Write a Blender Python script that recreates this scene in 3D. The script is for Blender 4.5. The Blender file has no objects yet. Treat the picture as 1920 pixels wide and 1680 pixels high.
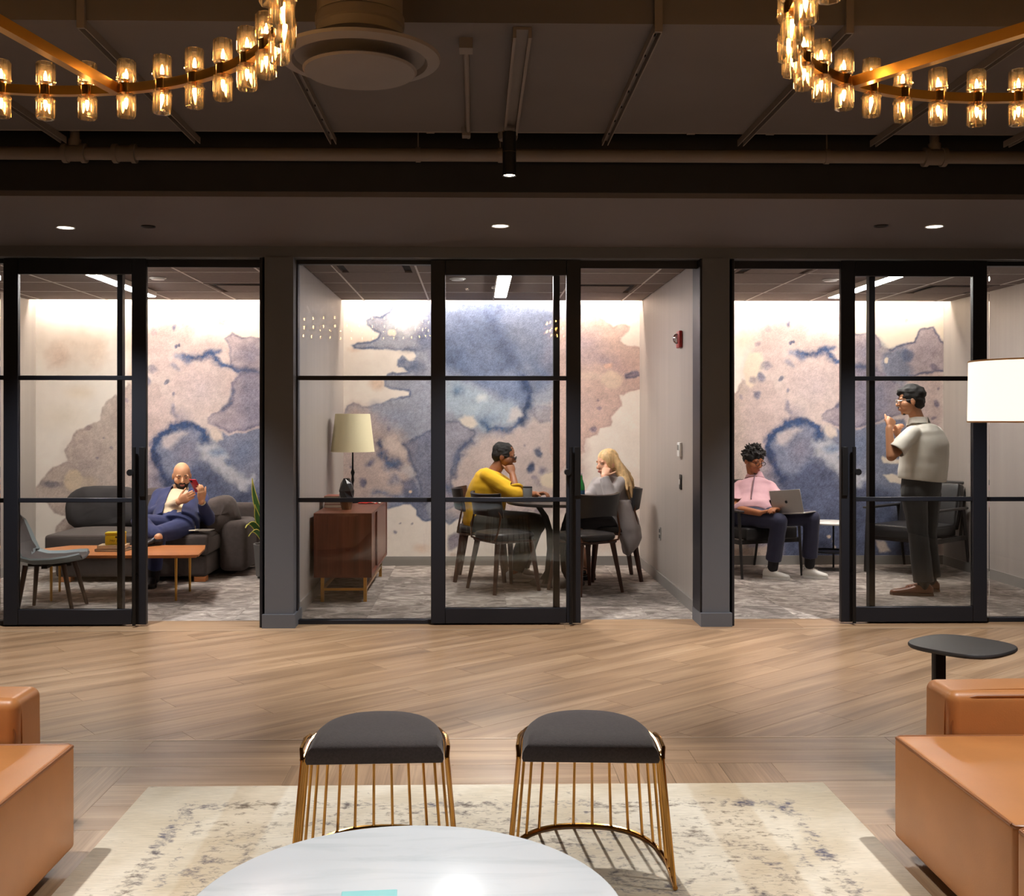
import bpy, bmesh, math, random
import numpy as np
from mathutils import Vector, Matrix, Quaternion

random.seed(7)
S = bpy.context.scene
COL = S.collection

# ---------------------------------------------------------------- camera
FPX, PPX, PPY, HCAM = 1944.0, 927.0, 788.0, 1.395
TH = math.atan(0.018)
cam_d = bpy.data.cameras.new('camera')
cam_d.sensor_fit = 'HORIZONTAL'
cam_d.sensor_width = 36.0
cam_d.lens = 36.0 * FPX / 1920.0
cam_d.shift_x = (960.0 - PPX) / 1920.0
cam_d.shift_y = (PPY - 840.0) / 1920.0
cam_d.clip_start = 0.05
cam = bpy.data.objects.new('camera', cam_d)
COL.objects.link(cam)
cam.location = (0, 0, HCAM)
cam.rotation_euler = (math.pi / 2, 0, -TH)
S.camera = cam

# ---------------------------------------------------------------- world, view
W = bpy.data.worlds.new('world')
S.world = W
W.use_nodes = True
W.node_tree.nodes['Background'].inputs[0].default_value = (0.09, 0.10, 0.13, 1)
W.node_tree.nodes['Background'].inputs[1].default_value = 0.05
S.view_settings.view_transform = 'Standard'
S.view_settings.look = 'None'
S.view_settings.gamma = 1.0
S.view_settings.use_curve_mapping = False
S.view_settings.exposure = 0.0
if hasattr(S, 'cycles'):
    S.cycles.max_bounces = 6; S.cycles.diffuse_bounces = 3; S.cycles.glossy_bounces = 3; S.cycles.transparent_max_bounces = 12; S.cycles.adaptive_threshold = 0.02

# light levels (watts / emission strengths), all tuned in one place
L_COVE = 92.0        # led strip above each mural
L_LINEAR = 128.0      # linear ceiling fixture in each meeting room
L_SOFFIT = 300.0      # recessed downlights in the soffit
L_PENDANT = 320.0     # cylinder pendant over the stools
L_LOUNGE_FILL = 225.0      # unseen fill spots added over the seating, shaped as cylinder pendants
L_BULB = 130.0       # chandelier bulbs
L_SHADE = 1.25        # glowing drum shade

def pix(px, py):
    xc = (px - PPX) / FPX
    zc = -(py - PPY) / FPX
    c, s = math.cos(TH), math.sin(TH)
    return xc * c + s, -xc * s + c, zc
def P(px, py, Y):
    x, y, z = pix(px, py); t = Y / y
    return Vector((t * x, Y, HCAM + t * z))
def G(px, py, z=0.0):
    x, y, zc = pix(px, py); t = (z - HCAM) / zc
    return Vector((t * x, t * y, z))
def PX(px, Y): return P(px, 788, Y).x
def PZ(px, py, Y): return P(px, py, Y).z

# ---------------------------------------------------------------- materials
def lin(c):
    o = []
    for v in c[:3]:
        v = v / 255.0
        o.append(v / 12.92 if v <= 0.04045 else ((v + 0.055) / 1.055) ** 2.4)
    return (o[0], o[1], o[2], 1.0)

def new_mat(name):
    m = bpy.data.materials.new(name); m.use_nodes = True
    nt = m.node_tree
    return m, nt, nt.nodes['Principled BSDF'], nt.nodes['Material Output']
def nd(nt, t, **kw):
    n = nt.nodes.new(t)
    for k, v in kw.items():
        if k.startswith('i_'): n.inputs[k[2:].replace('_', ' ')].default_value = v
        else: setattr(n, k, v)
    return n
def ramp(nt, stops):
    r = nt.nodes.new('ShaderNodeValToRGB')
    e = r.color_ramp.elements
    while len(e) < len(stops): e.new(0.5)
    for el, (p, c) in zip(e, stops):
        el.position = p; el.color = c
    return r
def mixc(nt, blend='MIX', fac=None):
    n = nt.nodes.new('ShaderNodeMix'); n.data_type = 'RGBA'; n.blend_type = blend
    if fac is not None: n.inputs[0].default_value = fac
    return n    # 0 fac, 6 A, 7 B, out 2

MATS = {}
def M(name, col, rough=0.5, metal=0.0, var=0.0, vscale=6.0, stretch=(1, 1, 1), bump=0.0, bscale=120.0, spec=0.5, sheen=0.0, coat=0.0, rnd=0.0, trans=0.0):
    if name in MATS: return MATS[name]
    m, nt, b, out = new_mat(name)
    c = lin(col)
    b.inputs['Base Color'].default_value = c
    b.inputs['Roughness'].default_value = rough
    b.inputs['Metallic'].default_value = metal
    b.inputs['Specular IOR Level'].default_value = spec
    b.inputs['Sheen Weight'].default_value = sheen
    b.inputs['Coat Weight'].default_value = coat
    tc = nd(nt, 'ShaderNodeTexCoord')
    mp = nd(nt, 'ShaderNodeMapping'); mp.inputs['Scale'].default_value = stretch
    nt.links.new(tc.outputs['Object'], mp.inputs['Vector'])
    last = None
    if var > 0:
        n = nd(nt, 'ShaderNodeTexNoise', i_Scale=vscale, i_Detail=5.0)
        nt.links.new(mp.outputs[0], n.inputs['Vector'])
        r = ramp(nt, [(0.3, tuple(x * (1 - var) for x in c[:3]) + (1,)), (0.7, tuple(min(1, x * (1 + var)) for x in c[:3]) + (1,))])
        nt.links.new(n.outputs['Fac'], r.inputs[0]); last = r.outputs[0]
    if rnd > 0:
        oi = nd(nt, 'ShaderNodeObjectInfo')
        mr = nd(nt, 'ShaderNodeMapRange'); mr.inputs[3].default_value = 1 - rnd; mr.inputs[4].default_value = 1 + rnd
        nt.links.new(oi.outputs['Random'], mr.inputs[0])
        mx = mixc(nt, 'MULTIPLY', 1.0)
        if last: nt.links.new(last, mx.inputs[6])
        else: mx.inputs[6].default_value = c
        nt.links.new(mr.outputs[0], mx.inputs[7]); last = mx.outputs[2]
    if last: nt.links.new(last, b.inputs['Base Color'])
    if bump > 0:
        n2 = nd(nt, 'ShaderNodeTexNoise', i_Scale=bscale, i_Detail=3.0)
        nt.links.new(mp.outputs[0], n2.inputs['Vector'])
        bp = nd(nt, 'ShaderNodeBump', i_Strength=bump, i_Distance=0.01)
        nt.links.new(n2.outputs['Fac'], bp.inputs['Height'])
        nt.links.new(bp.outputs[0], b.inputs['Normal'])
    MATS[name] = m
    return m

def emit(name, col, strength):
    if name in MATS: return MATS[name]
    m, nt, b, out = new_mat(name)
    b.inputs['Base Color'].default_value = lin(col)
    b.inputs['Emission Color'].default_value = lin(col)
    b.inputs['Emission Strength'].default_value = strength
    MATS[name] = m
    return m

def clear_glass(name, tint=(255, 255, 255), ior=1.5, rough=0.0, extra=0.0):
    m, nt, b, out = new_mat(name)
    nt.nodes.remove(b)
    tr = nd(nt, 'ShaderNodeBsdfTransparent'); tr.inputs[0].default_value = lin(tint)
    gl = nd(nt, 'ShaderNodeBsdfGlossy'); gl.inputs['Roughness'].default_value = rough
    fr = nd(nt, 'ShaderNodeFresnel'); fr.inputs[0].default_value = ior
    fac = fr.outputs[0]
    if extra:
        ad = nd(nt, 'ShaderNodeMath', operation='ADD', use_clamp=True); ad.inputs[1].default_value = extra
        nt.links.new(fac, ad.inputs[0]); fac = ad.outputs[0]
    mx = nd(nt, 'ShaderNodeMixShader')
    nt.links.new(fac, mx.inputs[0]); nt.links.new(tr.outputs[0], mx.inputs[1]); nt.links.new(gl.outputs[0], mx.inputs[2])
    nt.links.new(mx.outputs[0], out.inputs[0])
    MATS[name] = m
    return m

def wood_mat(name, dark, mid, light, gscale=1.0, rough=0.45, rnd=0.16, bump=0.06, axis=0):
    """grain runs along the object's own axis (0 = X, 1 = Y, 2 = Z); each piece of wood has its own tone"""
    m, nt, b, out = new_mat(name)
    tc = nd(nt, 'ShaderNodeTexCoord'); oi = nd(nt, 'ShaderNodeObjectInfo')
    sc = [9.0, 9.0, 9.0]; sc[axis] = 0.7
    mp = nd(nt, 'ShaderNodeMapping'); mp.inputs['Scale'].default_value = [s * gscale for s in sc]
    nt.links.new(tc.outputs['Object'], mp.inputs['Vector'])
    add = nd(nt, 'ShaderNodeVectorMath', operation='ADD')
    mul = nd(nt, 'ShaderNodeMath', operation='MULTIPLY'); mul.inputs[1].default_value = 57.0
    nt.links.new(oi.outputs['Random'], mul.inputs[0])
    nt.links.new(mp.outputs[0], add.inputs[0]); nt.links.new(mul.outputs[0], add.inputs[1])
    n1 = nd(nt, 'ShaderNodeTexNoise', i_Scale=1.0, i_Detail=6.0, i_Distortion=0.7, i_Roughness=0.6)
    nt.links.new(add.outputs[0], n1.inputs['Vector'])
    mp2 = nd(nt, 'ShaderNodeMapping'); sc2 = [14.0, 14.0, 14.0]; sc2[axis] = 0.6
    mp2.inputs['Scale'].default_value = [s for s in sc2]
    nt.links.new(add.outputs[0], mp2.inputs['Vector'])
    n2 = nd(nt, 'ShaderNodeTexNoise', i_Scale=1.0, i_Detail=4.0, i_Roughness=0.7)
    nt.links.new(mp2.outputs[0], n2.inputs['Vector'])
    r1 = ramp(nt, [(0.25, lin(dark)), (0.5, lin(mid)), (0.75, lin(light))])
    nt.links.new(n1.outputs['Fac'], r1.inputs[0])
    r2 = ramp(nt, [(0.35, (0.72, 0.70, 0.68, 1)), (0.6, (1.06, 1.06, 1.06, 1))])
    nt.links.new(n2.outputs['Fac'], r2.inputs[0])
    mx = mixc(nt, 'MULTIPLY', 0.8)
    nt.links.new(r1.outputs[0], mx.inputs[6]); nt.links.new(r2.outputs[0], mx.inputs[7])
    mr = nd(nt, 'ShaderNodeMapRange'); mr.inputs[3].default_value = 1 - rnd; mr.inputs[4].default_value = 1 + rnd
    nt.links.new(oi.outputs['Random'], mr.inputs[0])
    mx2 = mixc(nt, 'MULTIPLY', 1.0)
    nt.links.new(mx.outputs[2], mx2.inputs[6]); nt.links.new(mr.outputs[0], mx2.inputs[7])
    nt.links.new(mx2.outputs[2], b.inputs['Base Color'])
    b.inputs['Roughness'].default_value = rough
    bp = nd(nt, 'ShaderNodeBump', i_Strength=bump, i_Distance=0.01)
    nt.links.new(n2.outputs['Fac'], bp.inputs['Height']); nt.links.new(bp.outputs[0], b.inputs['Normal'])
    MATS[name] = m
    return m

# ---------------------------------------------------------------- mesh helpers
class MB:
    """collects shapes, builds them as one mesh object"""
    def __init__(s): s.v = []; s.f = []; s.sm = []
    def add(s, vs, fs, smooth=False):
        o = len(s.v)
        s.v += [Vector(v) for v in vs]
        s.f += [[i + o for i in f] for f in fs]
        s.sm += [smooth] * len(fs)
        return s
    def box(s, x0, x1, y0, y1, z0, z1):
        if x0 > x1: x0, x1 = x1, x0
        if y0 > y1: y0, y1 = y1, y0
        if z0 > z1: z0, z1 = z1, z0
        v = [(x0, y0, z0), (x1, y0, z0), (x1, y1, z0), (x0, y1, z0), (x0, y0, z1), (x1, y0, z1), (x1, y1, z1), (x0, y1, z1)]
        return s.add(v, [(0, 3, 2, 1), (4, 5, 6, 7), (0, 1, 5, 4), (1, 2, 6, 5), (2, 3, 7, 6), (3, 0, 4, 7)])
    def rbox(s, x0, x1, y0, y1, z0, z1, r=0.01, seg=3, puff=0.0):
        bm = bmesh.new()
        bmesh.ops.create_cube(bm, size=1.0)
        for v in bm.verts:
            v.co = Vector(((x0 + x1) / 2 + v.co.x * abs(x1 - x0), (y0 + y1) / 2 + v.co.y * abs(y1 - y0), (z0 + z1) / 2 + v.co.z * abs(z1 - z0)))
        if puff:
            bmesh.ops.subdivide_edges(bm, edges=bm.edges[:], cuts=5, use_grid_fill=True)
            cx, cy, cz = (x0 + x1) / 2, (y0 + y1) / 2, (z0 + z1) / 2
            for v in bm.verts:
                a = [(v.co.x - cx) / (abs(x1 - x0) / 2), (v.co.y - cy) / (abs(y1 - y0) / 2), (v.co.z - cz) / (abs(z1 - z0) / 2)]
                d = [0, 0, 0]
                for k in range(3):
                    o = [a[j] for j in range(3) if j != k]
                    d[k] = a[k] * puff * (1 - o[0] ** 2) * (1 - o[1] ** 2) if abs(a[k]) > 0.99 else 0
                v.co += Vector(d)
            ed = [e for e in bm.edges if len(e.link_faces) == 2 and e.calc_face_angle(0) > 0.9]
            bmesh.ops.bevel(bm, geom=ed, offset=r, segments=seg, profile=0.5, affect='EDGES', clamp_overlap=True)
        else:
            bmesh.ops.bevel(bm, geom=bm.edges[:], offset=r, segments=seg, profile=0.5, affect='EDGES', clamp_overlap=True)
        bm.verts.ensure_lookup_table()
        vs = [v.co.copy() for v in bm.verts]; fs = [[v.index for v in f.verts] for f in bm.faces]
        bm.free()
        return s.add(vs, fs, True)
    def cone(s, p0, p1, r0, r1, n=16, caps=True, smooth=True, rot=0.0):
        p0 = Vector(p0); p1 = Vector(p1); d = (p1 - p0).normalized()
        u = d.orthogonal().normalized(); w = d.cross(u)
        if abs(d.z) > 0.999: u = Vector((1, 0, 0)); w = d.cross(u)
        vs = []
        for p, r in ((p0, r0), (p1, r1)):
            for i in range(n):
                a = 2 * math.pi * i / n + rot
                vs.append(p + (u * math.cos(a) + w * math.sin(a)) * r)
        fs = [(i, (i + 1) % n, n + (i + 1) % n, n + i) for i in range(n)]
        s.add(vs, fs, smooth)
        if caps:
            s.add(vs[:n], [list(range(n))[::-1]]); s.add(vs[n:], [list(range(n))])
        return s
    def cyl(s, p0, p1, r, n=16, **k): return s.cone(p0, p1, r, r, n, **k)
    def tube(s, pts, r, n=8, closed=False, rx=None):
        pts = [Vector(p) for p in pts]; m = len(pts)
        vs = []; prev = None
        for i in range(m):
            if closed: t = (pts[(i + 1) % m] - pts[i - 1]).normalized()
            else: t = (pts[min(i + 1, m - 1)] - pts[max(i - 1, 0)]).normalized()
            if prev is None: u = t.orthogonal().normalized()
            else: u = (prev - t * prev.dot(t)).normalized()
            prev = u; w = t.cross(u)
            rr = r[i] if isinstance(r, (list, tuple)) else r
            for k in range(n):
                a = 2 * math.pi * k / n
                vs.append(pts[i] + (u * math.cos(a) + w * math.sin(a)) * rr)
        fs = []
        for i in range(m if closed else m - 1):
            j = (i + 1) % m
            for k in range(n):
                fs.append((i * n + k, i * n + (k + 1) % n, j * n + (k + 1) % n, j * n + k))
        s.add(vs, fs, True)
        if not closed:
            s.add(vs[:n], [list(range(n))[::-1]]); s.add(vs[-n:], [list(range(n))])
        return s
    def lathe(s, prof, c=(0, 0, 0), n=32, smooth=True, sx=1.0, sy=1.0):
        c = Vector(c); vs = []
        for r, z in prof:
            for i in range(n):
                a = 2 * math.pi * i / n
                vs.append(c + Vector((r * sx * math.cos(a), r * sy * math.sin(a), z)))
        fs = []
        for j in range(len(prof) - 1):
            for i in range(n):
                fs.append((j * n + i, j * n + (i + 1) % n, (j + 1) * n + (i + 1) % n, (j + 1) * n + i))
        s.add(vs, fs, smooth)
        if prof[0][0] > 1e-6: s.add(vs[:n], [list(range(n))[::-1]])
        if prof[-1][0] > 1e-6: s.add(vs[-n:], [list(range(n))])
        return s
    def prism(s, poly, z0, z1):
        n = len(poly)
        vs = [(p[0], p[1], z0) for p in poly] + [(p[0], p[1], z1) for p in poly]
        fs = [list(range(n))[::-1], list(range(n, 2 * n))] + [(i, (i + 1) % n, n + (i + 1) % n, n + i) for i in range(n)]
        return s.add(vs, fs)
    def ell(s, c, r, n=16, m=10, axes=None):
        c = Vector(c); vs = []; A = axes or (Vector((1, 0, 0)), Vector((0, 1, 0)), Vector((0, 0, 1)))
        for j in range(1, m):
            t = math.pi * j / m
            for i in range(n):
                a = 2 * math.pi * i / n
                vs.append(c + A[0] * (r[0] * math.sin(t) * math.cos(a)) + A[1] * (r[1] * math.sin(t) * math.sin(a)) + A[2] * (r[2] * math.cos(t)))
        vs.append(c + A[2] * r[2]); vs.append(c - A[2] * r[2])
        T, B = len(vs) - 2, len(vs) - 1
        fs = []
        for j in range(m - 2):
            for i in range(n):
                fs.append((j * n + i, (j + 1) * n + i, (j + 1) * n + (i + 1) % n, j * n + (i + 1) % n))
        for i in range(n):
            fs.append((T, i, (i + 1) % n)); fs.append((B, (m - 2) * n + (i + 1) % n, (m - 2) * n + i))
        return s.add(vs, fs, True)
    def grid(s, rows, smooth=True, thick=0.0):
        """rows of points -> sheet; with thick, a closed slab offset along the normals"""
        R, C = len(rows), len(rows[0]); P0 = [[Vector(p) for p in r] for r in rows]
        fs = [(i * C + j, i * C + j + 1, (i + 1) * C + j + 1, (i + 1) * C + j) for i in range(R - 1) for j in range(C - 1)]
        flat = [p for r in P0 for p in r]
        if not thick: return s.add(flat, fs, smooth)
        N = []
        for i in range(R):
            for j in range(C):
                a = P0[min(i + 1, R - 1)][j] - P0[max(i - 1, 0)][j]
                b = P0[i][min(j + 1, C - 1)] - P0[i][max(j - 1, 0)]
                nn = b.cross(a); N.append(nn.normalized() if nn.length > 1e-9 else Vector((0, 0, 1)))
        k = R * C
        vs = flat + [p + n * thick for p, n in zip(flat, N)]
        ff = [tuple(reversed(f)) for f in fs] + [tuple(i + k for i in f) for f in fs]
        ring = [j for j in range(C)] + [i * C + C - 1 for i in range(1, R)] + [(R - 1) * C + j for j in range(C - 2, -1, -1)] + [i * C for i in range(R - 2, 0, -1)]
        for a, b in zip(ring, ring[1:] + ring[:1]): ff.append((a, b, b + k, a + k))
        return s.add(vs, ff, smooth)
    def xf(s, mat):
        s.v = [mat @ v for v in s.v]; return s
    def mesh(s, name, off=Vector((0, 0, 0))):
        me = bpy.data.meshes.new(name)
        me.from_pydata([tuple(v - off) for v in s.v], [], s.f)
        me.polygons.foreach_set('use_smooth', s.sm)
        me.update()
        bm = bmesh.new(); bm.from_mesh(me)
        bmesh.ops.remove_doubles(bm, verts=bm.verts[:], dist=1e-6)
        bmesh.ops.recalc_face_normals(bm, faces=bm.faces[:])
        bm.to_mesh(me); bm.free()
        if any(s.sm):
            me.set_sharp_from_angle(angle=math.radians(42))
        return me
    def build(s, name, mat, parent=None, local=False):
        """world coordinates unless local; a parentless thing gets its origin at its base"""
        if parent is not None:
            off = Vector((0, 0, 0)) if local else world_loc(parent)
            ob = bpy.data.objects.new(name, s.mesh(name, off)); ob.parent = parent
        else:
            mn = Vector([min(v[i] for v in s.v) for i in range(3)]); mx = Vector([max(v[i] for v in s.v) for i in range(3)])
            off = Vector(((mn.x + mx.x) / 2, (mn.y + mx.y) / 2, mn.z))
            ob = bpy.data.objects.new(name, s.mesh(name, off)); ob.location = off
        COL.objects.link(ob)
        if mat: ob.data.materials.append(mat)
        return ob

def world_loc(o):
    L = Vector((0, 0, 0))
    while o is not None:
        L += Vector(o.location); o = o.parent
    return L
def tag(o, label=None, cat=None, group=None, kind=None):
    if label: o['label'] = label
    if cat: o['category'] = cat
    if group: o['group'] = group
    if kind: o['kind'] = kind
    return o
def thing(name, label, cat, loc=(0, 0, 0), rz=0.0, group=None, kind=None):
    o = bpy.data.objects.new(name, None); o.empty_display_size = 0.1
    COL.objects.link(o); o.location = loc; o.rotation_euler = (0, 0, rz)
    return tag(o, label, cat, group, kind)
def inst(name, me, loc, parent=None, rz=0.0):
    o = bpy.data.objects.new(name, me); COL.objects.link(o)
    o.location = Vector(loc) - (world_loc(parent) if parent else Vector((0, 0, 0)))
    o.rotation_euler = (0, 0, rz); o.parent = parent
    return o
def copy_tree(o, parent=None):
    c = o.copy(); COL.objects.link(c); c.parent = parent
    for ch in list(o.children): copy_tree(ch, c)
    return c
def spot(name, loc, aim, watts, size=70, blend=0.6, col=(255, 226, 190), r=0.04):
    d = bpy.data.lights.new(name, 'SPOT'); d.energy = watts; d.spot_size = math.radians(size); d.spot_blend = blend
    d.color = lin(col)[:3]; d.shadow_soft_size = r
    o = bpy.data.objects.new(name, d); COL.objects.link(o); o.location = loc
    o.rotation_euler = (Vector(aim) - Vector(loc)).to_track_quat('-Z', 'Y').to_euler()
    return o
def point(name, loc, watts, col=(255, 214, 160), r=0.03):
    d = bpy.data.lights.new(name, 'POINT'); d.energy = watts; d.color = lin(col)[:3]; d.shadow_soft_size = r
    o = bpy.data.objects.new(name, d); COL.objects.link(o); o.location = loc
    return o
# ---------------------------------------------------------------- shared materials
m_frame = M('black_aluminium', (38, 40, 48), 0.42, 0.3, spec=0.4)
m_column = M('column_grey_paint', (98, 101, 109), 0.55, bump=0.02)
m_soffit = M('soffit_dark_paint', (92, 86, 88), 0.75, bump=0.02, bscale=200)
m_deck = M('dark_brown_ceiling_paint', (86, 81, 83), 0.8, var=0.06, vscale=2)
m_gap = M('near_black_matte', (36, 35, 38), 0.9, var=0.1)  # dark gaps and fittings; also painted shade on the fascia
m_pipe = M('painted_pipe', (104, 96, 94), 0.6, var=0.05)
m_wallp = M('warm_grey_wall_vinyl', (164, 156, 150), 0.45, var=0.05, vscale=14, stretch=(1, 1, 0.03), bump=0.03, bscale=60)
m_lwall = M('lounge_wall_paint', (120, 112, 106), 0.7, var=0.05)
m_base = M('grey_baseboard', (140, 136, 132), 0.5, var=0.03)
m_tile = M('dark_acoustic_tile', (116, 102, 95), 0.9, var=0.08, vscale=30, bump=0.05, bscale=300, rnd=0.05)
m_grid = M('pale_ceiling_grid', (205, 196, 188), 0.5, var=0.02)
m_glass = clear_glass('clear_pane_glass', (252, 253, 253), 1.4)
m_brass = M('satin_brass', (200, 152, 78), 0.28, 1.0, var=0.08, vscale=4)
m_gold = M('polished_gold_metal', (190, 140, 72), 0.2, 1.0, var=0.05, vscale=4)
m_black = M('black_metal', (26, 26, 29), 0.42, 0.4, var=0.1)
m_blackw = M('black_stained_wood', (34, 30, 29), 0.45, var=0.2, vscale=12, stretch=(1, 1, 0.2))
m_walnutleg = M('dark_walnut_leg', (66, 40, 30), 0.4, var=0.25, vscale=10, stretch=(1, 1, 0.1))
m_leatherk = M('black_leather', (28, 27, 29), 0.38, var=0.15, vscale=20, bump=0.08, bscale=200)
m_tan = M('tan_leather', (192, 129, 76), 0.40, var=0.08, vscale=5, bump=0.05, bscale=260)
m_piping = M('tan_leather_piping', (150, 92, 48), 0.4, var=0.05)
m_charcoal = M('charcoal_woven_fabric', (74, 66, 66), 0.95, var=0.18, vscale=160, bump=0.25, bscale=420, sheen=0.2)
m_sofa = M('dark_brown_grey_sofa_fabric', (78, 69, 66), 0.95, var=0.12, vscale=30, bump=0.12, bscale=160, sheen=0.15)
m_cushk = M('black_sofa_cushion_fabric', (58, 55, 56), 0.95, var=0.12, vscale=30, bump=0.12, bscale=160)
m_walnut = wood_mat('walnut_veneer', (88, 48, 34), (112, 62, 44), (132, 78, 56), 1.4, 0.38, 0.03, axis=2)
m_cherry = wood_mat('orange_cherry_wood', (184, 112, 62), (206, 132, 78), (220, 150, 96), 1.3, 0.3, 0.03, axis=0)
m_plank = wood_mat('oak_plank', (124, 98, 74), (162, 131, 101), (190, 160, 128), 1.0, 0.32, 0.06, 0.05, axis=0)
m_cream_shade = M('ivory_lamp_shade', (232, 222, 184), 0.8, var=0.02)
m_white_plastic = M('white_plastic', (230, 230, 228), 0.4, var=0.01)
m_paper = M('paper_page', (226, 218, 200), 0.8, var=0.05)
m_whitetop = M('white_table_top', (230, 228, 224), 0.35, var=0.03)

def carpet_mat():
    m, nt, b, out = new_mat('patterned_grey_carpet')
    tc = nd(nt, 'ShaderNodeTexCoord'); oi = nd(nt, 'ShaderNodeObjectInfo')
    mul = nd(nt, 'ShaderNodeMath', operation='MULTIPLY'); mul.inputs[1].default_value = 31.0
    nt.links.new(oi.outputs['Random'], mul.inputs[0])
    mp = nd(nt, 'ShaderNodeMapping'); mp.inputs['Scale'].default_value = (5, 6.5, 6)
    nt.links.new(tc.outputs['Object'], mp.inputs[0])
    add = nd(nt, 'ShaderNodeVectorMath', operation='ADD'); nt.links.new(mp.outputs[0], add.inputs[0]); nt.links.new(mul.outputs[0], add.inputs[1])
    n1 = nd(nt, 'ShaderNodeTexNoise', i_Scale=1.0, i_Detail=8.0, i_Roughness=0.68, i_Distortion=1.4)
    nt.links.new(add.outputs[0], n1.inputs['Vector'])
    r1 = ramp(nt, [(0.32, lin((100, 92, 88))), (0.5, lin((150, 141, 135))), (0.66, lin((194, 184, 176)))])
    nt.links.new(n1.outputs['Fac'], r1.inputs[0])
    mr = nd(nt, 'ShaderNodeMapRange'); mr.inputs[3].default_value = 0.72; mr.inputs[4].default_value = 1.2
    nt.links.new(oi.outputs['Random'], mr.inputs[0])
    mx = mixc(nt, 'MULTIPLY', 1.0); nt.links.new(r1.outputs[0], mx.inputs[6]); nt.links.new(mr.outputs[0], mx.inputs[7])
    n2 = nd(nt, 'ShaderNodeTexNoise', i_Scale=260.0, i_Detail=2.0); nt.links.new(tc.outputs['Object'], n2.inputs['Vector'])
    r2 = ramp(nt, [(0.3, (0.75, 0.75, 0.75, 1)), (0.7, (1.15, 1.15, 1.15, 1))]); nt.links.new(n2.outputs['Fac'], r2.inputs[0])
    mx2 = mixc(nt, 'MULTIPLY', 1.0); nt.links.new(mx.outputs[2], mx2.inputs[6]); nt.links.new(r2.outputs[0], mx2.inputs[7])
    nt.links.new(mx2.outputs[2], b.inputs['Base Color'])
    b.inputs['Roughness'].default_value = 1.0; b.inputs['Specular IOR Level'].default_value = 0.1
    bp = nd(nt, 'ShaderNodeBump', i_Strength=0.4, i_Distance=0.004); nt.links.new(n2.outputs['Fac'], bp.inputs['Height']); nt.links.new(bp.outputs[0], b.inputs['Normal'])
    return m
m_carpet = carpet_mat()

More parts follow.
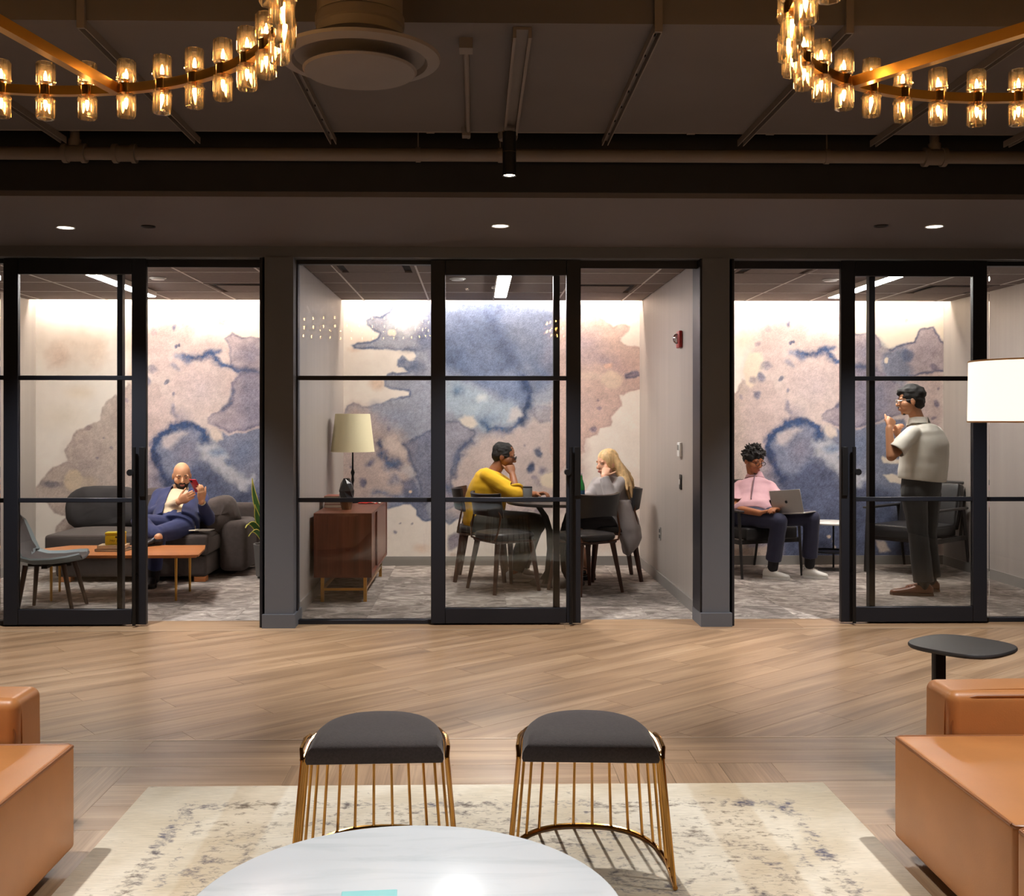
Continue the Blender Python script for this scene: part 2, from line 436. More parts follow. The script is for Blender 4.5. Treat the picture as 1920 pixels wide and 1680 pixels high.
def rug_mat(hw, hl):
    """distressed cream rug: object coordinates, x across, y along; worn grey-blue flecks, denser inside the border"""
    m, nt, b, out = new_mat('distressed_cream_rug')
    L = nt.links.new
    tc = nd(nt, 'ShaderNodeTexCoord')
    sp = nd(nt, 'ShaderNodeSeparateXYZ'); L(tc.outputs['Object'], sp.inputs[0])
    def mth(op, a, bb=0.0, clamp=False):
        n = nd(nt, 'ShaderNodeMath', operation=op, use_clamp=clamp)
        for i, q in enumerate((a, bb)):
            if isinstance(q, (int, float)): n.inputs[i].default_value = q
            else: L(q, n.inputs[i])
        return n.outputs[0]
    def noise(scale, detail, rough, stretch, dist=0.0):
        mp = nd(nt, 'ShaderNodeMapping'); mp.inputs['Scale'].default_value = stretch; L(tc.outputs['Object'], mp.inputs[0])
        n = nd(nt, 'ShaderNodeTexNoise', i_Scale=scale, i_Detail=detail, i_Roughness=rough, i_Distortion=dist); L(mp.outputs[0], n.inputs['Vector']); return n.outputs['Fac']
    patch = noise(2.2, 3.0, .5, (1, 1, 1), .5)
    base = ramp(nt, [(0.35, lin((206, 193, 170))), (0.65, lin((232, 224, 208)))]); L(patch, base.inputs[0])
    fleck = noise(34.0, 4.0, .7, (1, 1.5, 1), .3)        # worn motif spots
    rib = noise(1.0, 2.0, .6, (22, 260, 40))             # woven ribs
    motif = noise(7.0, 3.0, .6, (1, 1.2, 1), 1.6)
    dx = mth('SUBTRACT', hw, mth('ABSOLUTE', sp.outputs[0])); dy = mth('SUBTRACT', hl, mth('ABSOLUTE', sp.outputs[1]))
    d = mth('ADD', mth('MINIMUM', dx, dy), mth('MULTIPLY', mth('SUBTRACT', patch, 0.5), 0.03))
    band = ramp(nt, [(0.0, (0.02, 0.02, 0.02, 1)), (0.15, (0.06, 0.06, 0.06, 1)), (0.20, (0.32, 0.32, 0.32, 1)), (0.235, (0.30, 0.30, 0.30, 1)), (0.26, (0.08, 0.08, 0.08, 1)), (0.29, (0.26, 0.26, 0.26, 1)), (0.32, (0.10, 0.10, 0.10, 1)), (0.38, (0.22, 0.22, 0.22, 1)), (1.0, (0.24, 0.24, 0.24, 1))])
    L(d, band.inputs[0])
    v = mth('ADD', mth('ADD', mth('MULTIPLY', fleck, .75), mth('MULTIPLY', motif, .55)), mth('MULTIPLY', band.outputs[0], .62))
    fl = mth('MULTIPLY', mth('SUBTRACT', v, .80), 5.5, True)
    cc = ramp(nt, [(0.42, lin((96, 96, 114))), (0.58, lin((118, 106, 94)))]); L(patch, cc.inputs[0])
    mx = mixc(nt, 'MIX'); L(mth('MULTIPLY', fl, .95), mx.inputs[0]); L(base.outputs[0], mx.inputs[6]); L(cc.outputs[0], mx.inputs[7])
    tb = ramp(nt, [(0.335, (0, 0, 0, 1)), (0.35, (1, 1, 1, 1)), (0.52, (1, 1, 1, 1)), (0.535, (0, 0, 0, 1))]); L(mth('ADD', dx, mth('MULTIPLY', mth('SUBTRACT', motif, .5), .03)), tb.inputs[0])
    mx2 = mixc(nt, 'MULTIPLY'); L(mth('MULTIPLY', tb.outputs[0], 0.35), mx2.inputs[0]); L(mx.outputs[2], mx2.inputs[6]); mx2.inputs[7].default_value = lin((222, 204, 178))
    rr = ramp(nt, [(0.3, (.86, .86, .86, 1)), (0.7, (1.06, 1.06, 1.06, 1))]); L(rib, rr.inputs[0])
    mx3 = mixc(nt, 'MULTIPLY', 1.0); L(mx2.outputs[2], mx3.inputs[6]); L(rr.outputs[0], mx3.inputs[7])
    L(mx3.outputs[2], b.inputs['Base Color'])
    b.inputs['Roughness'].default_value = 1.0; b.inputs['Specular IOR Level'].default_value = 0.1
    bp = nd(nt, 'ShaderNodeBump', i_Strength=0.5, i_Distance=0.004); L(rib, bp.inputs['Height']); L(bp.outputs[0], b.inputs['Normal'])
    return m

def marble_mat():
    m, nt, b, out = new_mat('white_veined_marble')
    L = nt.links.new
    tc = nd(nt, 'ShaderNodeTexCoord'); mp = nd(nt, 'ShaderNodeMapping')
    mp.inputs['Rotation'].default_value = (0, 0, math.radians(-14)); mp.inputs['Scale'].default_value = (1.3, 9.0, 4.0)
    L(tc.outputs['Object'], mp.inputs[0])
    n = nd(nt, 'ShaderNodeTexNoise', i_Scale=1.2, i_Detail=7.0, i_Roughness=0.6, i_Distortion=1.0); L(mp.outputs[0], n.inputs['Vector'])
    r = ramp(nt, [(0.26, lin((178, 190, 202))), (0.38, lin((220, 228, 234))), (0.52, lin((234, 240, 246)))]); L(n.outputs['Fac'], r.inputs[0])
    L(r.outputs[0], b.inputs['Base Color']); b.inputs['Roughness'].default_value = 0.24
    return m
m_marble = marble_mat()

def leather_seat_tone(): return m_tan
# ================================================================ STRUCTURE
YG = 7.06            # face of the sliding doors
YF = 7.135           # fixed glazing plane
YC = 7.25            # carpet starts
YB = 9.97            # mural walls
ZC = 2.528           # meeting-room ceiling
ZS = 2.565           # soffit underside
ZTOP = 3.6
XL, XR, YBACK = -5.2, 5.4, -2.6

X2L, X2R = PX(644, YB), PX(1199.5, YB)
X1L, X1R = PX(67, YB), X2L - 0.2
X3L, X3R = X2R + 0.2, PX(1769, YB)
ROOMS = [(X1L, X1R), (X2L, X2R), (X3L, X3R)]
RN = ['left', 'middle', 'right']

def struct(name, mb, mat, label, cat):
    return tag(mb.build(name, mat), label, cat, kind='structure')

# ---- lounge floor: slab plus planks
floor = struct('floor', MB().box(XL, XR, YBACK, YC, -0.12, -0.004), m_plank, 'brown oak plank floor of the lounge', 'floor')
def clip_poly(poly, ax, lo, hi):
    for sgn, lim in ((1, lo), (-1, hi)):
        out = []
        for a, b in zip(poly, poly[1:] + poly[:1]):
            da, db = sgn * (a[ax] - lim), sgn * (b[ax] - lim)
            if da >= 0: out.append(a)
            if da * db < 0:
                t = da / (da - db); out.append((a[0] + (b[0] - a[0]) * t, a[1] + (b[1] - a[1]) * t))
        poly = out
        if len(poly) < 3: return []
    return poly
def plank_poly(poly, ang):
    """one plank of the floor, its own x axis along the grain"""
    cx = sum(p[0] for p in poly) / len(poly); cy = sum(p[1] for p in poly) / len(poly)
    c, s = math.cos(-ang), math.sin(-ang)
    loc = [((p[0] - cx) * c - (p[1] - cy) * s, (p[0] - cx) * s + (p[1] - cy) * c) for p in poly]
    o = MB().prism(loc, -0.005, 0.0).build('plank', m_plank, floor, local=True)
    o.location = Vector((cx, cy, 0)) - world_loc(floor); o.rotation_euler = (0, 0, ang)
YL1, YL0 = G(900, 1181).y, G(900, 1385).y       # diagonal field between the two pale joints
g = 0.0007
ang = math.radians(38); pw, plen = 0.20, 1.22
ca, sa = math.cos(ang), math.sin(ang)
for r in range(-30, 40):
    off = (r * 0.37) % 1.0 * plen
    for k in range(-8, 9):
        u0 = k * plen + off; v0 = r * pw
        q = [(u0 + g, v0 + g), (u0 + plen - g, v0 + g), (u0 + plen - g, v0 + pw - g), (u0 + g, v0 + pw - g)]
        q = [(u * ca - v * sa, 5.7 + u * sa + v * ca) for u, v in q]
        q = clip_poly(q, 1, YL0 + 0.005, YL1 - 0.005)
        if q: q = clip_poly(q, 0, -3.7, 4.0)
        if q:
            a2 = abs(sum(a[0] * b[1] - b[0] * a[1] for a, b in zip(q, q[1:] + q[:1]))) / 2
            if a2 > 0.004: plank_poly(q, ang)
def strip(y0, y1, off):
    x = -3.7 - off
    while x < 4.0:
        a, b = max(x, -3.7), min(x + 1.6, 4.0)
        if b - a > 0.05: plank_poly([(a + g, y0 + g), (b - g, y0 + g), (b - g, y1 - g), (a + g, y1 - g)], 0.0)
        x += 1.6
strip(YL1 + .004, YC - 0.003, 0.5)
YS = G(900, 1433.5).y
strip((YL0 + YS) / 2, YL0 - 0.005, 0.9); strip(YS, (YL0 + YS) / 2, 0.2)
BW = 0.648
for row in range(6):
    y1 = YS - row * BW; y0 = y1 - BW
    for c in range(-4, 6):
        xa = PX(548, YS) + (c - 1) * BW; xb = xa + BW
        if xb < -2.9 or xa > 3.1: continue
        for k in range(3):
            if (c + row) % 2: # along y
                x0 = xa + k * BW / 3; x1 = x0 + BW / 3
                plank_poly([(x0 + g, y0 + g), (x1 - g, y0 + g), (x1 - g, y1 - g), (x0 + g, y1 - g)], math.pi / 2)
            else:
                ya = y0 + k * BW / 3; yb = ya + BW / 3
                plank_poly([(xa + g, ya + g), (xb - g, ya + g), (xb - g, yb - g), (xa + g, yb - g)], 0.0)

m_strip = M('pale_joint_strip', (214, 196, 176), .3, .5, var=.03)
for yy in (YL1, YL0):
    MB().box(-3.7, 4.0, yy - .004, yy + .004, -0.004, 0.0012).build('joint_strip', m_strip, floor)
# ---- carpet floors of the three rooms
def carpet_tile_mesh(w, d):
    me = MB().box(-w / 2 + .0006, w / 2 - .0006, -d / 2 + .0006, d / 2 - .0006, -0.004, 0.0).mesh('carpet_tile'); me.materials.append(m_carpet); return me
CT = 0.5
ct_me = carpet_tile_mesh(CT, CT)
for i, (a, b) in enumerate(ROOMS):
    f = struct('floor_room_%d' % (i + 1), MB().box(a - .1, b + .1, YC, YB + .1, -0.12, -0.004), m_carpet, 'grey patterned carpet floor of the %s meeting room' % RN[i], 'floor')
    y = YC
    while y < YB - 0.01:
        d = min(CT, YB - y); x = a
        while x < b - 0.01:
            w = min(CT, b - x)
            me = ct_me if (w > CT - .01 and d > CT - .01) else carpet_tile_mesh(w, d)
            inst('carpet_tile', me, (x + w / 2, y + d / 2, 0.0), f, random.choice((0, math.pi)) if me is ct_me else 0)
            x += CT
        y += CT

# ---- lounge shell
struct('wall_left', MB().box(XL - .15, XL, YBACK, 7.0, 0, ZTOP), m_lwall, 'dark left wall of the lounge', 'wall')
struct('wall_right', MB().box(XR, XR + .15, YBACK, 7.0, 0, ZTOP), m_lwall, 'dark right wall of the lounge', 'wall')
struct('wall_rear', MB().box(XL - .15, XR + .15, YBACK - .15, YBACK, 0, ZTOP), m_lwall, 'dark rear wall of the lounge', 'wall')
struct('ceiling', MB().box(XL - .15, XR + .15, YBACK - .15, YC, ZTOP, ZTOP + .1), m_deck, 'dark upper ceiling of the lounge', 'ceiling')
Z_D = PZ(900, 247, 5.15)
deck = struct('ceiling_deck', MB().box(XL, XR, G(900, 2000).y * 0 + 3.74, 5.15, Z_D, ZTOP - 0.002), m_deck, 'brown painted dropped ceiling deck above the lounge', 'ceiling')
# panel seams on the deck underside
for x in (-1.42, -0.73, 0.655, 1.35, 2.03):
    pass
struct('trim_soffit', MB().box(XL, XR, 5.45, 7.25, ZS, ZTOP - 0.002), m_soffit, 'dark brown soffit bulkhead above the glass fronts', 'soffit')
struct('trim_fascia', MB().box(XL, XR, 5.438, 5.449, PZ(900, 360, 5.44), ZTOP - 0.003), m_gap, 'near-black board painting shade on the upper soffit fascia behind the pipe', 'fascia')  # thin board added, its near black stands for shade on the fascia
struct('trim_header', MB().box(XL, XR, 7.0, 7.25, 2.492, ZS - 0.0005), m_column, 'dark grey header beam along the top of the doors', 'beam')

# ---- rooms: ceilings with tiles, walls, baseboards
TS = 0.61
YROWS = [9.80 - TS * k for k in range(5)]
ceil_info = []
for i, (a, b) in enumerate(ROOMS):
    c = struct('ceiling_room_%d' % (i + 1), MB().box(a - .1, b + .1, 7.25, 9.83, ZC + 0.02, ZC + 0.05), m_tile, 'dark tiled ceiling with pale grid in the %s meeting room' % RN[i], 'ceiling')
    struct('ceiling_slot_%d' % (i + 1), MB().box(a - .1, b + .1, 9.80, YB + .1, ZC + .17, ZC + .2).box(a - .1, b + .1, 9.80, 9.83, ZC + .05, ZC + .17), m_wallp, 'lit slot above the mural of the %s meeting room' % RN[i], 'ceiling')
    x0 = {0: PX(210, YB), 1: PX(686, YB), 2: PX(1389, YB)}[i]
    xs = [x0 + TS * k for k in range(-8, 9)]
    xs = [a] + [x for x in xs if a + .03 < x < b - .03] + [b]
    ys = sorted([7.25] + YROWS + [9.83])
    ys = [y for k, y in enumerate(ys) if k == 0 or y - ys[k - 1] > 0.02]
    ceil_info.append((xs, ys))
    vents = {0: [(PX(440, 8.9), 8.9)], 1: [(PX(720, 7.7), 7.7), (PX(1130, 8.9), 8.9)], 2: [(PX(1450, 7.7), 7.7), (PX(1740, 8.9), 8.9)]}[i]
    lx = {0: PX(284, 9.2), 1: PX(938, 9.2), 2: PX(1561, 9.2)}[i]
    for xa, xb in zip(xs, xs[1:]):
        for ya, yb in zip(ys, ys[1:]):
            if any(xa < vx < xb and ya < vy < yb for vx, vy in vents):
                ln = [('left meeting room ceiling, above the dark sofa'), ('middle meeting room ceiling, nearest the fixed glass', 'middle meeting room ceiling, above the seated woman'), ('right meeting room ceiling, above the open doorway', 'right meeting room ceiling, above the white shirt')]
                k = [xa < vx < xb and ya < vy < yb for vx, vy in vents].index(True)
                nm = ln[i] if i == 0 else ln[i][k]
                v = thing('air_diffuser', 'square dark plaque air vent in the ' + nm, 'vent', ((xa + xb) / 2, (ya + yb) / 2, ZC), group='square ceiling vents')
                w, d = (xb - xa) / 2 - .008, (yb - ya) / 2 - .008
                fr = MB()
                fr.box(-w, w, -d, -d + .03, -.006, .018).box(-w, w, d - .03, d, -.006, .018).box(-w, -w + .03, -d + .03, d - .03, -.006, .018).box(w - .03, w, -d + .03, d - .03, -.006, .018)
                fr.build('frame', m_tile, v, True)
                MB().box(-w + .03, w - .03, -d + .03, d - .03, .012, .018).build('throat', m_gap, v, True)
                MB().rbox(-w + .085, w - .085, -d + .085, d - .085, -.012, -.004, .003, 1).build('plaque', m_tile, v, True)
            else:
                MB().box(xa + .007, xb - .007, ya + .007, yb - .007, ZC + 0.002, ZC + 0.0195).build('ceiling_tile', m_tile, c)
    for x in xs[1:-1]: MB().box(x - .007, x + .007, 7.25, 9.83, ZC - .001, ZC + .0195).build('grid_bar', m_grid, c)
    for y in ys[1:-1]:
        MB().box(a, b, y - .006, y + .006, ZC, ZC + .0195).build('grid_bar', m_grid, c)
    # linear fixture
    lf = thing('linear_light', 'bright linear ceiling light in the %s meeting room' % RN[i], 'light', (lx, 8.35, ZC), group='linear ceiling lights')
    MB().box(-.055, .055, -.62, .82, -.045, -.003).build('housing', m_grid, lf, True)
    MB().box(-.048, .048, -.61, .81, -.049, -.0455).build('diffuser', emit('linear_led', (255, 248, 241), L_LINEAR), lf, True)
    # round ceiling disc
    dx = {0: PX(296, 8.3), 1: PX(858, 8.3), 2: PX(1557, 8.3)}[i]
    sp = thing('ceiling_speaker', 'small round white ceiling disc in the %s meeting room' % RN[i], 'speaker', (dx, 8.3, ZC), group='small round ceiling discs')
    MB().lathe([(0.0, -.016), (.05, -.014), (.055, -.004), (.055, .0)], n=24).build('cover', m_white_plastic, sp, True)
    MB().lathe([(.056, -.005), (.066, -.004), (.066, .0), (.056, 0.0)], n=24).build('trim_ring', m_white_plastic, sp, True)
    # cove strip
    cv = thing('cove_light', 'bright led strip above the mural in the %s meeting room' % RN[i], 'light', ((a + b) / 2, 9.86, ZC + .09), group='cove led strips')
    hw = (b - a) / 2 - .02
    MB().box(-hw, hw, -.028, .028, .004, .03).build('channel', m_grid, cv, True)
    MB().box(-hw, hw, -.018, .022, 0.0, .004).build('led_strip', emit('cove_led', (255, 238, 222), L_COVE), cv, True)
# partition walls
pw_ = [('wall_room_1_left', X1L - .15, X1L, 'outer left side wall of the left meeting room'), ('wall_partition_1', X1R, X2L, 'pale partition wall between the left and middle rooms'),
       ('wall_partition_2', X2R, X3L, 'pale partition wall between the middle and right rooms'), ('wall_room_3_right', X3R, X3R + .15, 'pale right side wall of the right meeting room')]
for n, a, b, lb in pw_: struct(n, MB().box(a, b, 7.25, YB + .1, 0, ZTOP - .4), m_wallp, lb, 'wall')
for i, (a, b) in enumerate(ROOMS):
    struct('baseboard_room_%d' % (i + 1), MB().box(a + .012, b - .012, YB - .014, YB - .001, 0.0, .088).box(a, a + .012, 7.25, YB - .001, 0, .088).box(b - .012, b, 7.25, YB - .001, 0, .088), m_base, 'grey baseboard around the %s meeting room' % RN[i], 'baseboard')

# columns between the bays
for n, (p0, p1) in enumerate(((496, 550), (1317, 1368))):
    a, b = PX(p0, 6.99), PX(p1, 6.99)
    c = struct('wall_column_%d' % (n + 1), MB().box(a, b, 6.99, 7.25, 0, 2.4915), m_column, 'dark grey column with baseboard beside the %s meeting room' % ('left', 'right')[n], 'column')
    MB().box(a - .014, b + .014, 6.972, 7.25, 0, .092).build('baseboard', m_base if 0 else m_column, c)
struct('wall_front_left', MB().box(XL, PX(-275, 7.06), 6.99, 7.25, 0, 2.4915), m_lwall, 'dark wall left of the glass fronts', 'wall')
struct('wall_front_right', MB().box(PX(2135, 7.06), XR, 6.99, 7.25, 0, 2.4915), m_lwall, 'dark wall right of the glass fronts', 'wall')

# ---- glass fronts
def zpx(py, Y): return HCAM + (PPY - py) / FPX * Y
ZDT = zpx(487, YG); ZM1, ZM2 = zpx(709, YG), zpx(937, YG)
def frame_part(par, name, x0, x1, y0, y1, z0, z1, mat=None):
    return MB().rbox(x0, x1, y0, y1, z0, z1, .003, 1).build(name, mat or m_frame, par)
bays = [   # name, door px, fixed px, post px, opening jamb px, opening side
    ('left', (6, 274), (-270, 232), (222, 232), (490, 496), 1),
    ('middle', (808, 1089), (550, 1049), (1037, 1048), (1309, 1317), 1),
    ('right', (1577, 1851), (1627, 2130), (1628, 1638), (1368, 1373), -1)]
for i, (nm, dp, fp, pp, jp, side) in enumerate(bays):
    # fixed glazing
    w = thing('window_%d' % (i + 1), 'fixed black framed glass panel of the %s meeting room' % nm, 'window', (PX((fp[0] + fp[1]) / 2, YF), YF, 0), kind='structure')
    a, b = PX(fp[0], YF), PX(fp[1], YF)
    if side == 1:
        frame_part(w, 'stile', a, a + .035, YF - .03, YF + .03, 0.0, 2.49); frame_part(w, 'stile', PX(pp[0], YF), b, YF - .03, YF + .03, .0, 2.49)
        ia, ib = a + .035, PX(pp[0], YF)
    else:
        frame_part(w, 'stile', a, PX(pp[1], YF), YF - .03, YF + .03, 0.0, 2.49); frame_part(w, 'stile', b - .035, b, YF - .03, YF + .03, 0.0, 2.49)
        ia, ib = PX(pp[1], YF), b - .035
    frame_part(w, 'rail', ia, ib, YF - .03, YF + .03, 0.0, .03); frame_part(w, 'rail', ia, ib, YF - .03, YF + .03, 2.462, 2.49)
    zb = [.03, zpx(937, YF), zpx(709, YF), 2.462]
    for z in zb[1:3]: frame_part(w, 'muntin', ia, ib, YF - .014, YF + .014, z - .015, z + .015)
    cuts = [ia, ib]
    if i == 1: cuts = [ia, PX(795, YF), ib]
    if i == 2: cuts = [ia, PX(1855, YF), ib]
    if i == 0: cuts = [ia, PX(0, YF), ib]
    for k in range(len(cuts) - 1):
        for z0, z1 in zip(zb, zb[1:]):
            e = .0012 if k else 0
            MB().box(cuts[k] + e, cuts[k + 1] - .0012, YF - .004, YF + .004, z0 + (.0155 if z0 > .1 else 0), z1 - (.0155 if z1 < 2.4 else 0)).build('pane', m_glass, w)
    # jamb and head track of the opening
    t = thing('trim_%d' % (i + 1), 'black door track and jamb of the %s meeting room' % nm, 'door frame', (PX(jp[0], YG), YG, 0), kind='structure')
    frame_part(t, 'jamb', PX(jp[0], YG), PX(jp[1], YG), 7.0, 7.24, 0.0, 2.49)
    ta, tb_ = (PX(dp[0], YG), PX(jp[0], YG)) if side == 1 else (PX(jp[1], YG), PX(dp[1], YG))
    frame_part(t, 'track', ta, tb_, 7.085, 7.104, 2.435, 2.49)
    # sliding door
    d = thing('door_%d' % (i + 1), 'black framed sliding glass door of the %s meeting room' % nm, 'door', (PX((dp[0] + dp[1]) / 2, YG), YG, 0), kind='structure')
    x0, x1 = PX(dp[0], YG), PX(dp[1], YG); sw = .098
    Y0, Y1 = YG, YG + .04
    frame_part(d, 'stile', x0, x0 + sw, Y0, Y1, .012, ZDT); frame_part(d, 'stile', x1 - sw, x1, Y0, Y1, .012, ZDT)
    frame_part(d, 'rail', x0 + sw, x1 - sw, Y0, Y1, .012, .115); frame_part(d, 'rail', x0 + sw, x1 - sw, Y0, Y1, ZDT - .105, ZDT)
    zb = [.115, ZM2, ZM1, ZDT - .105]
    for z in zb[1:3]: frame_part(d, 'muntin', x0 + sw, x1 - sw, Y0 + .006, Y1 - .006, z - .015, z + .015)
    for z0, z1 in zip(zb, zb[1:]):
        MB().box(x0 + sw, x1 - sw, Y0 + .016, Y0 + .024, z0 + (.0155 if z0 > .2 else 0), z1 - (.0155 if z1 < 2.3 else 0)).build('pane', m_glass, d)
    # tall locking pull
    hx = (x1 - sw * .72) if side == 1 else (x0 + sw * .80)
    zt = zpx(838, YG)
    h = MB().cyl((hx, Y0 - .035, .012), (hx, Y0 - .035, zt), .012, 14).build('pull_handle', m_black, d)
    MB().cyl((hx, Y0 - .035, zpx(885, YG)), (hx, Y0, zpx(885, YG)), .011, 12).cyl((hx, Y0 - .035, .35), (hx, Y0, .35), .011, 12).build('standoff', m_black, h)
    kx = hx - side * .022
    MB().cyl((kx, Y0 - .055, zpx(885, YG)), (kx, Y0, zpx(885, YG)), .022, 18).build('lock_knob', m_black, h)
    MB().rbox(x1 - .045 if side == 1 else x0 + .006, x1 - .006 if side == 1 else x0 + .045, Y0 - .012, Y0, zpx(930, YG), zpx(838, YG), .002, 1).build('lock_plate', m_black, h)
# ================================================================ MURALS (printed watercolour, flat wall print)
def _hash(ix, iy, seed):
    h = (ix * 374761393 + iy * 668265263 + seed * 982451653) & 0xffffffff
    h = ((h ^ (h >> 13)) * 1274126177) & 0xffffffff
    return ((h ^ (h >> 16)) & 0xffff) / 65535.0
def vnoise(x, y, seed):
    ix = np.floor(x).astype(np.int64); iy = np.floor(y).astype(np.int64)
    fx = x - ix; fy = y - iy
    fx = fx * fx * (3 - 2 * fx); fy = fy * fy * (3 - 2 * fy)
    a = _hash(ix, iy, seed); b = _hash(ix + 1, iy, seed); c = _hash(ix, iy + 1, seed); d = _hash(ix + 1, iy + 1, seed)
    return (a * (1 - fx) + b * fx) * (1 - fy) + (c * (1 - fx) + d * fx) * fy
def fbm(x, y, s, seed, oct=5):
    v = 0; amp = 0.5; t = 0
    for o in range(oct):
        v = v + amp * vnoise(x / s, y / s, seed + o * 17); t += amp; amp *= 0.55; s *= 0.5
    return v / t
def sdf_poly(x, y, poly):
    n = len(poly); d2 = np.full(x.shape, 1e18); ins = np.zeros(x.shape, bool)
    for i in range(n):
        ax, ay = poly[i]; bx, by = poly[(i + 1) % n]
        ex, ey = bx - ax, by - ay; wx, wy = x - ax, y - ay
        t = np.clip((wx * ex + wy * ey) / (ex * ex + ey * ey + 1e-9), 0, 1)
        d2 = np.minimum(d2, (wx - ex * t) ** 2 + (wy - ey * t) ** 2)
        c = ((ay > y) != (by > y))
        with np.errstate(divide='ignore', invalid='ignore'):
            xi = (bx - ax) * (y - ay) / ((by - ay) if by != ay else 1e-9) + ax
        ins ^= c & (x < xi)
    return np.where(ins, -1, 1) * np.sqrt(d2)
def dist_line(x, y, pts):
    d2 = np.full(x.shape, 1e18)
    for (ax, ay), (bx, by) in zip(pts, pts[1:]):
        ex, ey = bx - ax, by - ay; wx, wy = x - ax, y - ay
        t = np.clip((wx * ex + wy * ey) / (ex * ex + ey * ey + 1e-9), 0, 1)
        d2 = np.minimum(d2, (wx - ex * t) ** 2 + (wy - ey * t) ** 2)
    return np.sqrt(d2)
def lin3(c): return np.array(lin(c)[:3])

CREAM, BEIGE, PINK = (247, 237, 227), (224, 204, 184), (222, 192, 176)
LILAC, MAUVE, SLATE, DEEP, NAVY, SKY = (206, 188, 184), (176, 164, 170), (118, 126, 152), (88, 98, 128), (58, 72, 104), (150, 172, 194)
def paint(x0, y0, layers):
    wx = (fbm(x0, y0, 26, 3) - .5); wy = (fbm(x0, y0, 26, 91) - .5)
    fx = (fbm(x0, y0, 7, 5, 3) - .5); fy = (fbm(x0, y0, 7, 55, 3) - .5)
    n1 = fbm(x0, y0, 60, 201); n2 = fbm(x0, y0, 14, 301); n3 = fbm(x0, y0, 4.5, 401, 3)
    col = np.empty(x0.shape + (3,)); col[:] = lin3(CREAM)
    col *= (0.95 + 0.1 * n1)[..., None]
    for L in layers:
        w = L.get('w', 10.0); fw = L.get('fw', 4.0)
        x = x0 + wx * w + fx * fw; y = y0 + wy * w + fy * fw
        k = L['k']
        c = lin3(L['c']); a = L.get('a', 1.0); soft = L.get('s', 1.5)
        if k == 'poly':
            d = sdf_poly(x, y, L['p'])
            m = np.clip(0.5 - d / (2 * soft), 0, 1)
            var = L.get('v', 0.0)
            mm = m * a * (1 - var + var * np.clip(n1 * 1.6 - .3 + (n2 - .5), 0, 1) * 1.3)
            mm = np.clip(mm, 0, 1)[..., None]
            col = col * (1 - mm) + c * mm
            e = L.get('e', 0.0)
            if e:
                ew = L.get('ew', 2.2); g = np.exp(-((d + ew) / ew) ** 2) * e * np.clip(n1 * 1.8 - .2, .15, 1)
                ec = lin3(L.get('ec', NAVY)); g = np.clip(g, 0, 1)[..., None]
                col = col * (1 - g) + ec * g
        elif k == 'line':
            d = dist_line(x, y, L['p']); wd = L['r'] * (0.5 + n2)
            m = np.clip(np.exp(-(d / wd) ** 2) * a * (0.55 + 0.9 * n3), 0, 1)[..., None]
            col = col * (1 - m) + c * m
        elif k == 'blob':
            cx, cy, rx, ry = L['p']
            d = np.sqrt(((x - cx) / rx) ** 2 + ((y - cy) / ry) ** 2)
            m = np.clip((1 - d) / L.get('q', .5), 0, 1)
            m = np.clip(m * a * (0.7 + 0.6 * n2), 0, 1)[..., None]
            col = col * (1 - m) + c * m
    # pigment granulation: stronger where the paint is darker
    lum = col.mean(-1); dk = np.clip(1 - lum / 0.75, 0, 1)
    sp = (n3 - .5) * 1.1 + (np.random.RandomState(4).rand(*x0.shape) - .5) * 0.9
    col *= (1 + sp * (0.05 + 0.55 * dk))[..., None]
    mott = fbm(x0, y0, 24, 701) - .5; mott2 = fbm(x0, y0, 10, 801, 3) - .5
    col *= np.clip(1 + (mott * .9 + mott2 * .5) * (0.10 + 0.75 * dk), .5, 1.5)[..., None]
    return np.clip(col, 0.01, 0.95)

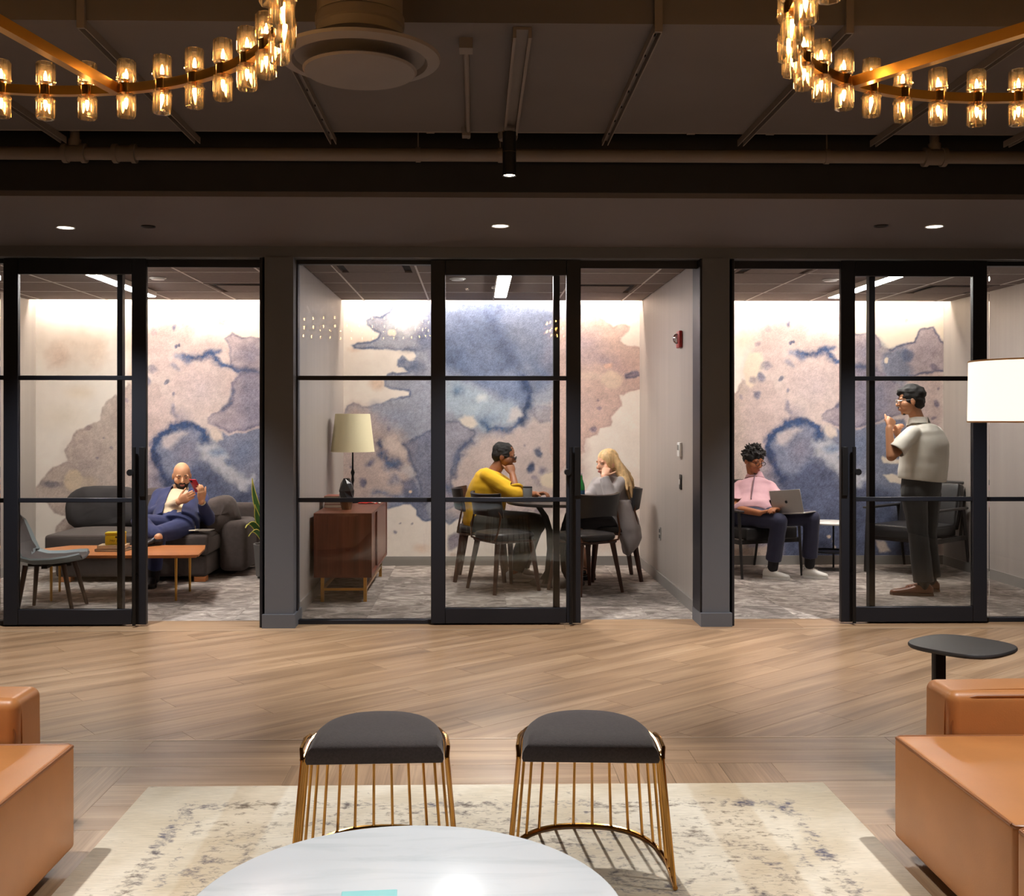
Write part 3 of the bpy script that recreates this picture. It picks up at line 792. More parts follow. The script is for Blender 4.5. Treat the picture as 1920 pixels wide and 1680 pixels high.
def po(p, c, **k): return dict(k='poly', p=p, c=c, **k)
def li(p, c, r, **k): return dict(k='line', p=p, c=c, r=r, **k)
def bl(x, y, rx, ry, c, **k): return dict(k='blob', p=(x, y, rx, ry), c=c, **k)
LL = (188, 178, 180)
muralA = [
    bl(140, 655, 95, 62, (222, 196, 176), a=.55, q=.8, w=40), bl(105, 668, 30, 38, (206, 174, 154), a=.5, q=.7, w=24), bl(185, 655, 26, 44, (214, 186, 164), a=.45, q=.8, w=24),
    bl(150, 735, 40, 20, (232, 208, 178), a=.5, q=.9), bl(120, 780, 60, 40, (226, 208, 180), a=.3, q=.9),
    bl(250, 640, 40, 45, (226, 190, 168), a=.55, q=.8, w=20),
    # lower left mauve cloud
    po([(217, 738), (200, 752), (190, 762), (187, 787), (163, 796), (150, 802), (138, 810), (134, 830), (121, 846), (125, 865), (97, 876), (83, 890), (66, 912), (60, 930), (66, 934), (90, 945), (97, 961), (125, 968), (106, 987), (103, 998), (114, 1004), (135, 996), (146, 988), (300, 1010), (300, 720), (238, 720), (228, 745)], (196, 178, 168), s=1.5, e=.35, ec=(150, 130, 130), v=.15),
    bl(160, 870, 60, 70, (178, 162, 160), a=.5, q=.9, w=30), bl(190, 940, 60, 20, (160, 144, 144), a=.6, q=.8, w=20), bl(140, 950, 40, 14, (172, 146, 142), a=.5, q=.8),
    bl(95, 907, 28, 9, (122, 118, 128), a=.8, q=.6), bl(138, 900, 21, 23, (220, 198, 172), a=.9, q=.3), bl(165, 905, 26, 16, (214, 192, 170), a=.6, q=.5),
    bl(164, 800, 8, 6, (150, 132, 134), a=.7), bl(210, 840, 4, 4, (130, 124, 138), a=.8), bl(180, 858, 4, 4, (130, 124, 138), a=.8), bl(196, 820, 3, 3, (130, 124, 138), a=.8),
    # pale speckled lilac field in the middle
    po([(262, 620), (300, 600), (350, 590), (372, 612), (368, 624), (385, 628), (402, 628), (420, 631), (445, 640), (480, 640), (520, 662), (620, 640), (620, 1100), (262, 1100), (240, 760), (252, 700)], (204, 184, 180), s=14, v=.25, w=24),
    po([(255, 668), (276, 668), (284, 690), (276, 706), (258, 735), (246, 728), (244, 690)], (236, 218, 198), s=3, a=.9),
    bl(285, 692, 14, 8, (128, 124, 142), a=.75, w=14), bl(276, 713, 8, 14, (104, 110, 138), a=.85, w=10), bl(262, 718, 10, 9, (150, 138, 150), a=.7, w=12), bl(266, 746, 8, 9, (104, 110, 138), a=.8, w=14), bl(238, 752, 5, 6, (150, 138, 150), a=.7), bl(313, 716, 5, 6, (100, 108, 130), a=.9, q=.3), bl(326, 614, 5, 8, (92, 104, 140), a=.8), bl(328, 650, 4, 4, (76, 88, 120), a=.9, q=.3), bl(334, 648, 3, 3, (76, 88, 120), a=.9, q=.3), bl(290, 621, 8, 9, (190, 150, 156), a=.7), bl(268, 650, 7, 7, (150, 130, 144), a=.7), bl(325, 741, 3, 5, (130, 128, 150), a=.8),
    # white gap and the clouds at the top right
    po([(366, 622), (371, 617), (384, 617), (400, 614), (408, 612), (404, 585), (460, 560), (520, 560), (640, 560), (640, 650), (610, 640), (600, 618), (571, 621), (561, 646), (536, 652), (519, 660), (500, 657), (497, 640), (471, 629), (453, 632), (437, 622), (426, 632), (412, 627), (398, 627), (385, 629), (370, 630)], (243, 231, 214), s=1.2, w=6),
    po([(410, 584), (438, 586), (430, 598), (418, 611), (408, 612)], (196, 180, 184), s=1.5, a=.8, e=.3),
    bl(548, 607, 4, 5, (180, 160, 156), a=.6), bl(610, 577, 12, 5, (150, 168, 196), a=.8, q=.4),
    # slate clouds of the right part
    po([(437, 622), (453, 632), (471, 630), (490, 636), (497, 648), (500, 657), (519, 661), (536, 653), (561, 647), (571, 622), (600, 619), (612, 645), (640, 660), (640, 700), (500, 720), (450, 706), (432, 690), (430, 650), (420, 634)], (180, 166, 172), s=1.2, e=.9, ec=(70, 80, 112), ew=2.0, v=.12, w=6),
    bl(470, 665, 34, 34, (116, 118, 142), a=.65, q=.9, w=26), bl(470, 696, 32, 12, (78, 88, 116), a=.8, q=.8, w=20),
    po([(497, 648), (520, 664), (545, 655), (560, 700), (540, 740), (505, 720)], (120, 130, 154), s=6, a=.8, w=16), bl(552, 672, 16, 12, (84, 104, 142), a=.7, w=20), bl(600, 696, 9, 11, (112, 106, 126), a=.85, q=.4, w=14), bl(510, 680, 5, 7, (236, 218, 200), a=1, q=.25), bl(505, 662, 12, 8, (200, 186, 184), a=.6),
    bl(590, 660, 30, 40, (150, 140, 152), a=.45, q=.9, w=24), bl(600, 760, 26, 60, (190, 170, 164), a=.6, q=.9), bl(606, 765, 5, 8, (116, 110, 132), a=.8, w=14), bl(598, 790, 6, 6, (120, 112, 130), a=.7, w=14), bl(608, 735, 3, 4, (120, 112, 130), a=.7),
    # dark upper stroke
    li([(344, 668), (366, 669), (387, 664), (400, 660), (404, 674), (414, 684), (433, 687), (446, 697), (466, 703), (490, 704)], (72, 92, 130), 6.5, a=1.0, w=14, fw=8), li([(330, 668), (352, 676)], (120, 134, 166), 6, a=.6, w=14), li([(335, 690), (325, 684)], (130, 134, 160), 5, a=.6), li([(400, 660), (412, 660)], (72, 92, 130), 5, a=.8),
    bl(375, 730, 55, 45, (190, 176, 178), a=.7, q=.9, w=30), bl(340, 775, 26, 16, (160, 152, 164), a=.55, q=.8, w=20), li([(322, 772), (324, 760), (328, 778)], (120, 122, 146), 4, a=.6, w=14),
    # mauve lobe right
    po([(432, 722), (436, 748), (428, 758), (414, 769), (390, 782), (386, 796), (400, 803), (418, 806), (429, 815), (442, 812), (455, 808), (471, 799), (500, 796), (540, 780), (545, 740), (500, 700), (450, 700)], (158, 148, 160), s=1.6, e=.7, ec=(92, 92, 118), ew=2.4, v=.25, w=14, fw=6), li([(436, 735), (430, 756), (416, 769)], (84, 94, 124), 5, a=.8, w=10),
    # big blue mass below
    po([(288, 842), (291, 825), (303, 812), (320, 797), (342, 794), (360, 793), (376, 806), (384, 820), (392, 806), (402, 806), (420, 812), (430, 818), (456, 812), (472, 803), (500, 800), (545, 790), (560, 830), (540, 870), (530, 905), (560, 930), (540, 1000), (610, 1060), (610, 1100), (300, 1100), (300, 900), (290, 870)], (130, 136, 158), s=2, v=.05, w=12),
    po([(290, 870), (300, 890), (330, 900), (370, 870), (410, 890), (440, 930), (470, 910), (520, 930), (530, 1000), (600, 1080), (600, 1100), (270, 1100), (270, 960)], (84, 92, 120), s=10, a=.85, w=26, v=.1),
    po([(276, 860), (290, 862), (300, 890), (320, 960), (310, 1100), (240, 1100), (262, 930)], (160, 152, 164), s=10, a=.8, w=22),
    po([(303, 822), (318, 812), (338, 806), (352, 812), (334, 824), (318, 842), (308, 836)], (206, 194, 194), s=5, a=.9, w=14), bl(345, 850, 34, 28, (146, 142, 160), a=.75, q=.9, w=24),
    li([(290, 862), (288, 842), (294, 826), (304, 812), (320, 798), (342, 795), (360, 795), (376, 808), (383, 826)], (64, 84, 122), 7.5, a=1.1, w=12, fw=9), li([(289, 850), (292, 868), (302, 886), (316, 905)], (58, 70, 102), 8, a=.9, w=12, fw=8),
    po([(390, 805), (404, 804), (416, 812), (418, 824), (404, 828), (392, 818)], (222, 206, 194), s=3, a=.95, w=10),
    po([(372, 838), (395, 826), (418, 846), (440, 880), (470, 900), (458, 922), (430, 900), (400, 880), (378, 862)], (198, 198, 204), s=7, a=.85, w=24, fw=9), bl(408, 850, 22, 14, (104, 130, 168), a=.8, q=.9, w=22), bl(455, 850, 26, 30, (120, 134, 164), a=.7, q=.9, w=20), li([(452, 918), (470, 902), (474, 890)], (196, 196, 206), 5, a=.7), bl(426, 868, 12, 10, (92, 112, 150), a=.6, w=16),
    po([(448, 700), (500, 715), (520, 745), (512, 775), (490, 790), (455, 800)], (126, 126, 148), s=12, a=.6, w=20), bl(530, 735, 12, 24, (196, 188, 194), a=.6, q=.9, w=20),
    po([(500, 862), (515, 866), (545, 866), (545, 875), (520, 876), (504, 872)], (236, 220, 202), s=1.5, w=6), po([(504, 897), (522, 894), (545, 906), (540, 915), (516, 910)], (236, 220, 202), s=1.5, w=6),
    bl(402, 1012, 4, 3, (226, 206, 190), a=.9, q=.3), bl(412, 1020, 3, 3, (226, 206, 190), a=.9, q=.3), bl(414, 1031, 3, 3, (226, 206, 190), a=.9, q=.3),
    po([(180, 1040), (292, 1030), (292, 1080), (180, 1080)], (212, 190, 172), s=3, a=.8), po([(490, 1020), (510, 1024), (520, 1040), (498, 1044)], (226, 206, 190), s=2, a=.8),
]
muralB = [
    bl(690, 640, 40, 12, (238, 212, 190), a=.4, q=.9), bl(663, 657, 16, 6, (222, 186, 160), a=.5, q=.8), bl(708, 720, 20, 16, (224, 190, 164), a=.65, q=.6),
    bl(690, 1010, 60, 30, (236, 212, 192), a=.4, q=.9),
    # blue cloud
    po([(737, 570), (731, 582), (713, 593), (697, 592), (686, 600), (689, 610), (699, 619), (710, 627), (706, 636), (694, 640), (670, 641), (658, 648), (663, 655), (694, 655), (718, 656), (754, 657), (773, 659), (779, 667), (776, 677), (768, 678), (761, 669), (754, 665), (746, 672), (743, 684), (747, 689), (758, 691), (766, 699), (744, 700), (737, 697), (727, 700), (720, 711), (721, 724), (732, 730), (749, 731), (768, 733), (767, 739), (749, 743), (730, 748), (711, 757), (689, 763), (677, 761), (663, 756), (651, 761), (647, 772), (630, 800), (630, 940), (700, 950), (726, 955), (742, 952), (754, 947), (770, 947), (780, 955), (781, 967), (790, 976), (799, 979), (816, 974), (832, 975), (842, 983), (852, 977), (862, 972), (880, 980), (960, 960), (1010, 960), (1040, 940), (1060, 800), (1100, 570)], (158, 162, 178), s=1.3, e=.85, ec=(70, 88, 124), ew=2.2, v=.06, w=6, fw=3),
    # pinkish grey fields
    po([(647, 775), (663, 760), (690, 768), (730, 790), (770, 830), (776, 870), (770, 910), (740, 940), (640, 940), (630, 800)], (208, 186, 176), s=12, a=.85, w=26, fw=8, v=.1),
    po([(840, 900), (870, 850), (900, 815), (940, 812), (980, 800), (1000, 770), (1030, 760), (1100, 720), (1100, 960), (1000, 965), (880, 975), (840, 960)], (214, 194, 188), s=10, a=.92, w=22, fw=6, v=.08),
    # slate upper body
    po([(800, 560), (1000, 560), (1060, 600), (1060, 700), (1000, 740), (985, 690), (900, 720), (830, 700), (790, 640)], (104, 118, 150), s=16, a=.9, w=30, v=.12),
    bl(985, 640, 75, 70, (150, 156, 176), a=.6, q=.9, w=30), bl(1065, 660, 60, 80, (176, 166, 176), a=.75, q=.95, w=30),
    bl(860, 670, 26, 26, (84, 98, 128), a=.55, q=.9, w=24), bl(755, 605, 40, 30, (222, 228, 234), a=.8, q=.9, w=24), bl(790, 640, 24, 30, (96, 108, 138), a=.6, q=.9, w=20), bl(770, 655, 30, 10, (88, 100, 130), a=.6, q=.8), bl(775, 690, 26, 18, (88, 104, 138), a=.75, q=.8, w=16), bl(755, 677, 9, 10, (84, 98, 132), a=.7),
    bl(733, 624, 8, 8, (240, 224, 206), a=1.0, q=.22), po([(768, 584), (790, 590), (802, 596), (790, 600), (772, 596), (764, 590)], (240, 228, 214), s=1.5), bl(780, 590, 14, 6, (240, 228, 214), a=.9, q=.4),
    li([(918, 585), (928, 610), (938, 640), (952, 665), (964, 690), (978, 712)], (80, 92, 122), 17, a=.6, w=16, fw=8), bl(925, 600, 16, 12, (90, 104, 136), a=.5, q=.9),
    po([(880, 705), (975, 705), (992, 735), (990, 760), (965, 770), (930, 740), (890, 720)], (118, 132, 164), s=8, a=.85, w=14),
    li([(980, 712), (990, 735), (992, 755), (984, 772), (978, 790)], (62, 78, 112), 8, a=1.0, w=8, fw=8),
    # pale light in the centre with turquoise
    po([(832, 715), (860, 712), (890, 730), (920, 748), (960, 752), (968, 770), (950, 800), (910, 805), (880, 785), (845, 770), (830, 750)], (178, 192, 208), s=9, a=.8, w=26, fw=9), bl(858, 732, 18, 16, (78, 112, 148), a=.7, q=.9, w=20), bl(905, 748, 16, 10, (230, 230, 224), a=.8, q=.9, w=16), bl(885, 765, 26, 10, (196, 208, 216), a=.6, q=.9),
    po([(860, 786), (872, 778), (890, 780), (896, 796), (884, 803), (866, 798)], (230, 216, 202), s=3, a=.95, w=10), po([(958, 768), (970, 764), (980, 778), (966, 790), (950, 792)], (214, 206, 204), s=4, a=.9, w=10),
    bl(915, 785, 26, 18, (110, 132, 168), a=.65, q=.9, w=20), li([(906, 790), (918, 806), (940, 808), (960, 806), (972, 792)], (70, 98, 140), 6, a=.85, w=12, fw=9),
    po([(990, 770), (1010, 760), (1040, 765), (1040, 790), (1010, 795)], (160, 158, 172), s=3, a=.7, e=.4),
    # mauve lobe in the middle left
    po([(832, 790), (850, 788), (862, 790), (870, 800), (890, 804), (893, 812), (884, 826), (872, 838), (860, 850), (850, 880), (846, 905), (856, 930), (862, 945), (830, 960), (815, 900), (820, 830)], (158, 152, 166), s=3, a=.75, e=.6, ec=(84, 92, 120), w=12, v=.3), li([(884, 828), (868, 840), (856, 862), (850, 890)], (84, 98, 132), 6, a=.8, w=12, fw=8),
    li([(832, 912), (848, 920), (866, 920), (880, 916)], (90, 104, 138), 7, a=.7, w=12, fw=8),
    # left slate lobe
    po([(757, 832), (775, 820), (790, 812), (806, 806), (820, 800), (826, 860), (816, 920), (800, 950), (790, 945), (782, 900), (776, 870), (766, 850)], (118, 122, 146), s=3, a=.75, e=.5, w=16, fw=8, v=.3), li([(757, 832), (766, 848), (770, 866), (780, 882)], (86, 96, 126), 4, a=.6),
    bl(735, 790, 50, 30, (140, 148, 172), a=.55, q=.95, w=26), bl(712, 760, 30, 14, (150, 152, 170), a=.5, q=.9),
    li([(712, 832), (716, 848), (726, 862), (744, 872)], (62, 82, 118), 9, a=.85, w=16, fw=10), bl(738, 870, 26, 16, (84, 108, 146), a=.75, q=.9, w=24), li([(700, 866), (690, 872)], (96, 106, 140), 5, a=.7), bl(740, 898, 16, 14, (100, 118, 152), a=.6, q=.9, w=20),
    po([(718, 826), (735, 818), (760, 840), (762, 858), (740, 850), (728, 842)], (216, 200, 192), s=5, a=.8, w=16), po([(760, 872), (776, 878), (780, 888), (768, 894), (752, 884)], (200, 194, 196), s=4, a=.8, w=12),
    bl(681, 906, 9, 11, (112, 112, 138), a=.85, q=.5, w=10), bl(693, 871, 5, 6, (120, 120, 144), a=.7), bl(661, 876, 4, 4, (120, 120, 144), a=.7), bl(728, 803, 5, 7, (130, 128, 150), a=.7, w=14), bl(722, 785, 5, 4, (140, 136, 156), a=.6),
    li([(700, 925), (725, 924), (745, 932)], (100, 118, 150), 6, a=.7, w=14), po([(752, 900), (776, 896), (790, 940), (786, 950), (754, 944)], (104, 112, 142), s=4, a=.8, w=10), bl(767, 924, 4, 4, (238, 214, 190), a=1, q=.2), po([(726, 935), (755, 930), (752, 948), (730, 952)], (130, 142, 170), s=3, a=.8),
    po([(782, 945), (800, 950), (806, 972), (796, 978), (786, 968)], (120, 128, 158), s=2, a=.7),
    # dark flecks right of the man
    bl(1008, 848, 9, 9, (84, 98, 128), a=.9, q=.6, w=14), bl(996, 876, 9, 11, (78, 90, 122), a=.95, q=.5, w=12), bl(1018, 880, 10, 10, (112, 112, 140), a=.75, q=.8, w=14), bl(1002, 895, 8, 6, (130, 122, 146), a=.6, w=12), bl(984, 836, 3, 3, (140, 128, 144), a=.7), bl(1010, 905, 14, 10, (150, 138, 150), a=.6, q=.9, w=14),
    po([(1013, 892), (1030, 886), (1045, 880), (1050, 915), (1026, 915), (1014, 906)], (238, 220, 198), s=2, w=8),
    # pink cloud at the right
    po([(1040, 690), (1040, 600), (1091, 592), (1111, 591), (1124, 594), (1136, 601), (1149, 613), (1160, 609), (1174, 607), (1183, 614), (1180, 624), (1166, 633), (1163, 641), (1171, 647), (1200, 651), (1215, 660), (1215, 730), (1198, 731), (1179, 736), (1163, 743), (1166, 760), (1149, 779), (1146, 796), (1125, 802), (1122, 815), (1111, 818), (1097, 820), (1094, 834), (1097, 848), (1070, 860), (1040, 900), (1030, 830), (1036, 760)], (214, 186, 176), s=1.4, e=.3, ec=(170, 136, 138), ew=2.2, v=.08, w=7),
    bl(1095, 650, 55, 55, (176, 162, 172), a=.75, q=.95, w=30), bl(1160, 690, 40, 40, (190, 162, 162), a=.6, q=.95, w=20), bl(1130, 675, 40, 16, (160, 146, 160), a=.55, q=.9, w=20), bl(1140, 685, 12, 8, (226, 190, 172), a=.8),
    bl(1148, 712, 22, 20, (226, 204, 186), a=1.0, q=.25, w=8), bl(1110, 705, 36, 10, (222, 200, 186), a=.7, q=.6), po([(1169, 700), (1182, 694), (1198, 694), (1198, 706), (1180, 709), (1170, 708)], (136, 126, 142), s=1.6, a=.9, e=.5),
    bl(1100, 760, 50, 40, (204, 180, 176), a=.6, q=.9, w=20), bl(1125, 765, 5, 5, (150, 132, 146), a=.8, w=12), bl(1115, 805, 8, 7, (140, 126, 144), a=.75, w=12), bl(1122, 750, 4, 3, (150, 132, 146), a=.7),
    bl(1180, 930, 30, 60, (232, 196, 172), a=.5, q=.9, w=20), bl(1150, 1010, 50, 30, (228, 192, 172), a=.6, q=.9, w=20),
    po([(1060, 870), (1092, 850), (1092, 880), (1066, 900)], (226, 204, 188), s=6, a=.7),
    # lower flecks
    po([(838, 1018), (842, 1004), (858, 998), (870, 992), (872, 1010), (864, 1022), (848, 1034), (840, 1032)], (136, 128, 148), s=3, a=.85, w=12), bl(850, 1042, 10, 6, (210, 180, 166), a=.6), bl(740, 998, 4, 5, (130, 126, 146), a=.8), bl(748, 982, 3, 2, (140, 132, 146), a=.7), bl(772, 984, 3, 2, (140, 132, 146), a=.7), bl(790, 1030, 24, 12, (234, 202, 178), a=.6, q=.8),
    bl(1060, 985, 50, 30, (222, 192, 178), a=.5, q=.9), bl(1010, 960, 10, 8, (150, 136, 150), a=.6),
]

def mural_mat():
    m, nt, b, out = new_mat('watercolour_mural_print')
    at = nd(nt, 'ShaderNodeVertexColor'); at.layer_name = 'print'
    tc = nd(nt, 'ShaderNodeTexCoord')
    n = nd(nt, 'ShaderNodeTexNoise', i_Scale=150.0, i_Detail=3.0, i_Roughness=0.8); nt.links.new(tc.outputs['Object'], n.inputs['Vector'])
    hs = nd(nt, 'ShaderNodeRGBToBW'); nt.links.new(at.outputs[0], hs.inputs[0])
    amt = nd(nt, 'ShaderNodeMapRange'); amt.inputs[1].default_value = .75; amt.inputs[2].default_value = .15; amt.inputs[3].default_value = .08; amt.inputs[4].default_value = .75
    nt.links.new(hs.outputs[0], amt.inputs[0])
    r = ramp(nt, [(0.34, (.45, .47, .52, 1)), (0.5, (1, 1, 1, 1)), (0.68, (1.5, 1.45, 1.4, 1))]); nt.links.new(n.outputs['Fac'], r.inputs[0])
    mx = mixc(nt, 'MULTIPLY'); nt.links.new(amt.outputs[0], mx.inputs[0]); nt.links.new(at.outputs[0], mx.inputs[6]); nt.links.new(r.outputs[0], mx.inputs[7])
    nt.links.new(mx.outputs[2], b.inputs['Base Color'])
    b.inputs['Roughness'].default_value = 0.75; b.inputs['Specular IOR Level'].default_value = 0.25
    return m
m_mural = mural_mat()

def mural_wall(name, a, b, layers, dpx, dpy, label):
    """a wall whose face is a fine grid carrying the print as a colour attribute"""
    z0, z1 = 0.0, ZC + .17
    nx = int((b - a) / 0.0085); nz = int((z1 - z0) / 0.0085)
    X, Z = np.meshgrid(np.linspace(a, b, nx), np.linspace(z0, z1, nz))
    # the print's own coordinates: photo pixels of the place where this wall stands
    c, s = math.cos(TH), math.sin(TH)
    xc = X * c - YB * s; dep = X * s + YB * c
    px = PPX + FPX * xc / dep - dpx; py = PPY - FPX * (Z - HCAM) / dep - dpy
    colr = paint(px, py, layers)
    ox = (a + b) / 2
    verts = np.stack([X - ox, np.zeros_like(X), Z], -1).reshape(-1, 3)
    idx = np.arange(nx * nz).reshape(nz, nx)
    faces = np.stack([idx[:-1, :-1], idx[:-1, 1:], idx[1:, 1:], idx[1:, :-1]], -1).reshape(-1, 4)
    # body behind the printed face
    k = len(verts); w = (b - a) / 2
    back = [(-w, .1, z0), (w, .1, z0), (w, .1, z1), (-w, .1, z1)]
    verts = np.vstack([verts, back])
    rim_b = list(idx[0, :]); rim_t = list(idx[-1, :]); rim_l = list(idx[:, 0]); rim_r = list(idx[:, -1])
    fl = faces.tolist() + [[k + 1, k, k + 3, k + 2], [k, k + 1] + [int(i) for i in rim_b[::-1]], [k + 2, k + 3] + [int(i) for i in rim_t], [k + 3, k] + [int(i) for i in rim_l], [k + 1, k + 2] + [int(i) for i in rim_r[::-1]]]
    me = bpy.data.meshes.new(name); me.from_pydata(verts.tolist(), [], fl); me.update()
    ca = me.color_attributes.new('print', 'FLOAT_COLOR', 'POINT')
    full = np.ones((len(verts), 4)); full[:k, :3] = colr.reshape(-1, 3)
    ca.data.foreach_set('color', full.astype(np.float32).ravel())
    me.materials.append(m_mural)
    o = bpy.data.objects.new(name, me); COL.objects.link(o); o.location = (ox, YB, 0)
    return tag(o, label, 'wall', kind='structure')
mural_wall('wall_mural_1', X1L, X1R, muralA, 0, 0, 'back wall with beige and blue watercolour mural behind the sofa')
mural_wall('wall_mural_2', X2L, X2R, muralB, 0, 0, 'back wall with slate blue cloud mural behind the round table')
mural_wall('wall_mural_3', X3L, X3R, muralA, 1152, -6.5, 'back wall with lilac and navy mural behind the laptop user')
# ================================================================ LOUNGE CEILING THINGS
ZST = Z_D - 0.032
place = ['far left of the picture', 'left of the round diffuser', 'right of the round diffuser', 'right of the pendant spotlight', 'left of the right chandelier', 'behind the right chandelier', 'at the far right of the picture']
for lb, px in zip(place, (107, 362, 621, 1138, 1396, 1648, 1902)):
    x = PX(px, 5.2)
    t = thing('ceiling_strut', 'brown metal channel strut on the ceiling deck, ' + lb, 'strut', (x, 4.5, ZST), group='channel struts under the ceiling deck')
    mb = MB()
    mb.box(-.016, .016, -.76, .78, .026, .0315).box(-.016, -.011, -.76, .78, 0, .026).box(.011, .016, -.76, .78, 0, .026)
    mb.build('channel', m_pipe, t, True)
    for k in range(7): MB().cyl((0, -.68 + k * .22, .018), (0, -.68 + k * .22, .0255), .006, 8).build('bolt', m_gap, t, True)
    MB().box(-.014, .014, -.775, -.762, 0.0, .5).build('hanger', m_pipe, t, True)
x = PX(956, 5.15)
t = thing('ceiling_channel', 'open double rail channel running to the pendant spotlight', 'strut', (x, 4.45, ZST - .01))
for sx in (-1, 1): MB().box(sx * .028 - .006, sx * .028 + .006, -.68, .62, 0, .04).build('rail', m_pipe, t, True)
MB().box(-.022, .022, -.68, .62, .03, .04).build('web', m_pipe, t, True)
x = PX(878, 5.1)
t = thing('conduit_drop', 'thin straight conduit along the deck left of the pendant', 'pipe', (x, 4.5, Z_D - .03))
MB().cyl((0, -.55, .012), (0, .68, .012), .011, 10).build('tube', m_pipe, t, True)
MB().box(-.025, .025, -.62, -.55, -.01, .03).build('box', m_pipe, t, True)
MB().box(-.03, .01, .56, .62, -.012, .03).build('clamp', m_pipe, t, True)

# thin conduit across, with junction box
zc_ = PZ(900, 238, 5.12)
t = thing('ceiling_conduit', 'thin brown conduit running across below the deck edge', 'pipe', (0, 5.18, zc_))
MB().cyl((XL + .02, 0, 0), (XR - .02, 0, 0), .0125, 12).build('tube', m_pipe, t, True)
bx_ = PX(953, 5.12)
MB().lathe([(0, -.05), (.045, -.048), (.05, -.035), (.05, .02), (0.0, .022)], (bx_, 0, 0), 20).build('junction_box', m_pipe, t, True)
for px in (806, 1300, 1450): MB().cyl((PX(px, 5.12) - .02, 0, 0), (PX(px, 5.12) + .02, 0, 0), .017, 12).build('coupling', m_pipe, t, True)

# main sprinkler pipe
zp = PZ(900, 291, 5.33)
t = thing('ceiling_pipe', 'thick brown pipe running across in front of the soffit', 'pipe', (0, 5.33, zp))
MB().cyl((XL + .02, 0, 0), (XR - .02, 0, 0), .033, 20).build('tube', m_pipe, t, True)
for px in (140, 234, 1752):
    x = PX(px, 5.33)
    f = MB().cyl((x - .055, 0, 0), (x + .055, 0, 0), .041, 20).cyl((x - .058, 0, 0), (x - .035, 0, 0), .049, 20).cyl((x + .035, 0, 0), (x + .058, 0, 0), .049, 20).build('fitting', m_pipe, t, True)
    if px != 234: MB().cyl((x, 0, .035), (x, 0, .3), .024, 14).cyl((x, 0, .035), (x, 0, .07), .032, 14).build('riser', m_pipe, f, True)
for px in (938, 784, 1550):
    x = PX(px, 5.33)
    MB().cyl((x - .012, 0, 0), (x + .012, 0, 0), .038, 18).box(x - .003, x + .003, -.003, .003, .03, .5).build('hanger', m_pipe, t, True)

# cylinder pendants
def cyl_pendant(loc, label, watts, aim, top, size=75, group='added fill spotlights above the seating'):
    t = thing('pendant_spotlight', label, 'light', loc, group=group)
    MB().lathe([(.026, .012), (.033, .0), (.033, .112), (.0, .112)], n=28).build('head', m_black, t, True)
    MB().lathe([(.0, .115), (.033, .115), (.033, top - loc[2]), (0, top - loc[2])], n=28).build('body', m_black, t, True)
    MB().lathe([(.0, .111), (.031, .1115), (.031, .116), (0, .116)], n=28).build('joint_ring', m_brass if 0 else m_pipe, t, True)
    MB().lathe([(.0, .004), (.026, .004), (.026, .008), (0, .008)], n=28).build('lens', emit('spot_lens', (255, 236, 210), 30.0), t, True)
    s = spot('beam', (0, 0, -.006), (0, 0, -1), watts, size, 0.7, (255, 252, 248), .03)
    d = (Vector(aim) - Vector(loc)); s.rotation_euler = d.to_track_quat('-Z', 'Y').to_euler(); s.parent = t
    return t
pp_ = P(955, 330, 5.0)
cyl_pendant(tuple(pp_), 'black cylinder pendant spotlight hanging below the junction box', L_PENDANT, (0.1, 3.3, 0), Z_D - .045, 64, None)
for x, y, lb, cone_, pw_r in ((-1.9, 2.7, 'above the left tan sofa', 62, 1.15), (1.95, 2.7, 'above the right tan sofa', 62, 1.15), (-0.1, 1.9, 'above the marble table', 54, .8)):  # out-of-view spots added to light the sofas and table
    cyl_pendant((x, y, 2.95), 'added unseen black cylinder fill spotlight hanging high ' + lb, L_LOUNGE_FILL * pw_r, (x, y + .1, 0), 3.6, cone_)

# recessed downlights in the soffit
for px, py, lit, lb in ((123, 426, 1, 'lit white recessed downlight above the left sliding door'), (938, 423, 1, 'lit white recessed downlight above the middle sliding door'), (1752, 424, 1, 'lit white recessed downlight above the right sliding door'),
                        (278, 424, 0, 'unlit recessed spotlight above the left doorway'), (1652, 423, 0, 'unlit recessed spotlight above the right sliding door')):
    p = G(px, py, ZS)
    t = thing('recessed_downlight', lb, 'light', (p.x, p.y, ZS), group='recessed soffit downlights')
    r = .054 if lit else .042
    MB().lathe([(r - .01, -.001), (r, -.006), (r, 0.0)], n=28).build('trim_ring', m_white_plastic if lit else m_black, t, True)
    if lit:
        MB().lathe([(0, -.003), (r - .008, -.003), (r - .008, -.0005), (0, -.0005)], n=28).build('lens', emit('downlight_lens', (250, 246, 236), 6.0), t, True)
        s = spot('beam', (0, 0, -.02), (0, 0, -1), L_SOFFIT, 100, .8, (255, 252, 248), .05); s.parent = t
    else:
        MB().lathe([(0, -.002), (r - .008, -.002), (r - .008, -.0005), (0, -.0005)], n=28).build('lens', m_gap, t, True)

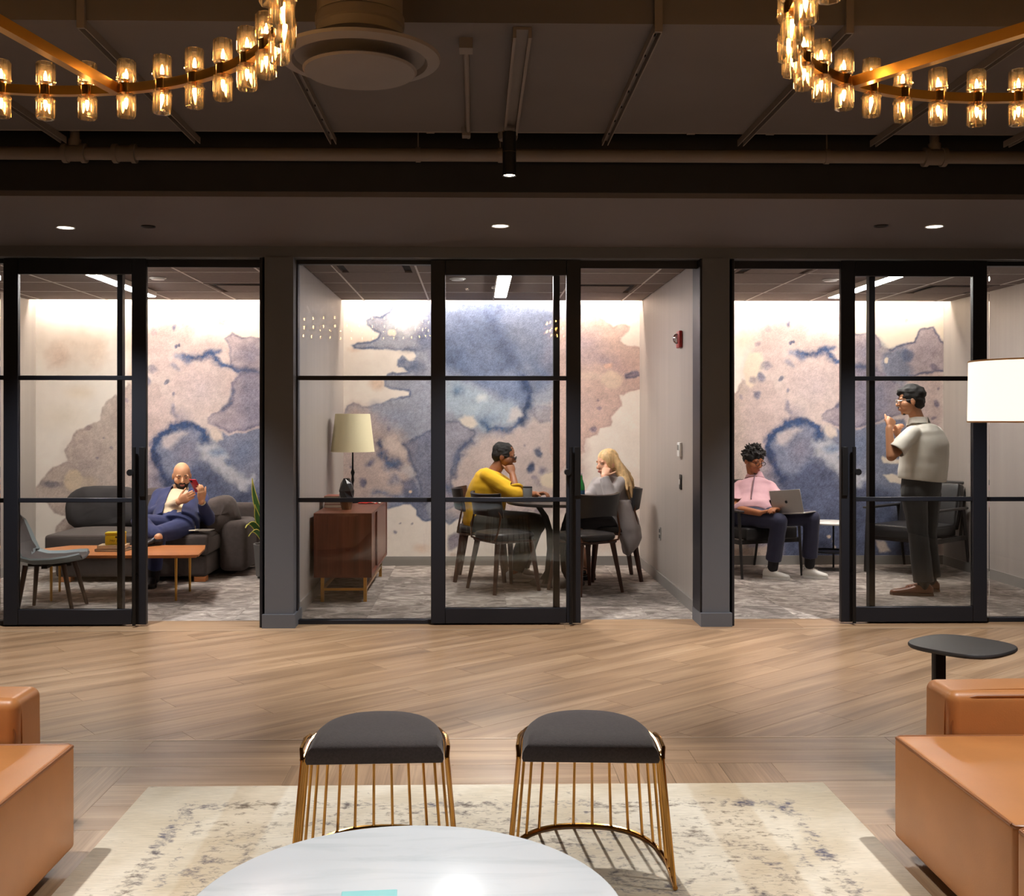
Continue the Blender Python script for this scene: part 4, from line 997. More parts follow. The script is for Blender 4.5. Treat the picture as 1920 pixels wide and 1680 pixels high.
# round air diffuser on its duct
rd = G(675, 118, 2.57)
t = thing('round_diffuser', 'round brown ceiling air diffuser on a vertical duct', 'vent', (rd.x, rd.y, 2.57))
MB().lathe([(.214, .016), (.222, .0), (.262, .008), (.266, .018), (.2, .05), (.15, .075), (.137, .08), (.137, .06), (.20, .04)], n=56).build('outer_cone', m_pipe, t, True)
MB().lathe([(0.0, -.036), (.180, -.033), (.187, -.026), (.175, -.018), (0.0, -.014)], n=48).build('inner_plate', m_pipe, t, True)
MB().lathe([(.0, .026), (.205, .026), (.205, .03), (0, .03)], n=48).build('throat', m_gap, t, True)
du = MB().lathe([(.137, .075), (.14, .08), (.14, 1.02), (.0, 1.02)], n=40).build('duct', m_pipe, t, True)
MB().lathe([(.1405, .11), (.146, .115), (.146, .145), (.1405, .15)], n=40).build('duct_band', m_pipe, du, True)

# ---- ring chandeliers
m_crystal = clear_glass('cut_crystal', (255, 248, 236), 1.52, 0.06, 0.06)
_nt = m_crystal.node_tree; _o = _nt.nodes['Material Output']; _prev = _o.inputs[0].links[0].from_socket
_tl = nd(_nt, 'ShaderNodeBsdfTranslucent'); _tl.inputs[0].default_value = lin((255, 236, 208))
_mx = nd(_nt, 'ShaderNodeMixShader'); _mx.inputs[0].default_value = 0.03
_nt.links.new(_prev, _mx.inputs[1]); _nt.links.new(_tl.outputs[0], _mx.inputs[2]); _nt.links.new(_mx.outputs[0], _o.inputs[0])
m_bulb = emit('chandelier_bulb', (255, 204, 136), L_BULB)
def crystal_mesh():
    n = 8; mb = MB(); h = .073; ro, ri = .0275, .0195
    rings = [(ro * .96, 0), (ro, .006), (ro, h - .006), (ro * .97, h), (ri, h), (ri, .012), (0.004, .010)]
    vs = []
    for j, (r, z) in enumerate(rings):
        for i in range(n):
            a = 2 * math.pi * (i + .5) / n; vs.append((r * math.cos(a), r * math.sin(a), z))
    fs = [(j * n + i, j * n + (i + 1) % n, (j + 1) * n + (i + 1) % n, (j + 1) * n + i) for j in range(len(rings) - 1) for i in range(n)]
    mb.add(vs, fs)
    # vertical ribs and a beaded collar give the cut-glass sparkle
    for i in range(n):
        a = 2 * math.pi * (i + .5) / n
        mb.cyl((ro * math.cos(a), ro * math.sin(a), .004), (ro * math.cos(a), ro * math.sin(a), h - .003), .0022, 5)
    for i in range(10):
        a = 2 * math.pi * i / 10
        mb.ell((ro * math.cos(a), ro * math.sin(a), .014), (.0042, .0042, .0042), 6, 4)
    me = mb.mesh('crystal_shade'); me.materials.append(m_crystal); return me
cr_me = crystal_mesh()
_b = MB().lathe([(0, .012), (.0045, .015), (.006, .024), (.0048, .034), (.0012, .046), (0, .047)], n=8); bulb_me = _b.mesh('bulb'); bulb_me.materials.append(m_bulb)
_c = MB().lathe([(0, -.0155), (.021, -.0155), (.021, .0155), (0, .0155)], n=14).lathe([(0, -.031), (.008, -.031), (.008, .031), (0, .031)], n=10); cup_me = _c.mesh('lamp_cup'); cup_me.materials.append(m_gold)
def chandelier(cx, cy, z, R, n, a0, sp0, label):
    t = thing('ring_chandelier', label, 'chandelier', (cx, cy, z), group='ring chandeliers with crystal shades')
    mb = MB(); N = 96; pr = [(R - .012, -.014), (R + .012, -.014), (R + .012, .014), (R - .012, .014)]
    vs = [(r * math.cos(2 * math.pi * i / N), r * math.sin(2 * math.pi * i / N), zz) for i in range(N) for r, zz in pr]
    mb.add(vs, [(i * 4 + k, i * 4 + (k + 1) % 4, ((i + 1) % N) * 4 + (k + 1) % 4, ((i + 1) % N) * 4 + k) for i in range(N) for k in range(4)], True)
    mb.build('ring', m_brass, t, True)
    for k in range(4):
        a = sp0 + k * math.pi / 2; d = Vector((math.cos(a), math.sin(a), 0)); w = Vector((-math.sin(a), math.cos(a), 0))
        p0, p1 = d * .05, d * (R - .004)
        q = [(w * sx * .014 + Vector((0, 0, sz * .016))) for sx, sz in ((-1, -1), (1, -1), (1, 1), (-1, 1))]
        MB().add([p0 + v for v in q] + [p1 + v for v in q], [(3, 2, 1, 0), (4, 5, 6, 7), (0, 1, 5, 4), (1, 2, 6, 5), (2, 3, 7, 6), (3, 0, 4, 7)]).build('spoke', m_brass, t, True)
    MB().lathe([(0, -.03), (.06, -.028), (.06, .028), (0, .03)], n=28).build('hub', m_brass, t, True)
    MB().cyl((0, 0, .03), (0, 0, 3.6 - z), .012, 12).build('rod', m_brass, t, True)
    MB().lathe([(.07, 3.585 - z), (.07, 3.6 - z), (0, 3.6 - z)], n=24).build('canopy', m_brass, t, True)
    for i in range(n):
        a = a0 + 2 * math.pi * i / n
        c = bpy.data.objects.new('lamp_cup', cup_me); COL.objects.link(c); c.parent = t
        c.location = (R * math.cos(a), R * math.sin(a), 0); c.rotation_euler = (0, 0, a)
        for up in (0, 1):
            for nm, me, dz in (('crystal_shade', cr_me, .0155), ('bulb', bulb_me, .0155)):
                o = bpy.data.objects.new(nm, me); COL.objects.link(o); o.parent = c
                o.location = (0, 0, dz if up else -dz)
                if not up: o.rotation_euler = (math.pi, 0, 0)
DF = 3.3; ZCH = PZ(110, 171, DF); RCH = .84
cl = P(118, 171, DF); cr_ = P(1838, 168, DF + .02)
NL = 40
chandelier(cl.x, cl.y - RCH, ZCH, RCH, NL, math.pi / 2 - math.radians(5.3), math.pi / 2 - math.radians(12), 'brass ring chandelier with crystal shades, left of the round diffuser')
chandelier(cr_.x, cr_.y - RCH, ZCH, RCH, NL, math.pi / 2 + math.radians(0.8), math.pi / 2 + math.radians(34), 'brass ring chandelier with crystal shades at the upper right')
# ================================================================ LOUNGE FURNITURE
# rug
rl, rr = G(278, 1480), G(1544, 1472)
yb_ = (rl.y + rr.y) / 2; hw = (rr.x - rl.x) / 2; hl = 1.75
t = thing('area_rug', 'distressed cream and grey area rug under the gold stools', 'rug', ((rl.x + rr.x) / 2, yb_ - hl, 0))
mr_ = rug_mat(hw, hl)
n_ = 40; rows = []
o = MB().rbox(-hw, hw, -hl, hl, 0.0, .012, .005, 2).build('pile', mr_, t, True)
fr = MB()
for k in range(150):
    x = -hw + .01 + (2 * hw - .02) * k / 149
    fr.cone((x, hl - .004, .008), (x + random.uniform(-.004, .004), hl + random.uniform(.002, .007), .003), .003, .0012, 4)
tag(fr.build('edge_binding', m_paper, t, True), kind='stuff')
RUGZ = 0.0125

# gold wire stools
def stool(loc, rz, label):
    t = thing('wire_stool', label, 'stool', loc, rz, group='gold wire stools')
    W_, Df, Zt = .203, .40, .43
    def outline(s, w, d0, d1, e=2.5):
        # s 0..1 from left front end round the far side to right front end
        pts = []
        return pts
    def curve(w, d0, dm, d1, n, e=2.3):
        pts = []
        for i in range(n + 1):
            a = math.pi * i / n
            c, s = math.cos(a), math.sin(a)
            pts.append(((-1 if c > 0 else 1) * abs(c) ** (2 / e) * w, dm + abs(s) ** (2 / e) * (d1 - dm)))
        return [(-w, d0)] + pts + [(w, d0)]
    # y = 0 is the straight front edge (towards the table)
    top = curve(W_, .0, .12, Df, 40, 2.45)
    # cushion: stacked outlines give rounded edges
    rings = []
    for off, z in ((-.02, Zt - .062), (-.004, Zt - .057), (0, Zt - .046), (-.002, Zt - .032), (-.009, Zt - .018), (-.022, Zt - .007), (-.04, Zt), (-.09, Zt + .005)):
        c = (0, .17)
        rings.append([Vector((x * (1 + off / .2), c[1] + (y - c[1]) * (1 + off / .2), z - (.012 if y > .3 else 0) * 0)) for x, y in top])
    n = len(rings[0]); vs = [v for r in rings for v in r]
    fs = [(j * n + i, j * n + (i + 1) % n, (j + 1) * n + (i + 1) % n, (j + 1) * n + i) for j in range(len(rings) - 1) for i in range(n)]
    mb = MB().add(vs, fs, True); mb.add(rings[0], [list(range(n))[::-1]], True); mb.add(rings[-1], [list(range(n))], True)
    mb.build('seat_cushion', m_charcoal, t, True)
    # frame rail round the curved side
    rim = curve(W_ + .010, .012, .12, Df + .010, 36, 2.45)
    MB().tube([(x, y, Zt - .045) for x, y in rim], .0075, 8).build('seat_rail', m_gold, t, True)
    MB().tube([(x * 1.0, y, Zt - .006) for x, y in curve(W_ + .008, .05, .20, Df * .3 + .0, 1)][:0] or [(-W_ - .010, .012, Zt - .045), (-W_ - .013, .02, Zt - .015), (-W_ - .009, .08, Zt - .004), (-W_ - .0, .13, Zt - .008)], .006, 8).build('side_loop', m_gold, t, True)
    MB().tube([(W_ + .010, .012, Zt - .045), (W_ + .013, .02, Zt - .015), (W_ + .009, .08, Zt - .004), (W_ + .0, .13, Zt - .008)], .006, 8).build('side_loop', m_gold, t, True)
    base = curve(W_ + .045, .0, .12, Df + .065, 36, 2.45)
    MB().tube([(x, y, .008) for x, y in base], .0075, 8).build('base_rail', m_gold, t, True)
    # rods, evenly spaced along the two curves
    def resample(c, k):
        L = [0]
        for a, b in zip(c, c[1:]): L.append(L[-1] + math.hypot(b[0] - a[0], b[1] - a[1]))
        out = []
        for i in range(k):
            s = L[-1] * i / (k - 1); j = max(q for q in range(len(L)) if L[q] <= s + 1e-9); j = min(j, len(c) - 2)
            f = (s - L[j]) / max(1e-9, L[j + 1] - L[j]); out.append((c[j][0] + (c[j + 1][0] - c[j][0]) * f, c[j][1] + (c[j + 1][1] - c[j][1]) * f))
        return out
    K = 20
    for (a, b) in zip(resample(rim, K), resample(base, K)):
        MB().cyl((b[0], b[1], .008), (a[0], a[1], Zt - .045), .0048, 8).build('rod', m_gold, t, True)
    return t
stool((PX(703, 3.06), 3.05, RUGZ), math.radians(2), 'charcoal seat gold wire stool, left one behind the marble table')
stool((PX(1107, 3.06), 3.05, RUGZ), math.radians(-3), 'charcoal seat gold wire stool, right one behind the marble table')

# marble coffee table
tx, ty, tz, tr = -.145, 2.105, .40, .452
t = thing('marble_coffee_table', 'round white marble coffee table in front of the stools', 'coffee table', (tx, ty, RUGZ))
MB().lathe([(0, tz - .030 - RUGZ), (tr - .012, tz - .030 - RUGZ), (tr - .002, tz - .022 - RUGZ), (tr, tz - .012 - RUGZ), (tr - .002, tz - .004 - RUGZ), (tr - .008, tz - RUGZ), (0, tz - RUGZ)], n=96).build('marble_top', m_marble, t, True)
MB().lathe([(0, tz - .045 - RUGZ), (.16, tz - .045 - RUGZ), (.16, tz - .031 - RUGZ), (0, tz - .031 - RUGZ)], n=40).build('mounting_plate', m_black, t, True)
MB().lathe([(.27, 0), (.27, .008), (.25, .014), (.04, .02), (.028, .06), (.028, tz - .046 - RUGZ)], n=48).build('pedestal', m_black, t, True)
m_cyan = M('turquoise_paper', (150, 220, 222), 0.6, var=0.03)
pf = G(700, 1668, tz)
t = thing('leaflet', 'turquoise paper leaflet lying on the marble table', 'leaflet', (pf.x, pf.y - .11, tz + .0005), math.radians(4))
MB().rbox(-.058, .058, -.10, .10, 0, .003, .001, 1).build('cover', m_cyan, t, True)
MB().box(-.04, .03, .062, .07, .0031, .0036).build('printed_line', m_paper, t, True)

# tan leather modular sofas
def piping(parent, pts, r=.006): return MB().tube(pts, r, 8).build('piping', m_piping, parent)
def sofa(side, label, xin, yfar, ysplit, yend, xback):
    """side -1 left, +1 right; xin inner face, seats run towards the camera, low arm at the far end"""
    s = side
    t = thing('leather_sofa', label, 'sofa', (xin + s * .5, (yfar + yend) / 2, 0), group='tan leather sofas')
    zt = .376; zb = .05
    def xr(a, b): return (min(a, b), max(a, b))
    for y0, y1 in ((ysplit + .004, yfar), (yend, ysplit - .004)):
        xa, xb = xr(xin, xback)
        st = MB().rbox(xa, xb, y0, y1, zb, zt, .016, 4, puff=.010).build('seat', m_tan, t)
        e = .016
        loop = [(xin + s * .003, y0 + e, zt - .004), (xin + s * .003, y1 - e, zt - .004), (xin + s * .008, y1 - .008, zt - .006), (xin + s * .02, y1 - .003, zt - .004), (xback - s * .03, y1 - .003, zt - .004)]
        piping(st, loop, .0055)
        if y0 > yend + .1 or True:
            piping(st, [(xin + s * .003, y0 + e, zt - .004), (xin + s * .008, y0 + .008, zt - .006), (xin + s * .02, y0 + .003, zt - .004), (xback - s * .03, y0 + .003, zt - .004)], .0055)
    # arm block across the far end
    xa, xb = xr(xin + s * .185, xback + s * .25)
    ya, yb2 = yfar + .005, yfar + .205
    ar = MB().rbox(xa, xb, ya, yb2, zb, .512, .075, 7, puff=.008).build('armrest', m_tan, t)
    x0 = xin + s * .185
    piping(ar, [(x0 + s * .02, ya + .006, zb + .08), (x0 + s * .012, ya + .010, .40), (x0 + s * .022, ya + .012, .455), (x0 + s * .05, ya + .010, .488), (x0 + s * .09, ya + .006, .498), (xback + s * .17, ya + .006, .500)], .005)
    xa, xb = xr(xback + s * .004, xback + s * .25)
    MB().rbox(xa, xb, yend, yfar, zb, .66, .07, 6, puff=.01).build('backrest', m_tan, t)
    for x in (xin + s * .10, xback - s * .1):
        for y in (yend + .1, ysplit, yfar - .1):
            MB().cyl((x, y, 0), (x, y, zb + .005), .022, 12).build('foot', m_black, t)
    xa, xb = xr(xin + s * .05, xback)
    MB().box(xa, xb, yend + .04, yfar - .04, .032, zb + .012).build('plinth', m_black, t)
sofa(-1, 'tan leather sectional sofa at the left edge of the rug', -1.262, 3.29, 2.5, 1.55, -2.35)
sofa(1, 'tan leather sectional sofa at the right edge of the rug', 1.352, 3.33, 2.575, 1.6, 2.45)

# black side table
c = G(1804, 1208, .55)
t = thing('pedestal_side_table', 'black side table with rounded triangular top behind the right sofa', 'side table', (c.x, c.y, 0))
pts = []
for i in range(72):
    a = 2 * math.pi * i / 72
    e = 2.9; ca_, sa_ = math.cos(a), math.sin(a)
    r = (abs(ca_) ** e + abs(sa_) ** e) ** (-1 / e)
    b_ = a + math.radians(38)
    pts.append((.168 * r * math.cos(b_) * 1.04, .168 * r * math.sin(b_)))
n = len(pts); prof = [(.97, .534), (1.0, .540), (1.0, .546), (.985, .55)]
vs = [(p[0] * k, p[1] * k, z) for k, z in prof for p in pts]
fs = [(j * n + i, j * n + (i + 1) % n, (j + 1) * n + (i + 1) % n, (j + 1) * n + i) for j in range(3) for i in range(n)]
mb = MB().add(vs, fs, True); mb.add(vs[:n], [list(range(n))[::-1]]); mb.add(vs[-n:], [list(range(n))])
mb.build('table_top', M('black_lacquer_top', (58, 57, 59), .45, var=.05), t, True)
xo = PX(1760, c.y) - c.x
MB().rbox(xo - .02, xo + .02, -.02, .02, .012, .536, .004, 2).build('post', m_black, t, True)
MB().lathe([(0, 0), (.15, 0), (.15, .008), (.14, .012), (0, .012)], (xo + .03, 0, 0), 40).build('base', m_black, t, True)

# floor lamp with glowing drum shade
lx = PX(1825, 4.6) + .262
t = thing('floor_lamp', 'floor lamp with glowing white drum shade at the right edge', 'lamp', (lx, 4.6, 0))
z0, z1 = PZ(1900, 792, 4.6), PZ(1900, 676, 4.6)
m_sh = emit('glowing_drum_shade', (255, 240, 218), L_SHADE)
MB().lathe([(.262, z0), (.258, z1), (.2565, z1), (.2605, z0)], n=64).build('lamp_shade', m_sh, t, True)
MB().lathe([(.2625, z0 - .001), (.2635, z0), (.2635, z0 + .006), (.2605, z0 + .006)], n=64).lathe([(.2585, z1 - .006), (.2595, z1 - .006), (.2595, z1 + .001), (.2565, z1 + .001)], n=64).build('shade_trim', M('shade_trim', (214, 176, 132), .7, var=.02), t, True)
MB().lathe([(0, 0), (.15, 0), (.15, .012), (.02, .022), (.011, .03), (.011, z1 - .02), (0, z1 - .02)], n=32).build('stand', m_black, t, True)
for k in range(3):
    a = 2 * math.pi * k / 3
    MB().cyl((0, 0, z1 - .03), (.257 * math.cos(a), .257 * math.sin(a), z1 - .012), .003, 6).build('spider_arm', m_black, t, True)
MB().ell((0, 0, (z0 + z1) / 2), (.03, .03, .04), 12, 8).build('bulb', emit('floor_lamp_bulb', (255, 220, 170), 40.0), t, True)
# ================================================================ MEETING ROOM FURNITURE
# ---- left room: sofa
def room_sofa():
    xl, xr = PX(78, 8.95) + .02, PX(384, 8.93)
    yf, yb2 = 8.95, 9.90
    t = thing('lounge_sofa', 'low dark brown grey fabric sofa against the mural wall', 'sofa', ((xl + xr) / 2, 9.4, 0))
    MB().rbox(xl + .08, xr, yf + .03, yb2, .045, .235, .03, 4).build('base', m_sofa, t)
    mid = (xl + xr) / 2 - .05
    for a, b in ((xl, mid - .005), (mid + .005, xr + .02)):
        MB().rbox(a, b, yf, yb2 - .18, .235, .41, .07, 6, puff=.025).build('seat_cushion', m_sofa, t)
    # low rear frame and loose slumped cushions
    MB().rbox(xl + .05, xr + .28, yb2 - .14, yb2, .045, .62, .05, 5).build('backrest', m_sofa, t)
    def cushion(c, sx, sy, sz, rot, mat, nm='back_cushion'):
        mb = MB(); rows = []
        n, m = 22, 14
        e = 3.2
        vs = []
        for j in range(m + 1):
            ph = -math.pi / 2 + math.pi * j / m
            for i in range(n):
                a = 2 * math.pi * i / n
                f = lambda q: math.copysign(abs(q) ** (2 / e), q)
                x = sx * f(math.cos(ph)) * f(math.cos(a)); z = sz * f(math.cos(ph)) * f(math.sin(a)); y = sy * math.copysign(abs(math.sin(ph)) ** .8, math.sin(ph))
                w = .012 * math.sin(9 * x / sx + 3 * z / sz) + .008 * math.sin(17 * z / sz - 5 * x / sx)
                vs.append(Vector((x, y + w, z)))
        fs = [(j * n + i, j * n + (i + 1) % n, (j + 1) * n + (i + 1) % n, (j + 1) * n + i) for j in range(m) for i in range(n)]
        mb.add(vs, fs, True)
        mb.xf(Matrix.Translation(c) @ rot)
        return mb.build(nm, mat, t)
    cushion(Vector((PX(190, 9.55), 9.66, .58)), .36, .11, .21, Matrix.Rotation(math.radians(-14), 4, 'X'), m_cushk)
    cushion(Vector((PX(300, 9.6), 9.70, .57)), .30, .11, .20, Matrix.Rotation(math.radians(-14), 4, 'X'), m_sofa)
    cushion(Vector((PX(404, 9.35), 9.42, .53)), .20, .16, .17, Matrix.Rotation(math.radians(-20), 4, 'Y') @ Matrix.Rotation(math.radians(25), 4, 'Z'), m_sofa, 'bolster')
    xa = PX(432, 9.6)
    MB().rbox(xr + .03, xr + .28, 9.28, yb2 - .15, .045, .50, .06, 5).build('armrest', m_sofa, t)
    for x in (xl + .16, xr - .06):
        for y in (yf + .09, yb2 - .08):
            MB().rbox(x - .05, x + .05, y - .05, y + .05, 0, .046, .004, 1).build('foot', m_cherry if y < 9.2 else m_walnutleg, t)
    return t
room_sofa()

# wooden coffee table
t = thing('wood_coffee_table', 'long orange wood coffee table with brass legs before the sofa', 'coffee table', (PX(225, 8.3), 8.3, 0))
ct_z = .362
def lp(px, Y): return (PX(px, Y), Y)
a = [lp(355, 7.98), lp(372, 8.0), (PX(387, 8.45), 8.40), (PX(384, 8.6), 8.62), (PX(130, 8.6), 8.62), (PX(82, 8.45), 8.40), (PX(92, 8.0), 8.0), lp(110, 7.98)]
w0 = world_loc(t)
MB().prism([(p[0], p[1]) for p in a], ct_z - .014, ct_z).prism([(p[0] * .97 + w0.x * .03, p[1] * .97 + w0.y * .03) for p in a], ct_z - .024, ct_z - .0142).build('table_top', m_cherry, t)
for px, Y in ((330, 8.06), (356, 8.50), (112, 8.50), (96, 8.06)):
    x = PX(px, Y); MB().cone((x, Y, 0), (x, Y, ct_z - .024), .009, .012, 10).build('leg', m_brass, t)
# books and yellow box
bx = P(215, 1022, 8.3); bt = ct_z
for k, (w, d, h, c, lb) in enumerate(((.235, .17, .02, (66, 70, 78), 'dark grey hardback book at the bottom of the table stack'), (.215, .16, .028, (172, 148, 116), 'tan patterned hardback book under the yellow box'))):
    b = thing('book', lb, 'book', (bx.x, 8.28, bt), math.radians((-4, 5)[k]), group='books on the wooden coffee table')
    cv = M('book_cover_%d' % k, c, .55, var=.35, vscale=30)
    MB().box(-w / 2, w / 2, -d / 2, d / 2, 0, .003).box(-w / 2, w / 2, -d / 2, d / 2, h - .003, h).box(-w / 2, -w / 2 + .003, -d / 2, d / 2, .003, h - .003).build('cover', cv, b, True)
    MB().box(-w / 2 + .003, w / 2 - .004, -d / 2 + .004, d / 2 - .004, .003, h - .003).build('pages', m_paper, b, True)
    bt += h
b = thing('yellow_tin', 'small yellow lettered tin box on top of the books', 'box', (PX(217, 8.28), 8.28, bt), math.radians(8))
m_yel = M('yellow_tin_paint', (214, 186, 30), .4, var=.06)
MB().rbox(-.073, .073, -.045, .045, 0, .078, .006, 2).build('body', m_yel, b, True)
MB().rbox(-.075, .075, -.047, .047, .078, .10, .008, 2).build('lid', m_yel, b, True)
m_dk = M('dark_print', (60, 48, 22), .6, var=.02)
cu = bpy.data.curves.new('lettering', 'FONT'); cu.body = 'Hey you'; cu.size = .026; cu.align_x = 'CENTER'; cu.extrude = .0003
def text_mesh(body, size, extr=.0003, shear=0.0):
    cu = bpy.data.curves.new('lettering', 'FONT'); cu.body = body; cu.size = size; cu.align_x = 'CENTER'; cu.extrude = extr; cu.shear = shear
    o = bpy.data.objects.new('lettering_tmp', cu); COL.objects.link(o); bpy.context.view_layer.update()
    me = bpy.data.meshes.new_from_object(o.evaluated_get(bpy.context.evaluated_depsgraph_get()))
    bpy.data.objects.remove(o); return me
me = text_mesh('Hey you', .026, .0003, .3); me.materials.append(m_dk)
o = inst('lettering', me, (0, 0, 0)); o.parent = b; o.location = (.005, -.0457, .028); o.rotation_euler = (math.pi / 2, 0, 0)
MB().cyl((.012, -.0458, .062), (.012, -.045, .062), .008, 12).build('emblem', m_dk, b, True)

# shell chair at the left
def shell_chair(loc, rz):
    t = thing('shell_chair', 'dark upholstered shell chair with pale underside at the left edge', 'chair', loc, rz)
    rows = []
    # side profile (y forward): back top -> seat front ; x across
    prof = [(y_, z_ * .82) for y_, z_ in [(-.27, .86), (-.28, .80), (-.275, .70), (-.255, .60), (-.225, .52), (-.17, .455), (-.08, .425), (.05, .425), (.16, .44), (.24, .455)]]
    for k, (y, z) in enumerate(prof):
        hwid = [.10, .19, .225, .235, .24, .25, .25, .24, .22, .15][k]
        curl = [.02, .05, .075, .085, .085, .07, .05, .03, .02, .01][k]
        row = []
        for j in range(13):
            u = -1 + 2 * j / 12
            row.append(Vector((hwid * u, y + curl * u * u * (1 if k < 5 else .2), z + (.05 * u ** 4 if k > 4 else 0))))
        rows.append(row)
    MB().grid(rows, True, .014).build('shell', M('pale_blue_grey_shell', (148, 160, 164), .35, var=.03), t, True)
    pad = [[p + Vector((0, .017 if k < 5 else .004, .019 if k >= 4 else .004)) for p in [q * 1.0 for q in r[1:-1]]] for k, r in enumerate(rows)]
    MB().grid(pad, True, -.012).build('upholstery', m_charcoal, t, True)
    for sx in (-1, 1):
        for sy in (-1, 1):
            MB().cone((sx * .22, .02 + sy * .19, 0), (sx * .15, .0 + sy * .13, .35), .013, .02, 10).build('leg', m_walnutleg, t, True)
    MB().box(-.16, .16, -.02, .02, .325, .345).box(-.02, .02, -.15, .15, .325, .345).build('under_frame', m_black, t, True)
    return t
shell_chair((PX(96, 7.7), 7.68, 0), math.radians(-82))

# snake plant in the right corner
t = thing('potted_plant', 'yellow edged green leafy plant in a pot beside the sofa', 'plant', (PX(508, 9.25), 9.25, 0))
MB().lathe([(0, 0), (.10, 0), (.13, .02), (.15, .28), (.155, .30), (.14, .30), (.135, .27), (0, .26)], n=32).build('pot', M('grey_ceramic_pot', (110, 108, 106), .5, var=.06), t, True)
MB().lathe([(0, .262), (.132, .262)], n=20).build('soil', M('dark_soil', (48, 38, 30), 1.0, var=.3, vscale=60), t, True)
m_leaf = M('green_leaf', (64, 110, 52), .4, var=.25, vscale=20, stretch=(1, 1, .3)); m_leafy = M('yellow_leaf_margin', (206, 200, 96), .45, var=.1)
def leaf(base, tip, width, bend, nm='leaf'):
    base, tip = Vector(base), Vector(tip); d = tip - base; side = d.cross(Vector((0, 1, 0))).normalized()
    if side.length < .1: side = Vector((1, 0, 0))
    R_, Rg = [], [[], []]
    for k in range(11):
        u = k / 10; c = base + d * u + Vector(bend) * math.sin(u * math.pi)
        w = width * (math.sin(math.pi * min(1, .18 + u * .82)) ** .7) * (1 - u ** 6)
        R_.append([c - side * w, c - Vector((0, .012 * (1 - u), 0)), c + side * w])
    lf = MB().grid(R_, True, .002).build(nm, m_leaf, t)
    for q in (0, 2):
        MB().tube([r[q] for r in R_], .0042, 5).build('margin', m_leafy, lf)
b0 = world_loc(t) + Vector((0, 0, .27))
for px, py, Yt, w, bend in ((473, 897, 9.15, .026, (-.05, 0, .05)), (478, 946, 9.1, .028, (-.03, 0, .03)), (460, 990, 8.98, .026, (-.02, -.03, .12)), (466, 1006, 9.0, .02, (0, -.05, .10)), (505, 880, 9.25, .03, (0.02, 0, 0)), (520, 905, 9.3, .03, (.03, 0, 0)), (532, 940, 9.2, .028, (.05, 0, .03)), (492, 930, 9.35, .03, (0, 0, 0))):
    leaf(b0 + Vector((random.uniform(-.06, .06), random.uniform(-.05, .05), 0)), P(px, py, Yt), w, bend)

# ---- middle room: credenza
cx0, cx1 = X2L + .03, PX(697, 7.95); cy0, cy1 = 7.95, 9.33; cz0, cz1 = .190, .683
t = thing('credenza', 'walnut credenza with sliding doors and brass legs by the wall', 'cabinet', ((cx0 + cx1) / 2, (cy0 + cy1) / 2, 0))
MB().box(cx0, cx1, cy0, cy1, cz1 - .02, cz1).build('top_panel', m_walnut, t)
MB().box(cx0, cx1, cy0, cy1, cz0, cz0 + .02).build('bottom_panel', m_walnut, t)
MB().box(cx0, cx1, cy0, cy0 + .02, cz0 + .02, cz1 - .02).build('side_panel', m_walnut, t)
MB().box(cx0, cx1, cy1 - .02, cy1, cz0 + .02, cz1 - .02).build('side_panel', m_walnut, t)
MB().box(cx0, cx0 + .015, cy0 + .02, cy1 - .02, cz0 + .02, cz1 - .02).build('back_panel', m_walnut, t)
MB().box(cx0 + .02, cx1 - .06, cy0 + .45, cy0 + .465, cz0 + .02, cz1 - .02).build('divider', m_walnut, t)
MB().box(cx1 - .035, cx1 - .022, cy0 + .12, cy0 + .78, cz0 + .022, cz1 - .022).build('sliding_door', m_walnut, t)
MB().box(cx1 - .020, cx1 - .007, cy0 + .52, cy1 - .022, cz0 + .022, cz1 - .022).build('sliding_door', m_walnut, t)
MB().box(cx1 - .05, cx1 - .04, cy0 + .022, cy0 + .12, cz0 + .022, cz1 - .022).build('recess_panel', m_gap, t)
for x in (cx0 + .06, cx1 - .055):
    for y in (cy0 + .05, cy1 - .06):
        MB().box(x - .013, x + .013, y - .013, y + .013, 0, cz0).build('leg', m_brass, t)
for x in (cx0 + .06, cx1 - .055): MB().box(x - .009, x + .009, cy0 + .063, cy1 - .073, .085, .105).build('stretcher', m_brass, t)
for y in (cy0 + .05, cy1 - .06): MB().box(cx0 + .073, cx1 - .068, y - .009, y + .009, .085, .105).build('stretcher', m_brass, t)

# table lamp
lx, ly = PX(657, 9.0) + .02, 9.0
t = thing('table_lamp', 'table lamp with ivory tapered shade on the walnut credenza', 'lamp', (lx, ly, cz1))
za, zb2 = PZ(656, 847, 9.0) - cz1, PZ(656, 776, 9.0) - cz1
MB().lathe([(.188, za), (.150, zb2), (.148, zb2), (.186, za)], n=48).build('lamp_shade', m_cream_shade, t, True)
MB().lathe([(0, 0), (.075, 0), (.075, .012), (.02, .022), (.008, .04), (.007, .16), (.014, .19), (.010, .23), (.018, .26), (.008, .29), (.006, za + .09), (0, za + .09)], n=24).build('stem', m_black, t, True)
for k in range(3):
    a = 2 * math.pi * k / 3; MB().cyl((0, 0, zb2 - .03), (.149 * math.cos(a), .149 * math.sin(a), zb2 - .008), .0025, 6).build('spider_arm', m_black, t, True)
MB().ell((0, 0, za + .13), (.028, .028, .04), 12, 8).build('bulb', m_white_plastic, t, True)
